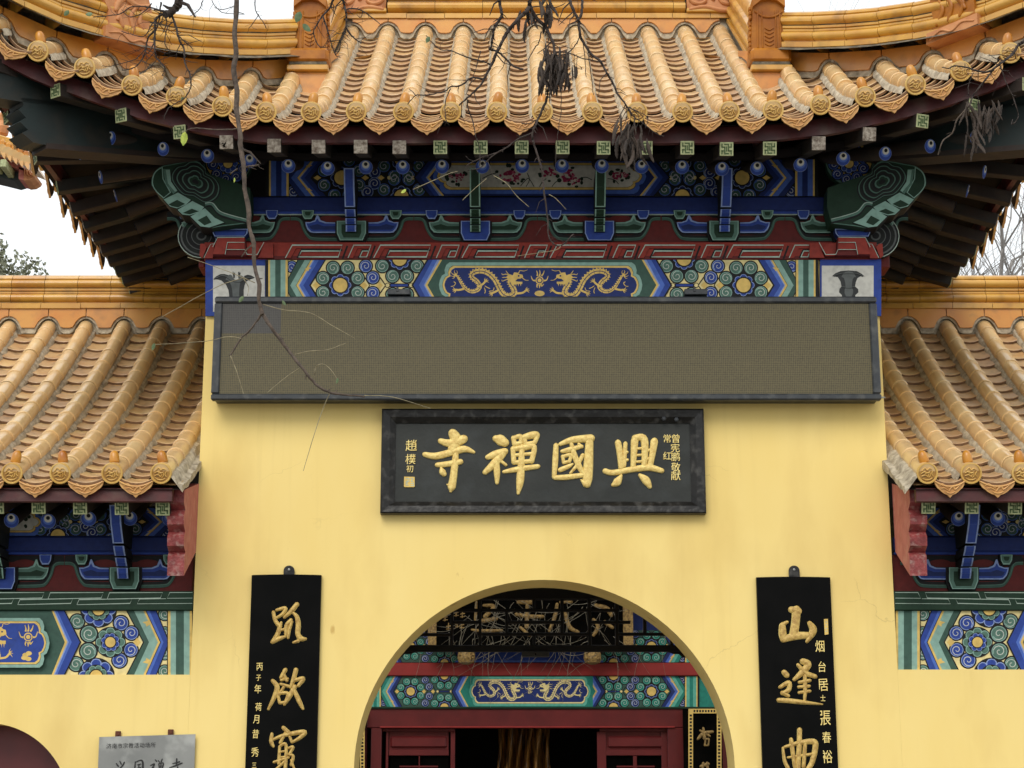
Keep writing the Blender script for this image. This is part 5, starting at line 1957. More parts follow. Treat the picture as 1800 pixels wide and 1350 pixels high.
# ================================================================ name plaque
YP = -.075
plq = thing("name_plaque", "black rectangular plaque with four large gold characters above the central arch", "name plaque", P(952, 902, 0))
a, b = P(668, 902, YP), P(1237, 718, YP)
ia, ib = P(693, 880, YP), P(1213, 742, YP)
mb = MB()
mb.boxx(ia.x - .01, ib.x + .01, -.03, -.001, ia.z - .01, ib.z + .01)
M_board = mat("dark_slate_lacquer", lin(50, 52, 49), 0.5, lin(38, 40, 38), 4.0, spec=.25, bump=0.12, bscale=40, grime=lin(70, 74, 74), grime_amt=.35, grime_scale=5)
M_frame = mat("cracked_black_frame", lin(22, 21, 19), 0.3, lin(34, 32, 30), 9.0, bump=0.35, bscale=26, spec=.3, grime=lin(96, 94, 90), grime_amt=.45, grime_scale=16)
mb.build("board", M_board, plq)
for q in (((a.x, a.z), (b.x, a.z), (ib.x, ia.z), (ia.x, ia.z)), ((b.x, a.z), (b.x, b.z), (ib.x, ib.z), (ib.x, ia.z)), ((b.x, b.z), (a.x, b.z), (ia.x, ib.z), (ib.x, ib.z)), ((a.x, b.z), (a.x, a.z), (ia.x, ia.z), (ia.x, ib.z))):
    (x0, z0), (x1, z1), (x2, z2), (x3, z3) = q
    mb = MB()
    dx, dz = (x3 - x0) * .12, (z3 - z0) * .12
    dx2, dz2 = (x2 - x1) * .12, (z2 - z1) * .12
    mb.grid([[(x0, -.001, z0), (x1, -.001, z1)], [(x0, YP + .008, z0), (x1, YP + .008, z1)], [(x0 + dx, YP, z0 + dz), (x1 + dx2, YP, z1 + dz2)],
             [(x0 + dx * 5, YP + .006, z0 + dz * 5), (x1 + dx2 * 5, YP + .006, z1 + dz2 * 5)], [(x3, -.036, z3), (x2, -.036, z2)], [(x3, -.02, z3), (x2, -.02, z2)]])
    mb.build("frame_bar", M_frame, plq, .35)
Zq = zP(650, 700, 2.951, -.031)
CH = {}
CH["temple"] = [[(368, 222, 26), (400, 232, 34), (440, 232, 40), (486, 212, 40)], [(432, 184, 44), (446, 215, 54), (430, 262, 46)], [(286, 292, 24), (340, 300, 32), (420, 282, 32), (490, 264, 32), (540, 280, 14)],
                [(350, 346, 22), (400, 342, 27), (470, 330, 27)], [(446, 280, 26), (442, 340, 32), (432, 420, 35), (424, 462, 36), (420, 482, 14)], [(430, 460, 28), (402, 448, 8)], [(370, 362, 12), (376, 380, 30), (384, 392, 26)]]
CH["zen"] = [[(656, 210, 34), (675, 216, 50), (700, 230, 40)], [(612, 306, 24), (650, 292, 36), (700, 276, 32)], [(690, 286, 36), (650, 335, 38), (598, 384, 24)], [(655, 330, 30), (660, 385, 30), (660, 438, 18)], [(676, 322, 14), (706, 346, 14)],
             [(744, 206, 20), (752, 240, 24)], [(744, 208, 20), (782, 198, 22), (782, 236, 18)], [(752, 238, 20), (786, 232, 18)], [(800, 200, 22), (808, 236, 20)], [(800, 202, 26), (840, 192, 34), (868, 190, 26), (856, 230, 20)], [(808, 238, 20), (850, 232, 20)],
             [(742, 262, 22), (748, 332, 24)], [(742, 264, 22), (800, 256, 28), (852, 252, 26), (840, 326, 24)], [(750, 296, 16), (838, 288, 16)], [(750, 334, 20), (836, 326, 20)], [(696, 382, 16), (770, 368, 26), (872, 354, 22)],
             [(790, 250, 22), (786, 340, 32), (780, 430, 36), (770, 494, 14)]]
CH["nation"] = [[(966, 246, 24), (962, 330, 28), (956, 410, 20)], [(988, 238, 18), (1050, 216, 30), (1146, 208, 38)], [(1140, 214, 36), (1136, 310, 42), (1130, 410, 46), (1128, 446, 34)], [(1120, 446, 30), (1096, 424, 8)], [(960, 412, 22), (1020, 410, 26), (1112, 398, 22)],
                [(998, 276, 18), (1040, 266, 24), (1098, 250, 18)], [(1000, 302, 16), (1006, 332, 16)], [(1000, 304, 16), (1042, 294, 18), (1036, 328, 16)], [(1006, 334, 16), (1036, 328, 14)], [(988, 372, 22), (1030, 354, 20), (1052, 342, 10)],
                [(1046, 238, 18), (1060, 290, 26), (1084, 350, 28), (1108, 392, 18)], [(1104, 296, 18), (1080, 342, 18), (1040, 388, 10)], [(1084, 238, 14), (1100, 252, 16)]]
CH["rise"] = [[(1288, 232, 30), (1298, 290, 30), (1304, 360, 26)], [(1326, 236, 20), (1320, 350, 18)], [(1300, 288, 14), (1334, 280, 14)], [(1302, 326, 14), (1336, 320, 14)], [(1374, 222, 36), (1370, 290, 30), (1366, 352, 24)], [(1376, 206, 30), (1424, 216, 36), (1424, 350, 26)],
              [(1386, 262, 12), (1414, 260, 12)], [(1388, 296, 12), (1412, 294, 12)], [(1386, 330, 12), (1412, 328, 12)], [(1476, 226, 36), (1466, 290, 30), (1452, 362, 26)], [(1440, 272, 14), (1468, 264, 14)], [(1436, 316, 14), (1462, 310, 14)],
              [(1222, 378, 26), (1262, 386, 26), (1370, 368, 28), (1450, 360, 30), (1514, 376, 24)], [(1304, 402, 14), (1284, 434, 38), (1262, 450, 18)], [(1402, 400, 18), (1432, 426, 38), (1452, 458, 22)]]
for k in ("rise", "nation", "zen", "temple"):
    mb = MB()
    brush(mb, Zq, [[(u, v, w * 1.2) for u, v, w in s_] for s_ in CH[k]], h=.016, ref=38, core=1)
    mb.build("gold_character", [M_gold, M_goldpale], plq, .7)
for ch, px, py, sz in (("曾", 1188, 771, 15), ("宪", 1187, 787.5, 15), ("鹏", 1187.5, 803, 15), ("敬", 1188, 821, 15), ("献", 1188, 836, 16), ("常", 1173, 771, 14), ("红", 1173, 801, 14), ("趙", 723, 783, 19), ("樸", 722, 807, 17), ("初", 720.5, 824, 12)):
    glyph("small_gold_character", ch, P(px, py, -.033), sz * mpp(py, 0) * 1.12, M_gold, plq, .003)
p = Paint(lambda u, v: P(u, v, -.031), .0008)
p.slab([(710.5, 838), (729, 838.5), (729, 855.5), (728, 856.5), (711, 856.5), (710, 855)], "gold", .006, "gold")
for st in ([(713, 842), (719, 841), (719, 847), (714, 847), (714, 853), (719, 853)], [(722, 841), (726, 842), (723, 846), (727, 848)], [(722, 850), (727, 850), (727, 854), (722, 854)], [(716, 844), (716, 851)]):
    p.stroke(st, 1.1, "line", 0, depth=.007)
p.build("seal_mark", plq)
for px in (1167, 1189):
    mb = MB()
    mb.lathe([(.016, 0), (.016, .008), (.008, .012)], 6, Matrix.Translation(P(px, 736 if px < 1180 else 737.5, YP + .012)) @ Matrix.Rotation(PI / 2, 4, 'X'))
    mb.build("bolt", M_grey, plq)

# ================================================================ the two gate couplet boards
def couplet(label, x0, x1, z0, z1, chars, ox, oy, sc, small, hook_px):
    t = thing("couplet_board", label, "couplet board", ((x0 + x1) / 2, 0, z0), "black couplet boards flanking the arch")
    xm, hw = (x0 + x1) / 2, (x1 - x0) / 2
    face = lambda x: -.032 - .030 * (1 - ((x - xm) / hw) ** 2)
    mb = MB()
    n = 14
    fr = [(xm - hw + 2 * hw * k / n, face(xm - hw + 2 * hw * k / n)) for k in range(n + 1)]
    loop = [(x0, -.003)] + fr + [(x1, -.003)]
    mb.grid([[(x, y, z0) for x, y in loop], [(x, y, z1) for x, y in loop]])
    for z in (z0, z1):
        mb.add([(x, y, z) for x, y in loop], [tuple(range(len(loop)))])
    mb.build("board", M_black, t, .6)

    def Mp(u, v):
        q = P(ox + u / sc, oy + v / sc, -.05)
        q.y = face(max(x0, min(x1, q.x)))
        return q
    for st in chars:
        mb = MB()
        brush(mb, Mp, [[(u, v, w * 1.34) for u, v, w in s_] for s_ in st], h=.014, ref=30, core=1)
        mb.build("gold_character", [M_gold, M_goldcore], t, .7)
    for ch, px, py, sz in small:
        q = P(px, py, -.05)
        q.y = face(q.x) - .004
        glyph("small_gold_character", ch, q, sz * mpp(py, 0) * 1.1, M_gold, t, .002, .8)
    q = P(hook_px, 1003, -.02)
    mb = MB()
    r = 9.5 * mpp(1003, 0)
    pts = [(q.x + r * math.cos(g), -.02, q.z + r * math.sin(g) * .95) for g in [PI * k / 10 for k in range(11)]]
    pts = [(q.x + r, -.02, z1 - .01)] + pts + [(q.x - r, -.02, z1 - .01)]
    mb.prism(pts, (0, .014, 0))
    mb.build("hanging_tab", M_frame, t)
    mb = MB()
    mb.lathe([(.009, 0), (.008, .004), (.003, .006)], 10, Matrix.Translation((q.x, -.0205, q.z + .006)) @ Matrix.Rotation(PI / 2, 4, 'X'))
    mb.build("screw", M_steel, t)
    return t


ROAD = [[(206, 338, 14), (262, 326, 20), (246, 362, 18), (206, 388, 14)], [(186, 352, 18), (196, 400, 20), (224, 438, 22), (236, 418, 12)], [(228, 440, 22), (214, 490, 24), (186, 536, 24)], [(180, 542, 22), (220, 522, 24), (258, 510, 14)], [(214, 472, 12), (254, 462, 14)],
        [(336, 302, 24), (300, 346, 24), (256, 386, 14)], [(312, 356, 14), (336, 382, 22), (345, 430, 26), (342, 490, 26), (362, 520, 28), (390, 522, 16)], [(298, 402, 18), (270, 440, 22), (266, 500, 16)], [(304, 412, 14), (288, 462, 18), (280, 516, 14)], [(344, 536, 18), (314, 546, 12)]]
DESIRE = [[(262, 722, 22), (236, 770, 20)], [(182, 792, 20), (210, 830, 26), (194, 890, 24), (154, 972, 14)], [(248, 742, 16), (272, 790, 16)], [(236, 786, 14), (278, 778, 12)], [(252, 832, 14), (222, 880, 16)], [(212, 872, 16), (226, 932, 16)], [(212, 874, 16), (278, 872, 18), (262, 930, 16)], [(228, 934, 16), (264, 928, 14)], [(232, 812, 14), (288, 828, 16)],
          [(330, 722, 24), (312, 790, 22), (296, 832, 16)], [(310, 792, 16), (376, 776, 22), (346, 822, 18)], [(322, 830, 24), (290, 890, 24), (256, 944, 14)], [(318, 850, 20), (350, 920, 24), (374, 970, 14)]]
FAR = [[(250, 1092, 20), (280, 1122, 24)], [(176, 1132, 16), (172, 1180, 22), (186, 1212, 14)], [(180, 1170, 12), (250, 1142, 20), (380, 1118, 24), (362, 1150, 20), (312, 1182, 14)], [(260, 1130, 16), (230, 1188, 16)], [(290, 1150, 14), (304, 1184, 14)],
       [(226, 1212, 14), (220, 1320, 18)], [(226, 1212, 14), (266, 1202, 16), (262, 1350, 18)], [(228, 1246, 10), (260, 1242, 10)], [(228, 1282, 10), (260, 1278, 10)], [(190, 1312, 14), (284, 1282, 12)], [(256, 1310, 14), (206, 1356, 14)],
       [(286, 1222, 14), (312, 1216, 16), (288, 1262, 14)], [(288, 1264, 14), (312, 1276, 16), (300, 1330, 16)], [(300, 1300, 12), (320, 1360, 12)]]
couplet("black curved board left of the arch, its top gold character meaning road", -1.718, -1.258, .55, P(500, 1012, 0).z, (ROAD, DESIRE, FAR), 430, 980, 3.647,
        [("丙", 456.5, 1172, 14), ("子", 454.5, 1191.5, 11), ("年", 453.5, 1211, 15), ("荷", 454.5, 1242.5, 14), ("月", 450.5, 1264.5, 15), ("昔", 449.5, 1290, 15), ("秀", 448.5, 1322, 16), ("三", 447, 1345, 10)], 508)
MOUNT = [[(258, 336, 34), (300, 346, 40)], [(290, 340, 46), (284, 420, 44), (272, 500, 46)], [(200, 440, 34), (202, 490, 40), (208, 524, 36)], [(206, 528, 30), (280, 506, 40), (360, 500, 34)], [(200, 432, 24), (230, 416, 16)], [(376, 424, 26), (398, 470, 40), (358, 540, 18)]]
MEET = [[(212, 738, 28), (228, 756, 28)], [(186, 832, 18), (242, 804, 24), (240, 850, 24), (200, 872, 20)], [(200, 868, 20), (238, 888, 18)], [(178, 916, 24), (240, 920, 26), (330, 930, 22), (458, 942, 8)], [(332, 668, 32), (366, 688, 36), (326, 738, 32), (276, 784, 18)], [(300, 690, 18), (350, 742, 26), (412, 764, 22)],
        [(308, 802, 16), (376, 790, 18)], [(304, 832, 16), (372, 826, 16)], [(308, 868, 16), (376, 858, 16)], [(345, 762, 20), (346, 860, 20), (342, 932, 12)]]
BEND = [[(310, 1108, 26), (308, 1200, 26), (300, 1350, 26)], [(204, 1222, 12), (214, 1300, 18), (236, 1352, 20)], [(256, 1168, 20), (264, 1230, 22), (280, 1346, 18)], [(216, 1216, 14), (310, 1190, 24), (400, 1182, 30), (412, 1220, 30), (392, 1310, 28), (366, 1356, 26)], [(346, 1192, 20), (336, 1344, 20)], [(236, 1284, 12), (392, 1262, 16)]]
couplet("black curved board right of the arch, its top gold character meaning mountain", 1.612, 2.100, .55, P(1390, 1016, 0).z, (MOUNT, MEET, BEND), 1320, 980, 3.65,
        [("烟", 1441, 1136, 20), ("台", 1445, 1172, 18), ("居", 1446.5, 1204, 22), ("士", 1446.5, 1227, 11), ("張", 1449.5, 1262, 26), ("春", 1453, 1296, 19), ("裕", 1454, 1330, 22)], 1396)
# little carved seal at the head of the inscription
tb = bpy.data.objects["couplet_board.001"]
p = Paint(lambda u, v: Vector((P(u, v, -.04).x, -.0415, P(u, v, -.04).z)), .0008)
p.slab([(1448, 1088.5), (1455, 1088), (1456, 1115), (1449.5, 1116)], "gold", .006, "gold")
for v in (1094, 1099, 1105, 1110):
    p.stroke([(1450.5, v), (1454, v - .5)], 1, "line", 0, depth=.0066)
p.build("seal_mark", tb)

# ================================================================ steel plate by the doorway
sp = thing("steel_plate", "grey brushed steel plate with black writing hung low on the left wall", "sign plate", P(258, 1350, 0))
YQ = -.03
quad = [P(174.5, 1295.5, YQ), P(343.5, 1290.5, YQ)]
dwn = Vector((0.004, .012, -.62))
pl = [quad[0], quad[1], quad[1] + dwn, quad[0] + dwn]
mb = MB()
mb.prism(pl, (0, .006, 0))
pb = mb.build("plate", M_steel, sp)
for px, py in ((207.5, 1292), (300, 1289)):
    mb = MB()
    q = P(px, py, -.012)
    mb.box(q, (.036, .014, .05), .003)
    mb.lathe([(.009, 0), (.008, .006)], 8, Matrix.Translation(q + Vector((0, -.007, .004))) @ Matrix.Rotation(PI / 2, 4, 'X'))
    mb.build("hanging_bracket", M_rust, sp)
for i, ch in enumerate("济南市宗教活动场所"):
    glyph("small_character", ch, P(191.5 + i * 9.7, 1311.5 - i * .25, YQ - .001), 9.0 * mpp(1311, 0) * 1.05, M_ink, sp, .0002)
Zi = zP(160, 1270, 9, YQ - .0012)
for st in ([[(400, 650, 16), (430, 690, 20)], [(455, 612, 14), (478, 660, 18)], [(525, 630, 18), (490, 690, 18), (400, 775, 12)], [(480, 740, 14), (560, 780, 22)], [(430, 790, 14), (400, 850, 20)], [(500, 790, 16), (550, 850, 22)]],
           [[(700, 620, 14), (690, 720, 18), (670, 850, 20)], [(700, 632, 12), (760, 602, 16), (810, 608, 24), (818, 700, 26), (810, 850, 26)], [(730, 668, 12), (785, 655, 14)], [(755, 660, 14), (755, 800, 16)], [(735, 720, 12), (785, 712, 14)], [(725, 805, 12), (795, 800, 14)], [(700, 850, 14), (810, 845, 14)]],
           [[(1015, 590, 14), (1035, 610, 20)], [(940, 680, 12), (1000, 655, 20), (960, 730, 16), (925, 770, 10)], [(985, 690, 20), (990, 850, 18)], [(1065, 600, 12), (1080, 625, 16)], [(1125, 580, 16), (1105, 625, 14)], [(1070, 650, 14), (1080, 730, 16)], [(1070, 652, 12), (1140, 640, 18), (1128, 720, 16)], [(1080, 690, 10), (1130, 682, 10)], [(1040, 775, 12), (1160, 755, 16)], [(1105, 640, 14), (1100, 860, 16)]],
           [[(1290, 650, 12), (1400, 620, 20)], [(1355, 575, 20), (1350, 680, 18)], [(1240, 715, 12), (1340, 680, 22), (1440, 640, 16)], [(1260, 780, 12), (1420, 740, 16)], [(1370, 700, 16), (1365, 850, 20)], [(1290, 800, 14), (1310, 830, 18)]]):
    mb = MB()
    brush(mb, Zi, [[(u, v, w * 1.15) for u, v, w in s_] for s_ in st], h=.0012, ref=20, lift=.0002)
    mb.build("brush_character", M_ink, sp)
# ================================================================ black fretwork across the rear of the passage
YL = 3.62
Zl = lambda u, v, Y=YL: P(600 + u / 2.571, 1000 + v / 2.571, Y)
mb = MB()
M_frz = mat("black_fretwork_paint", lin(18, 16, 15), 0.5, lin(28, 25, 23), 8.0)


def lbar(u0, v0, u1, v1, w=14):
    a, b = Zl(min(u0, u1) - w / 2, max(v0, v1) + w / 2), Zl(max(u0, u1) + w / 2, min(v0, v1) - w / 2)
    m_ = MB()
    m_.boxx(a.x, b.x, YL + (.0 if u0 == u1 else .002), YL + (.042 if u0 == u1 else .04), a.z, b.z, .004)
    return m_.build("lattice_bar", M_frz, gate)


for h in ((620, 132, 1250, 132), (500, 186, 1250, 186), (500, 240, 627, 240), (750, 240, 1000, 240), (1128, 240, 1300, 240), (250, 296, 500, 296), (620, 294, 1125, 294), (1245, 294, 1560, 294)):
    lbar(*h)
for v in ((627, 130, 627, 345), (1122, 130, 1122, 345), (1246, 130, 1246, 345), (500, 150, 500, 345), (747, 190, 747, 290), (870, 135, 870, 182), (872, 296, 872, 345), (998, 135, 998, 290), (1372, 190, 1372, 292), (1494, 298, 1494, 345), (384, 230, 384, 294)):
    lbar(*v)
a, b = Zl(180, 374), Zl(1640, 344)
m_ = MB()
m_.boxx(a.x, b.x, YL - .01, YL + .055, a.z, b.z, .005)
m_.build("lattice_rail", M_frz, gate)
a, b = Zl(180, 136), Zl(1640, 40)
m_ = MB()
m_.boxx(a.x, b.x, YL - .02, YL + .08, a.z, b.z, .005)
m_.build("lattice_rail", M_frz, gate)
for mir in (0, 1):
    f = (lambda u: u) if not mir else (lambda u: 1812 - u)
    m_ = MB()
    m_.prism([Zl(f(u), v) for u, v in ((185, 372), (345, 372), (310, 384), (285, 384), (268, 400), (235, 398), (222, 420), (185, 424))], (0, .03, 0))
    m_.build("bracket_spandrel", M_frz, gate)
a, b = Zl(815, 398), Zl(940, 374)
bx = thing("grey_box", "small grey box fixed under the middle of the black fretwork", "lamp box", ((a.x + b.x) / 2, YL, a.z))
m_ = MB()
m_.boxx(a.x, b.x, YL - .06, YL + .04, a.z, b.z, .006)
m_.build("housing", mat("grey_plastic", lin(70, 72, 74), .5), bx)
m_ = MB()
m_.boxx((a.x + b.x) / 2 - .004, (a.x + b.x) / 2 + .004, YL - .064, YL - .058, a.z + .01, b.z - .02)
m_.build("catch", M_black, bx)

# ================================================================ the hall across the courtyard
YH = 9.5
hall = thing("temple_hall", "red and blue painted temple hall with maroon doors, seen through the central arch", "temple hall", (.3, YH, 0))


def hstrip(name, px0, px1, py0, py1, Y, depth, m, ch=.004, parent=None):
    a, b = P(px0, py1, Y), P(px1, py0, Y)
    q = MB()
    q.boxx(a.x, b.x, Y, Y + depth, a.z, b.z, ch)
    return q.build(name, m, parent or hall)


hstrip("red_rail", 560, 1360, 1165, 1188, YH - .03, .3, M_redbeam, .01)
hstrip("timber_beam", 560, 1360, 1188.5, 1243, YH + .012, .3, PC["teal"])
hstrip("beam_edge", 600, 1300, 1242.5, 1245.5, YH - .02, .3, PC["deep"], .002)
hstrip("timber_beam", 560, 1360, 1060, 1164.5, YH + .012, .3, PC["navy2"])
pal = dict(cream="dgreen", lgreen="teal2", dgreen="teal", green="teal", blue="navy2", blue2="blue2", blue3="blue3")
for (y0, y1) in ((1188.7, 1242.4), (1108, 1164.4)):
    p = CPaint(lambda u, v: P(u, v, YH + .008), y0, y1, .0006)
    sy = (y1 - y0) / 500
    beam_half(p, lambda X, Y: (650 + (X - 65) * .101, y0 + (Y - 70) * sy), pal)
    beam_half(p, lambda X, Y: (1226 - (X - 65) * .1136, y0 + (Y - 70) * sy), pal)
    p.poly([(826, y0), (1042, y0), (1042, y1), (826, y1)], "teal", 28)
    if y0 > 1150:
        T = lambda X, Y: (931.5 + (X - 868) * .121, 1215.5 + (Y - 272) * .143)
        ogee_panel(p, T, 20, 1716, 272, 145, "navy2", 30, "teal2", "cream")
        dragon(p, T, 38, "cream")
        dragon(p, lambda X, Y: T(1736 - X, Y), 38, "cream")
        pearl(p, T, 38, "cream")
    else:
        p.poly([(812, y0), (1046, y0), (1046, y1), (812, y1)], "blue", 29)
        p.poly([(800, y1 - 3), (1060, y1 - 3), (1060, y1), (800, y1)], "blue2", 30)
    p.build("beam_painting", hall)
# bays to either side
for px0, px1 in ((480, 646), (1228, 1420)):
    hstrip("timber_beam", px0, px1, 1170, 1222, YH + .35, .2, PC["navy2"])
    p = CPaint(lambda u, v: P(u, v, YH + .34), 1172, 1221, .0006)
    for k in range(5):
        for j in range(4):
            p.swirl((px0 + 12 + k * 36 + (j % 2) * 18, 1178 + j * 12), 11, "navy2" if (k + j) % 2 else "teal", "blue3" if (k + j) % 2 else "teal2", k, 1, 1)
    p.build("beam_painting", hall)
    hstrip("painted_rail", px0, px1, 1222, 1243, YH + .33, .2, PC["teal"])
    hstrip("red_rail", px0, px1, 1243, 1250, YH + .33, .2, M_redbeam)
    hstrip("wall", px0, px1, 1250, 1700, YH + .36, .2, M_lacq)
for px0, px1 in ((180, 479), (1421, 1760)):
    hstrip("wall", px0, px1, 1000, 1700, YH + .36, .2, M_redbeam)
hstrip("door_lintel", 645, 1210, 1245.6, 1279, YH, .2, M_lacq, .006)
hstrip("lintel_bead", 668, 1186, 1276.5, 1279.5, YH - .02, .1, M_redbeam, .004)
for px0, px1 in ((645, 671), (1182, 1210)):
    hstrip("door_jamb", px0, px1, 1279.6, 1700, YH, .2, M_lacq, .006)
for px0, px1, shut in ((672, 800, 0), (1054, 1181, 1)):
    d = hstrip("door", px0, px1, 1280.5, 1286, YH + .06, .06, M_lacq, .004)
    def dp(name, a, b, c, e, Y, dep, m, ch=.003):
        return hstrip(name, a, b, c, e, Y, dep, m, ch, d)
    dp("door_stile", px0, px0 + 11, 1286.2, 1700, YH + .06, .06, M_lacq)
    dp("door_stile", px1 - 11, px1, 1286.2, 1700, YH + .06, .06, M_lacq)
    dp("door_rail", px0 + 11.2, px1 - 11.2, 1318, 1328, YH + .062, .05, M_lacq)
    dp("door_panel", px0 + 11.2, px1 - 11.2, 1286.2, 1318, YH + .085, .03, M_lacq)
    q = MB()
    a, b = P(px0 + 14, 1315, YH + .085), P(px1 - 9 - 5, 1294, YH + .085)
    q.box(((a.x + b.x) / 2, YH + .083, (a.z + b.z) / 2), (b.x - a.x, .05, b.z - a.z), .022)
    o = put("door_panel", q.mesh("door_panel", M_lacq), d)
    dp("door_pane", px0 + 11.2, px1 - 11.2, 1328.5, 1500, YH + .10, .01, M_black)
    dp("glazing_bar", (px0 + px1) / 2 - 2, (px0 + px1) / 2 + 2, 1328.5, 1500, YH + .07, .03, M_lacq)
    dp("glazing_bar", px0 + 30, px1 - 30, 1346, 1349, YH + .068, .03, M_lacq)
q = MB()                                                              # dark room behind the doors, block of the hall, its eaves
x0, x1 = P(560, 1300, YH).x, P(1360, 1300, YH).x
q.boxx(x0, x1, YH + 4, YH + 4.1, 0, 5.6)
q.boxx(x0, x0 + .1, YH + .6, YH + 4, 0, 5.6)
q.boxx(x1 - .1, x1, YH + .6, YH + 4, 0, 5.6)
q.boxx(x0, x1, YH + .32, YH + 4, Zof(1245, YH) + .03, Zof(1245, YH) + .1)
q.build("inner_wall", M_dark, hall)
q = MB()
q.prism([(x0 - 1, YH - 1.1, 5.2), (x0 - 1, YH + 2.5, 7.4), (x0 - 1, YH + 6, 5.2), (x0 - 1, YH + 6, 5.0), (x0 - 1, YH - 1.1, 5.0)], (x1 - x0 + 2, 0, 0))
q.build("roof", M_pan, hall)
q = MB()
q.boxx(x0, x1, YH + .3, YH + .4, Zof(1062, YH), 5.1)
q.build("upper_wall", M_lacq, hall)

dr = thing("draped_banner", "golden brown draped cloth hanging in the dark hall doorway", "banner", P(922, 1400, YH + .55))
q = MB()
rows_ = []
for j in range(14):
    py = 1268 + j * 22
    row = []
    for k in range(41):
        t = k / 40
        px = 872 + 98 * t + 5 * math.sin(py * .03 + t * 3)
        w = P(px, py, YH + .55)
        row.append((w.x, w.y + .10 * math.sin(t * 34 + py * .012) + .05 * math.sin(t * 13 + py * .02), w.z))
    rows_.append(row)
q.grid(rows_)
q.build("cloth", mat("golden_brown_brocade", lin(196, 142, 70), .4, lin(70, 46, 26), 5.0, stretch=(9, 1, .6), lo=.3, hi=.6), dr, 1.2)

nb = thing("hall_name_board", "black hall name board with large gold writing behind the fretwork, resting on gilded bosses", "name board", P(930, 1143, YH))
YB = YH - .25
a, b = P(752, 1145, YB), P(1112, 1030, YB)
q = MB()
q.boxx(a.x, b.x, YB, YB + .06, a.z, b.z, .01)
q.build("board", M_black, nb)
for (p0, p1, p2, p3) in ((752, 1112, 1141, 1145.5), (752, 768, 1032, 1141), (1096, 1112, 1032, 1141)):
    a, b = P(p0, p3, YB - .03), P(p1, p2, YB - .03)
    q = MB()
    q.boxx(a.x, b.x, YB - .03, YB, a.z, b.z, .006)
    q.build("frame_bar", M_golddull, nb)
Zb = zP(600, 1000, 2.571, YB - .004)
for st in ([[(610, 150, 16), (606, 230, 20)], [(645, 165, 20), (690, 170, 26), (650, 215, 30)], [(640, 235, 30), (700, 225, 24)], [(590, 275, 14), (640, 280, 22), (725, 278, 18)]],
           [[(800, 150, 26), (860, 150, 34)], [(790, 205, 22), (850, 215, 28), (910, 215, 22)], [(840, 160, 20), (838, 260, 30)], [(810, 265, 20), (850, 300, 20)]],
           [[(975, 160, 22), (965, 215, 26), (940, 280, 18)], [(1010, 190, 22), (1030, 260, 28), (1070, 285, 20)], [(990, 150, 18), (1040, 150, 20)]],
           [[(1150, 165, 26), (1200, 180, 34), (1220, 210, 24)], [(1140, 230, 24), (1160, 260, 28), (1140, 300, 20)], [(1190, 240, 26), (1225, 265, 22)]]):
    q = MB()
    brush(q, Zb, [[(u, v, w * .72) for u, v, w in s_] for s_ in st], h=.02, ref=24)
    q.build("gold_character", M_golddull, nb)
for u, v in ((520, 160), (545, 155), (520, 200), (548, 205), (525, 250), (545, 255), (470, 220), (485, 260)):
    q = MB()
    brush(q, Zb, [[(u - 9, v, 5), (u + 8, v - 3, 6)], [(u, v - 14, 5), (u - 2, v + 14, 6)], [(u - 10, v + 12, 4), (u + 9, v + 10, 5)]], h=.006, ref=8)
    q.build("small_gold_character", M_golddull, nb)
for u in (565, 1135):
    q = MB()
    c = P(600 + u / 2.571, 1000 + 397 / 2.571, YB - .06)
    r = 40 / 2.571 * mpp(1154, YB)
    q.lathe([(r * .3, -.09), (r * .85, -.07), (r, -.02), (r * .95, .04), (r * .7, .08)], 12, Matrix.Translation(c))
    for k in range(14):
        q.box((c.x + rnd.uniform(-.8, .8) * r, c.y - r * .75, c.z + rnd.uniform(-.06, .05)), (.03, .03, .025), .008)
    q.build("gilded_boss", M_golddull, nb)

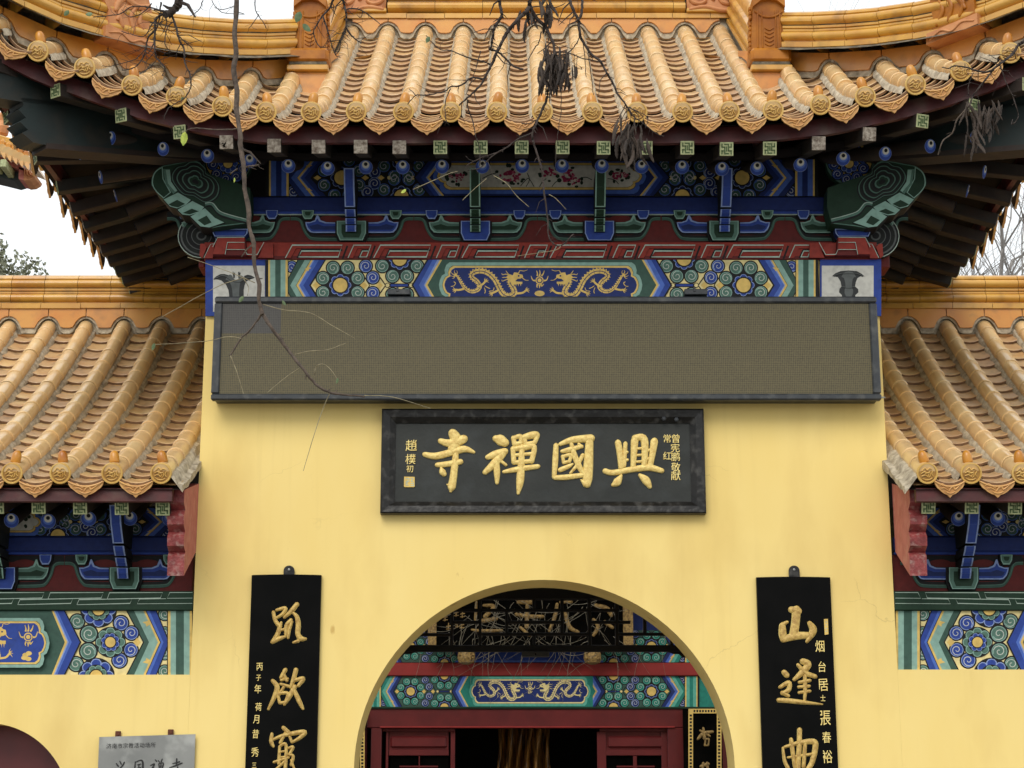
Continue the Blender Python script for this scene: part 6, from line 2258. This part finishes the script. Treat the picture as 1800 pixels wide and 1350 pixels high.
for (px0, px1, side, lab) in ((1210, 1268, 1, "gold bordered black couplet board right of the hall doors"), (588, 641, -1, "gold bordered black couplet board left of the hall doors")):
    t = thing("couplet_board", lab, "couplet board", P((px0 + px1) / 2, 1700, YH - .1), "couplet boards of the hall")
    Yc = YH - .12
    a, b = P(px0, 1700, Yc), P(px1, 1246, Yc)
    q = MB()
    q.boxx(a.x, b.x, Yc, Yc + .04, a.z, b.z)
    q.build("board", M_black, t)
    p = Paint(lambda u, v: P(u, v, Yc - .002), .0008)
    for x0, x1, y0, y1 in ((px0, px0 + 8, 1246, 1700), (px1 - 8, px1, 1246, 1700), (px0, px1, 1246, 1254)):
        p.slab([(x0, y0), (x1, y0), (x1, y1), (x0, y1)], "gold", .012, "gold")
    k = 1256
    while k < 1420:
        for x in (px0 + 2, px1 - 6):
            p.slab([(x, k), (x + 4, k), (x + 4, k + 3.6), (x, k + 3.6)], "black", .0135, "black")
        k += 6
    for k in range(8):
        p.slab([(px0 + 9 + k * 5, 1248), (px0 + 12 + k * 5, 1248), (px0 + 12 + k * 5, 1252), (px0 + 9 + k * 5, 1252)], "black", .0135, "black")
    p.build("fret_border", t)
    q = MB()
    o = px0 - 1210
    Zc = zP(1080 + o, 980, 3.65, Yc - .003)
    brush(q, Zc, [[(535, 1165, 16), (570, 1130, 26), (630, 1118, 18)], [(570, 1095, 16), (578, 1160, 24)], [(550, 1110, 14), (610, 1145, 16)], [(585, 1160, 12), (580, 1205, 14)], [(590, 1165, 10), (606, 1165, 12), (602, 1205, 12)], [(582, 1206, 10), (602, 1206, 10)]], h=.012, ref=20)
    q.build("gold_character", M_golddull, t)
    q = MB()
    brush(q, Zc, [[(555, 1340, 20), (600, 1325, 24)], [(570, 1320, 18), (565, 1365, 16)], [(595, 1318, 18), (600, 1365, 18)], [(550, 1375, 14), (610, 1370, 16)]], h=.012, ref=20)
    q.build("gold_character", M_golddull, t)

# ================================================================ pale dry twigs of the courtyard shrub that hang across the arch
ct = thing("bare_shrub", "tangle of thin pale bare twigs drooping across the hall beams inside the arch", "shrub", (.35, 6.2, 0))
r2 = random.Random(5)
q = MB()
q.tube([(2.9, 6.3, 0), (2.85, 6.25, 2.6), (2.7, 6.2, 4.4), (1.6, 6.2, 5.1), (.2, 6.2, 5.0), (-1.0, 6.2, 4.8)], [.07, .06, .05, .03, .02, .006], 7)
q.build("trunk", M_farbark, ct)
q = MB()
for k in range(105):
    cxp = r2.choice([905, 905, 930, 1010, 1080, 830, 880]) + r2.gauss(0, 55)
    y0 = r2.uniform(1050, 1150)
    g = r2.uniform(-1.2, 1.2)
    L_ = r2.uniform(40, 170) * (1 if k < 70 else .55)
    pts, x_, y_ = [], cxp, y0
    bend = r2.uniform(-.16, .16)
    Yd = r2.uniform(5.2, 6.8)
    for j in range(9):
        pts.append(P(x_, y_, Yd + j * .03))
        x_ += math.sin(g) * L_ / 8
        y_ += math.cos(g) * L_ / 8 * .8
        g += bend + r2.uniform(-.16, .16) + (.05 if g < 0 else -.05) * (-1 if abs(g) > 1.2 else .6)
    q.tube(pts, [.0034 - .0026 * j / 8 for j in range(9)], 4)
q.build("twig", mat("pale_courtyard_twig", lin(176, 168, 146), .7, lin(120, 110, 92), 30), ct)
# ================================================================ tree branches hanging in front of the eaves
pod = MB()
prof = []
for k in range(13):
    t = k / 12
    w = .0105 * (math.sin(PI * min(1, max(0, t))) ** .45) * (1 + .10 * math.sin(t * 40))
    prof.append((t, max(.0015, w), .0035 * math.sin(PI * t) ** .5 * (1 + .5 * math.sin(t * 40)) + .001))
g_ = []
for t, w, d in prof:
    z = -.122 * t
    cx_ = .010 * math.sin(t * 2.6)
    g_.append([(cx_ + w * math.cos(a), d * math.sin(a) + .004 * math.sin(t * 5), z) for a in [2 * PI * j / 8 for j in range(9)]])
pod.grid(g_)
POD = pod.mesh("seed_pod", M_pod, .8)
lf = MB()
lf.grid([[(-.0, 0, 0), (0, .001, 0), (0, 0, 0)], [(-.015, .004, -.012), (0, 0, -.012), (.015, .004, -.012)], [(-.021, .006, -.03), (0, .001, -.03), (.021, .007, -.03)], [(-.016, .004, -.05), (0, .003, -.05), (.015, .006, -.05)], [(-.002, .004, -.066), (0, .004, -.067), (.002, .004, -.066)]])
LEAF, LEAF2 = lf.mesh("leaf", M_leaf, 1), lf.mesh("leaf", M_leaf2, 1)


def path_pts(pts, Y, n=5, jit=.6):
    """a drawn path set at its own depth, its twigs weaving a little in and out"""
    c = cr(pts, n)
    out, dy = [], 0.0
    for (u, v) in c:
        dy += rnd.uniform(-.012, .012)
        dy *= .96
        out.append(P(u + rnd.uniform(-jit, jit), v + rnd.uniform(-jit, jit), Y + dy))
    return out


def branch(t, mainp, Y, r0, r1, m=M_twig, spurs=0.5, name="twig", n=5, jit=.6):
    pts = path_pts(mainp, Y, n, jit)
    k = mpp(300, Y)
    N = len(pts)
    mb = MB()
    rad = [(r0 + (r1 - r0) * i / (N - 1)) * k / 2 * (1 + rnd.uniform(-.12, .16)) for i in range(N)]
    mb.tube(pts, rad, 7 if r0 > 5 else 5)
    for i in range(2, N - 1):
        if rnd.random() < spurs:
            d = (pts[i + 1] - pts[i - 1]).normalized()
            sd = Vector((-d.z, rnd.uniform(-.5, .5), d.x)) * rnd.choice((-1, 1))
            L_ = rnd.uniform(.008, .03) if rnd.random() < .65 else rnd.uniform(.04, .13)
            q0 = pts[i]
            q1 = q0 + (sd + d * .5) * L_ * .5
            q2 = q0 + (sd + d * rnd.uniform(.2, 1.2)) * L_
            mb.tube([q0, q1, q2], [rad[i] * .55, rad[i] * .42, max(.0009, rad[i] * .2)], 4)
    return mb.build(name, m, t, .9)


def pods(t, spots, Y, n, sc=1.0, spread=(18, 30)):
    for k in range(n):
        px, py = spots[k % len(spots)]
        q = P(px + rnd.gauss(0, spread[0]), py + rnd.gauss(0, spread[1] * .5), Y + rnd.uniform(-.06, .06))
        s = sc * rnd.uniform(.75, 1.15)
        put("seed_pod", POD, t, Matrix.Translation(q) @ Euler((rnd.uniform(-.35, .35), rnd.uniform(-.4, .4), rnd.uniform(0, 6.3))).to_matrix().to_4x4() @ Matrix.Diagonal((s, s, s, 1)))


z8 = lambda pts: [(700 + a / 3.6, b / 3.6) for a, b in pts]
z1 = lambda pts: [(a / 3, b / 3) for a, b in pts]
z3 = lambda pts: [(480 + a / 8.44, b / 8.44) for a, b in pts]
z5 = lambda pts: [(1560 + a / 7.5, b / 7.5) for a, b in pts]

# --- long slender shoot in front of the display
YA = -2.9
t = thing("bare_branch", "long thin brown shoot hanging in front of the display's bluish corner", "branch", P(461, 553, YA), "bare branches hanging before the gate")
branch(t, [(415, -30), (416, 20), (412, 60), (415, 92), (411, 124), (417, 160), (416, 196), (422, 232), (423, 262), (429, 298), (430, 330), (437, 366), (438, 398), (446, 428), (447, 466), (456, 500), (455, 528), (461, 553)], YA, 9.8, 6.6, M_twig2, .13, n=3, jit=.55)
branch(t, [(461, 551), (440, 580), (424, 595), (405, 625)], YA, 4.5, 3, M_twig2, .15)
branch(t, [(461, 551), (480, 580), (510, 620), (530, 645), (555, 675), (580, 690), (600, 693), (640, 697)], YA, 6.5, 3, M_twig2, .15)
for pp in ([(405, 625), (415, 650), (428, 692)], [(640, 695), (690, 698), (757, 718)], [(463, 535), (500, 545), (545, 550), (580, 570), (624, 595)], [(518, 623), (545, 617), (575, 615), (608, 603)], [(530, 645), (500, 665), (470, 690)],
           [(580, 690), (560, 740), (533, 828)], [(553, 662), (555, 645), (567, 640), (580, 648), (594, 668)], [(424, 595), (400, 592), (360, 600), (270, 606)], [(448, 497), (420, 485), (390, 473), (330, 452)], [(430, 488), (380, 505), (285, 557)], [(428, 489), (437, 505), (435, 520)]):
    branch(t, pp, YA, 1.6, .9, M_shoot, 0.0, "dry_shoot", jit=.25)
branch(t, [(420, 226), (398, 228), (370, 227), (340, 225), (326, 231)], YA, 3, 1.6, M_twig2, .1)
branch(t, [(430, 293), (442, 292), (455, 290)], YA, 4, 2.5, M_twig2, .4)
branch(t, [(418, 296), (405, 305)], YA, 3, 2, M_twig2, 0)
for px, py, s, me, rz in ((325, 231, 1.15, LEAF, .1), (428, 520, .62, LEAF2, .6), (496, 528, .5, LEAF2, -.8), (272, 603, .6, LEAF2, .2), (594, 664, .5, LEAF2, .5), (714, 333, .55, LEAF, 1.2), (412, 312, .4, LEAF, .3)):
    put("leaf", me, t, Matrix.Translation(P(px, py, YA - .01)) @ Euler((.2, rz, rnd.uniform(-.7, .7))).to_matrix().to_4x4() @ Matrix.Diagonal((s * .8, s, s, 1)))

# --- the dark forked branch with pods over the middle of the roof
YB_ = -2.6
t = thing("bare_branch", "dark forked branch with hanging seed pods over the middle of the roof", "branch", P(930, 20, YB_), "bare branches hanging before the gate")
for pp, a, b in (([(850, -60), (835, 0), (820, 60), (770, 110), (720, 165), (680, 220), (650, 280), (620, 340), (590, 410), (560, 470), (520, 540), (470, 590), (430, 625), (385, 665)], 8.5, 2.6),
                 ([(640, -40), (640, 0), (650, 60), (655, 105), (615, 160), (600, 220), (590, 290), (580, 310), (630, 330), (680, 370), (730, 420), (790, 440)], 6.6, 3.2),
                 ([(835, 40), (870, 110), (930, 165), (950, 210), (980, 270), (990, 350)], 7, 4.6),
                 ([(990, 350), (970, 450), (950, 560), (935, 640), (900, 720), (870, 790), (850, 840), (855, 900), (880, 980), (905, 1060), (925, 1225), (945, 1385), (958, 1512), (1026, 1555), (1108, 1483)], 5.2, 2),
                 ([(1080, -40), (1085, 0), (1110, 70), (1140, 130), (1150, 220), (1165, 255), (1220, 340), (1280, 390), (1320, 460), (1360, 530), (1390, 600), (1440, 660), (1480, 730)], 6, 2.8),
                 ([(1170, -40), (1165, 0), (1160, 80), (1140, 130)], 5.4, 4.6), ([(1480, 730), (1560, 790), (1640, 850), (1682, 862)], 2.2, 1.2),
                 ([(590, 410), (540, 390), (430, 360), (330, 320), (260, 310), (175, 225)], 3, 1.5), ([(540, 500), (460, 495), (400, 540), (330, 550), (290, 580), (180, 600), (110, 605), (60, 660)], 3.6, 1.6), ([(110, 605), (70, 560)], 1.8, 1.2),
                 ([(440, 630), (440, 680), (470, 760), (490, 860), (515, 940), (515, 1050)], 2.8, 1.2), ([(850, 840), (760, 880), (690, 930), (630, 965), (520, 1000), (430, 1050)], 3.6, 1.6), ([(690, 930), (600, 985), (520, 1060), (440, 1080)], 2.4, 1.2),
                 ([(1150, 230), (1110, 300), (1060, 340), (990, 355), (910, 395)], 2.4, 1.6), ([(1170, 270), (1180, 370), (1190, 490)], 2, 1.2), ([(1200, 330), (1215, 430), (1235, 600)], 2, 1.2), ([(905, 200), (890, 270), (860, 310), (820, 380)], 2.4, 1.4),
                 ([(1000, 330), (1080, 335), (1170, 370), (1270, 390)], 2.4, 1.6), ([(520, 325), (500, 400), (480, 470), (430, 600)], 2, 1.2), ([(1030, 560), (1030, 700), (1010, 850), (995, 1040)], 1.6, .9), ([(330, 560), (300, 640), (300, 750), (320, 790)], 2, 1.2),
                 ([(800, 60), (880, 40), (980, 50), (1060, 20)], 2.6, 1.4), ([(1080, 335), (1060, 440), (1090, 470)], 2, 1.2), ([(1150, 420), (1160, 440), (1100, 415)], 1.5, 1), ([(590, 160), (570, 190), (540, 260)], 2, 1.2), ([(780, 780), (830, 785), (870, 760)], 2, 1.2)):
    branch(t, z8(pp), YB_, a, b, M_twig, .3)
for pp in ([(726, 333), (760, 318), (790, 305), (805, 301)], [(855, 314), (834, 332), (813, 352)], [(868, 309), (890, 322), (908, 344), (930, 364)], [(965, 342), (977, 349), (995, 368)], [(985, 432), (975, 440), (910, 450)]):
    branch(t, pp, YB_, 1.4, .9, M_shoot, 0, "dry_shoot", jit=.2)
branch(t, z8([(1440, 660), (1400, 740), (1350, 810)]), YB_, 2, 1.2, M_twig, .2)
pods(t, [(958, 95), (972, 92), (985, 105), (952, 118), (976, 126), (990, 122), (965, 108), (1000, 108), (980, 100), (962, 130), (972, 138)], YB_ - .02, 95, .84, (7, 17))
pods(t, [(925, 22), (930, 12), (955, 8), (968, 14), (962, -4), (972, 22)], YB_ + .02, 24, .95, (5, 12))
pods(t, [(1090, 228), (1105, 222), (1118, 226), (1128, 232), (1112, 240), (1098, 250), (1122, 252)], YB_ - .03, 44, 1.0, (7, 21))
for k in range(7):
    branch(t, [(1100 + rnd.uniform(-6, 12), 188), (1095 + 7 * k, 205), (1086 + 8 * k, 226)], YB_ - .02, 1.6, 1, M_twig, 0, jit=.2)

# --- tangled twigs top left
YC_ = -2.7
t = thing("bare_branch", "knotted cluster of dark twigs drooping over the left roof corner", "branch", P(290, 20, YC_), "bare branches hanging before the gate")
branch(t, z1([(960, -60), (945, 0), (935, 30), (905, 62), (872, 76)]), YC_, 16, 13, M_twig, .3)
for pp, a, b in (([(880, 70), (850, 80), (822, 100), (815, 160), (780, 200), (770, 260), (745, 320), (700, 360), (640, 370)], 5, 1.6), ([(820, 100), (817, 160), (815, 260), (830, 310), (870, 360), (855, 400)], 5, 1.6), ([(905, 80), (930, 150), (945, 210), (970, 260), (975, 330), (1000, 390), (1005, 460), (970, 520), (890, 570), (862, 632)], 4.6, 1.4),
                 ([(872, 66), (790, 40), (700, 35), (640, 70), (560, 85), (490, 90)], 3, 1.4), ([(800, 18), (760, 60), (690, 90), (640, 50)], 2.4, 1.2), ([(845, 75), (800, 130), (760, 190), (690, 180), (640, 165)], 2.4, 1.2), ([(920, 110), (880, 150), (870, 230), (900, 270)], 2.6, 1.4), ([(940, 190), (1000, 240), (1020, 265)], 2.4, 1.2),
                 ([(770, 250), (730, 300), (690, 320), (580, 350), (540, 345)], 1.8, 1), ([(822, 200), (790, 270), (750, 290)], 2.4, 1.2), ([(850, 10), (845, 60), (880, 110), (860, 170)], 3.4, 1.8), ([(745, 320), (800, 345), (850, 360)], 1.6, 1), ([(1070, 0), (1050, 50), (1005, 85)], 2, 1.2)):
    branch(t, z1(pp), YC_, a, b, M_twig, .62)
for px, py, s, rz in ((121, 18, .6, .6), (163, 24, .6, 1.4), (322, 170, .35, .3)):
    put("leaf", LEAF2, t, Matrix.Translation(P(px, py, YC_ - .02)) @ Euler((.3, rz, .4)).to_matrix().to_4x4() @ Matrix.Diagonal((s, s, s, 1)))

# --- twigs beside the gable ridge
t = thing("bare_branch", "dark spiky twigs crossing the brown ridge ornament with a grey green leaf", "branch", P(560, 40, YC_), "bare branches hanging before the gate")
for pp, a, b in (([(940, -60), (880, 20), (840, 120), (730, 240), (650, 370), (600, 490), (680, 680), (820, 700)], 4.4, 1.4), ([(1030, -60), (1040, 0), (1070, 130), (1090, 250), (1080, 400), (1060, 500), (1010, 600), (980, 750), (930, 810)], 5, 1.6), ([(1080, 410), (1150, 510), (1220, 580), (1310, 640)], 3.8, 1.8),
                 ([(740, 240), (800, 420), (840, 560), (880, 700), (930, 820), (1000, 850)], 3.2, 1.4), ([(1100, 130), (1280, 140), (1440, 240), (1600, 370)], 3, 1.4), ([(840, 120), (950, 90), (1030, 50)], 2.2, 1.2), ([(840, 610), (950, 600), (1010, 595)], 2, 1.2), ([(600, 490), (550, 520)], 2, 1.2), ([(1330, 170), (1300, 260), (1240, 215)], 1.6, 1)):
    branch(t, z3(pp), YC_, a, b, M_twig, .5, jit=.3)
for px, py, s, rz in ((528, 20, 1.0, .3), (532, 42, .9, -1.0), (755, 64, .6, .4)):
    put("leaf", LEAF2, t, Matrix.Translation(P(px, py, YC_ - .02)) @ Euler((.2, rz, .3)).to_matrix().to_4x4() @ Matrix.Diagonal((s, s, s, 1)))
for pp, a, b in (([(1110, -40), (1120, 10), (1150, 50), (1190, 70), (1290, 75)], 1.6, 1.2), ([(1345, -30), (1345, 10), (1350, 60), (1390, 120), (1405, 150)], 2.2, 1.4), ([(1240, 30), (1180, 50), (1130, 40)], 1.6, 1), ([(1365, 75), (1330, 130), (1310, 150)], 1.6, 1), ([(1245, 60), (1290, 75)], 2, 1)):
    branch(t, z1(pp), YC_, a, b, M_twig, .3, jit=.3)

# --- branch with pods at the right edge
YE = -2.8
t = thing("bare_branch", "dark branch with a bundle of brown pods over the right roof corner", "branch", P(1790, 80, YE), "bare branches hanging before the gate")
for pp, a, b in (([(1960, 380), (1800, 540), (1720, 600), (1660, 700), (1580, 770), (1500, 830), (1400, 910), (1340, 990), (1250, 1100), (1150, 1230), (1100, 1330)], 6.4, 2.2), ([(1400, 920), (1300, 950), (1160, 930), (1050, 890), (880, 870), (810, 900), (720, 890)], 4.2, 1.8), ([(1480, 850), (1520, 960), (1560, 1080), (1640, 1240), (1690, 1260)], 2.4, 1.2),
                 ([(1680, 700), (1690, 770), (1720, 780)], 2, 1.2), ([(1200, 930), (1195, 1020), (1200, 1060)], 1.6, 1), ([(1130, 960), (1070, 1120), (1070, 1260)], 1.8, 1), ([(1480, 900), (1540, 930), (1600, 930)], 2, 1.2)):
    branch(t, z5(pp), YE, a, b, M_twig, .22, jit=.3)
branch(t, [(1707, 178), (1695, 196), (1682, 211), (1674, 234), (1657, 248), (1649, 272)], YE, 3.4, 2, M_twig2, .25, jit=.3)
branch(t, [(1780, 168), (1787, 190), (1790, 205), (1783, 216), (1778, 218), (1780, 210)], YE, 2, 1.2, M_twig, .1, jit=.2)
pods(t, [(1700, 185), (1708, 205), (1715, 225), (1705, 230), (1722, 195), (1735, 190), (1742, 185), (1750, 188), (1728, 210), (1738, 200)], YE - .02, 48, .95, (6, 16))
# ================================================================ things far behind
def bare_tree(name, label, base, height, seed, levels=4, r0=.22, spread=.55, m=M_farbark, lean=(0, 0), n0=5):
    t = thing(name, label, "tree", base, "bare trees behind the gate")
    r = random.Random(seed)
    trunk, limbs = MB(), MB()
    b = Vector(base)
    top = b + Vector((lean[0], lean[1], height * .42))
    trunk.tube([b, b.lerp(top, .5) + Vector((r.uniform(-.1, .1), 0, 0)), top], [r0, r0 * .8, r0 * .62], 9)

    def grow(p, d, L_, rad, lev):
        pts = [p]
        q, dd = p, d.normalized()
        n = 5 if lev < 3 else 4
        for i in range(n):
            dd = (dd + Vector((r.uniform(-.22, .22), r.uniform(-.22, .22), r.uniform(-.1, .16)))).normalized()
            q = q + dd * L_ / n
            pts.append(q)
        limbs.tube(pts, [rad * (1 - .62 * i / n) for i in range(n + 1)], 6 if lev < 2 else (4 if lev < 3 else 3), caps=False)
        if lev < levels:
            for i in range(1, n + 1):
                for _ in range(1 if lev < 2 else 2 if i > 1 else 1):
                    s = Vector((r.uniform(-1, 1), r.uniform(-1, 1), r.uniform(-.35, .9))).normalized()
                    grow(pts[i], dd * (1 - spread) + s * spread, L_ * r.uniform(.42, .7), rad * (1 - .62 * i / n) * .62, lev + 1)

    for k in range(n0):
        g = 2 * PI * k / n0 + r.uniform(-.4, .4)
        grow(b.lerp(top, r.uniform(.7, 1)), Vector((math.cos(g) * .8, math.sin(g) * .8, r.uniform(.35, 1.2))), height * r.uniform(.26, .36), r0 * .5, 1)
    trunk.build("trunk", m, t, .9)
    limbs.build("limbs", m, t)
    return t


M_bk2 = mat("pale_grey_bark", lin(150, 146, 142), .9, lin(120, 116, 112), 8.0)
bare_tree("bare_tree", "grey leafless tree behind the right wing, its fine twigs against the sky", (10.7, 17, 0), 14.2, 3, 4, .26, .6, M_farbark, n0=7)
bare_tree("bare_tree", "pale leafless tree showing thin twigs above the right hip ridge", (7.4, 22, 0), 21.5, 8, 4, .22, .5, M_bk2, n0=6)

# evergreen at the left edge, and the paler wooded rise beyond
def leafy_tree(label, base, height, rad, seed, m, n, group="evergreens beyond the left wing"):
    t = thing("evergreen_tree", label, "tree", base, group)
    r = random.Random(seed)
    b = Vector(base)
    tr = MB()
    tr.tube([b, b + Vector((.1, 0, height * .5)), b + Vector((0, 0, height * .95))], [.28, .2, .04], 8)
    for k in range(9):
        g = k * 2.4
        z = height * (.4 + .055 * k)
        tr.tube([b + Vector((0, 0, z)), b + Vector((math.cos(g) * rad * .5, math.sin(g) * rad * .5, z + .5)), b + Vector((math.cos(g) * rad * .85, math.sin(g) * rad * .85, z + .7))], [.09, .06, .02], 5)
    tr.build("trunk", M_farbark, t)
    cr_ = MB()
    clumps = [(r.uniform(0, 6.3), r.uniform(.15, 1), r.uniform(.32, 1.0)) for _ in range(70)]
    for g, f, h in clumps:
        rr = rad * (1.0 - .75 * max(0, h - .45) / .55) * f
        c = b + Vector((math.cos(g) * rr, math.sin(g) * rr, height * h))
        cs = r.uniform(.35, .75)
        for _ in range(n):
            q = c + Vector((r.uniform(-1, 1) * cs, r.uniform(-1, 1) * cs, r.uniform(-1, 1) * cs * .7))
            a = Vector((r.uniform(-1, 1), r.uniform(-1, 1), r.uniform(-1, 1))).normalized() * r.uniform(.05, .10)
            e = a.cross(Vector((r.uniform(-1, 1), r.uniform(-1, 1), r.uniform(-1, 1)))).normalized() * r.uniform(.03, .055)
            cr_.add([q - a, q + e, q + a, q - e], [(0, 1, 2, 3)])
    cr_.build("crown", m, t)
    return t


leafy_tree("grey green evergreen treetop above the left wing ridge", (-13.6, 34, 0), 16.7, 3.6, 4, M_farleaf, 330)
rb = MB()
rr = random.Random(2)
for row in range(2):
    pass
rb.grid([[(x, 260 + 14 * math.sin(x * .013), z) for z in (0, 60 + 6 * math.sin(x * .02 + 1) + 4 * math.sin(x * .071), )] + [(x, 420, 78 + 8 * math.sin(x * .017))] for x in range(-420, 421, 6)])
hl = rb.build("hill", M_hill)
kind(hl, "structure")

# corner of another tiled pavilion beyond the left eaves
YV = 13.0
pv = thing("pavilion", "corner of a distant yellow tiled pavilion roof at the left edge of the picture", "pavilion", P(-60, 300, YV) - Vector((0, 0, P(-60, 300, YV).z)))
zp = lambda u, v, Y=YV: P(u / 9.64, 200 + v / 9.64, Y)
q = MB()
q.prism([zp(-500, 300), zp(-100, 370), zp(120, 430), zp(300, 505), zp(410, 570), zp(430, 640), zp(300, 590), zp(100, 520), zp(-500, 400)], (0, 1.2, 0))
q.build("hip_ridge", M_ridge, pv)
for k in range(3):
    q = MB()
    q.tube([zp(-500, 310 + 34 * k, YV - .05), zp(0, 395 + 34 * k, YV - .05), zp(150, 440 + 32 * k, YV - .05), zp(300, 500 + 28 * k, YV - .05), zp(400, 560 + 22 * k, YV - .05)], .032, 6)
    q.build("ridge_tile", M_ridge, pv)
for k in range(-6, 5):
    u, v = 30 + 100 * k, 585 + 46 * k + (2.2 * k * k if k < 0 else 0)
    q = MB()
    q.tube([zp(u + 26, v - 20, YV + .5), zp(u, v + 18, YV - .25)], [.075, .08], 10)
    q.build("roll_tile", M_roll, pv)
    q = MB()
    q.prism([zp(u + a, v + b, YV - .26) for a, b in ((-8, 50), (60, 80), (62, 130), (50, 180), (20, 150), (-6, 95))], (0, .05, 0))
    q.build("drip_tile", M_drip, pv)
    q = MB()
    c = zp(u + 12, v - 40, YV - .2)
    q.lathe([(.045, 0), (.045, .06), (.01, .11)], 8, Matrix.Translation(c))
    q.build("nail_cap", M_nail, pv)
q = MB()
q.prism([zp(-500, 520), zp(0, 720), zp(200, 800), zp(400, 890), zp(400, 960), zp(200, 900), zp(0, 800), zp(-500, 620)], (0, .25, 0))
q.build("eave_board", M_pink, pv)
q = MB()
q.prism([zp(-500, 760, YV + .1), zp(0, 920, YV + .1), zp(330, 1000, YV + .1), zp(330, 1110, YV + .1), zp(240, 1135, YV + .1), zp(0, 1075, YV + .1), zp(-500, 960, YV + .1)], (0, .4, 0))
q.build("corner_beam", M_beam, pv)
q = MB()
q.prism([zp(320, 900), zp(410, 925), (zp(400, 1120)), zp(315, 1100)], (0, .4, 0))
q.build("beam_collar", M_pink, pv)
q = MB()
q.prism([zp(400, 935), zp(510, 945), zp(530, 1000), zp(600, 1030), zp(580, 1070), zp(500, 1120), zp(400, 1130)], (0, .4, 0))
brush(q, lambda u, v: zp(u, v, YV - .01), [[(420, 950, 14), (430, 1040, 16), (480, 1100, 10)], [(460, 950, 14), (470, 1030, 16), (530, 1080, 10)], [(500, 970, 12), (520, 1030, 14), (570, 1060, 8)]], h=.03)
q.build("beam_head", M_carve, pv)
for k in range(-4, 2):
    a = zp(-60 + 190 * k, 880 + 60 * k, YV - .1)
    q = MB()
    q.box(a, (.09, .5, .12), .01)
    q.build("flying_rafter", M_wan, pv)
q = MB()
q.lathe([(.10, 0), (.12, .1), (.07, .2), (.09, .28), (.02, .36)], 10, Matrix.Translation(zp(20, 350, YV + .3)))
q.build("ridge_beast", M_carve, pv)
a = P(-60, 300, YV)
q = MB()
q.boxx(a.x - 4, a.x - 1.2, YV + .8, YV + 3, 0, a.z + .6)
q.build("wall", M_lacq, pv)
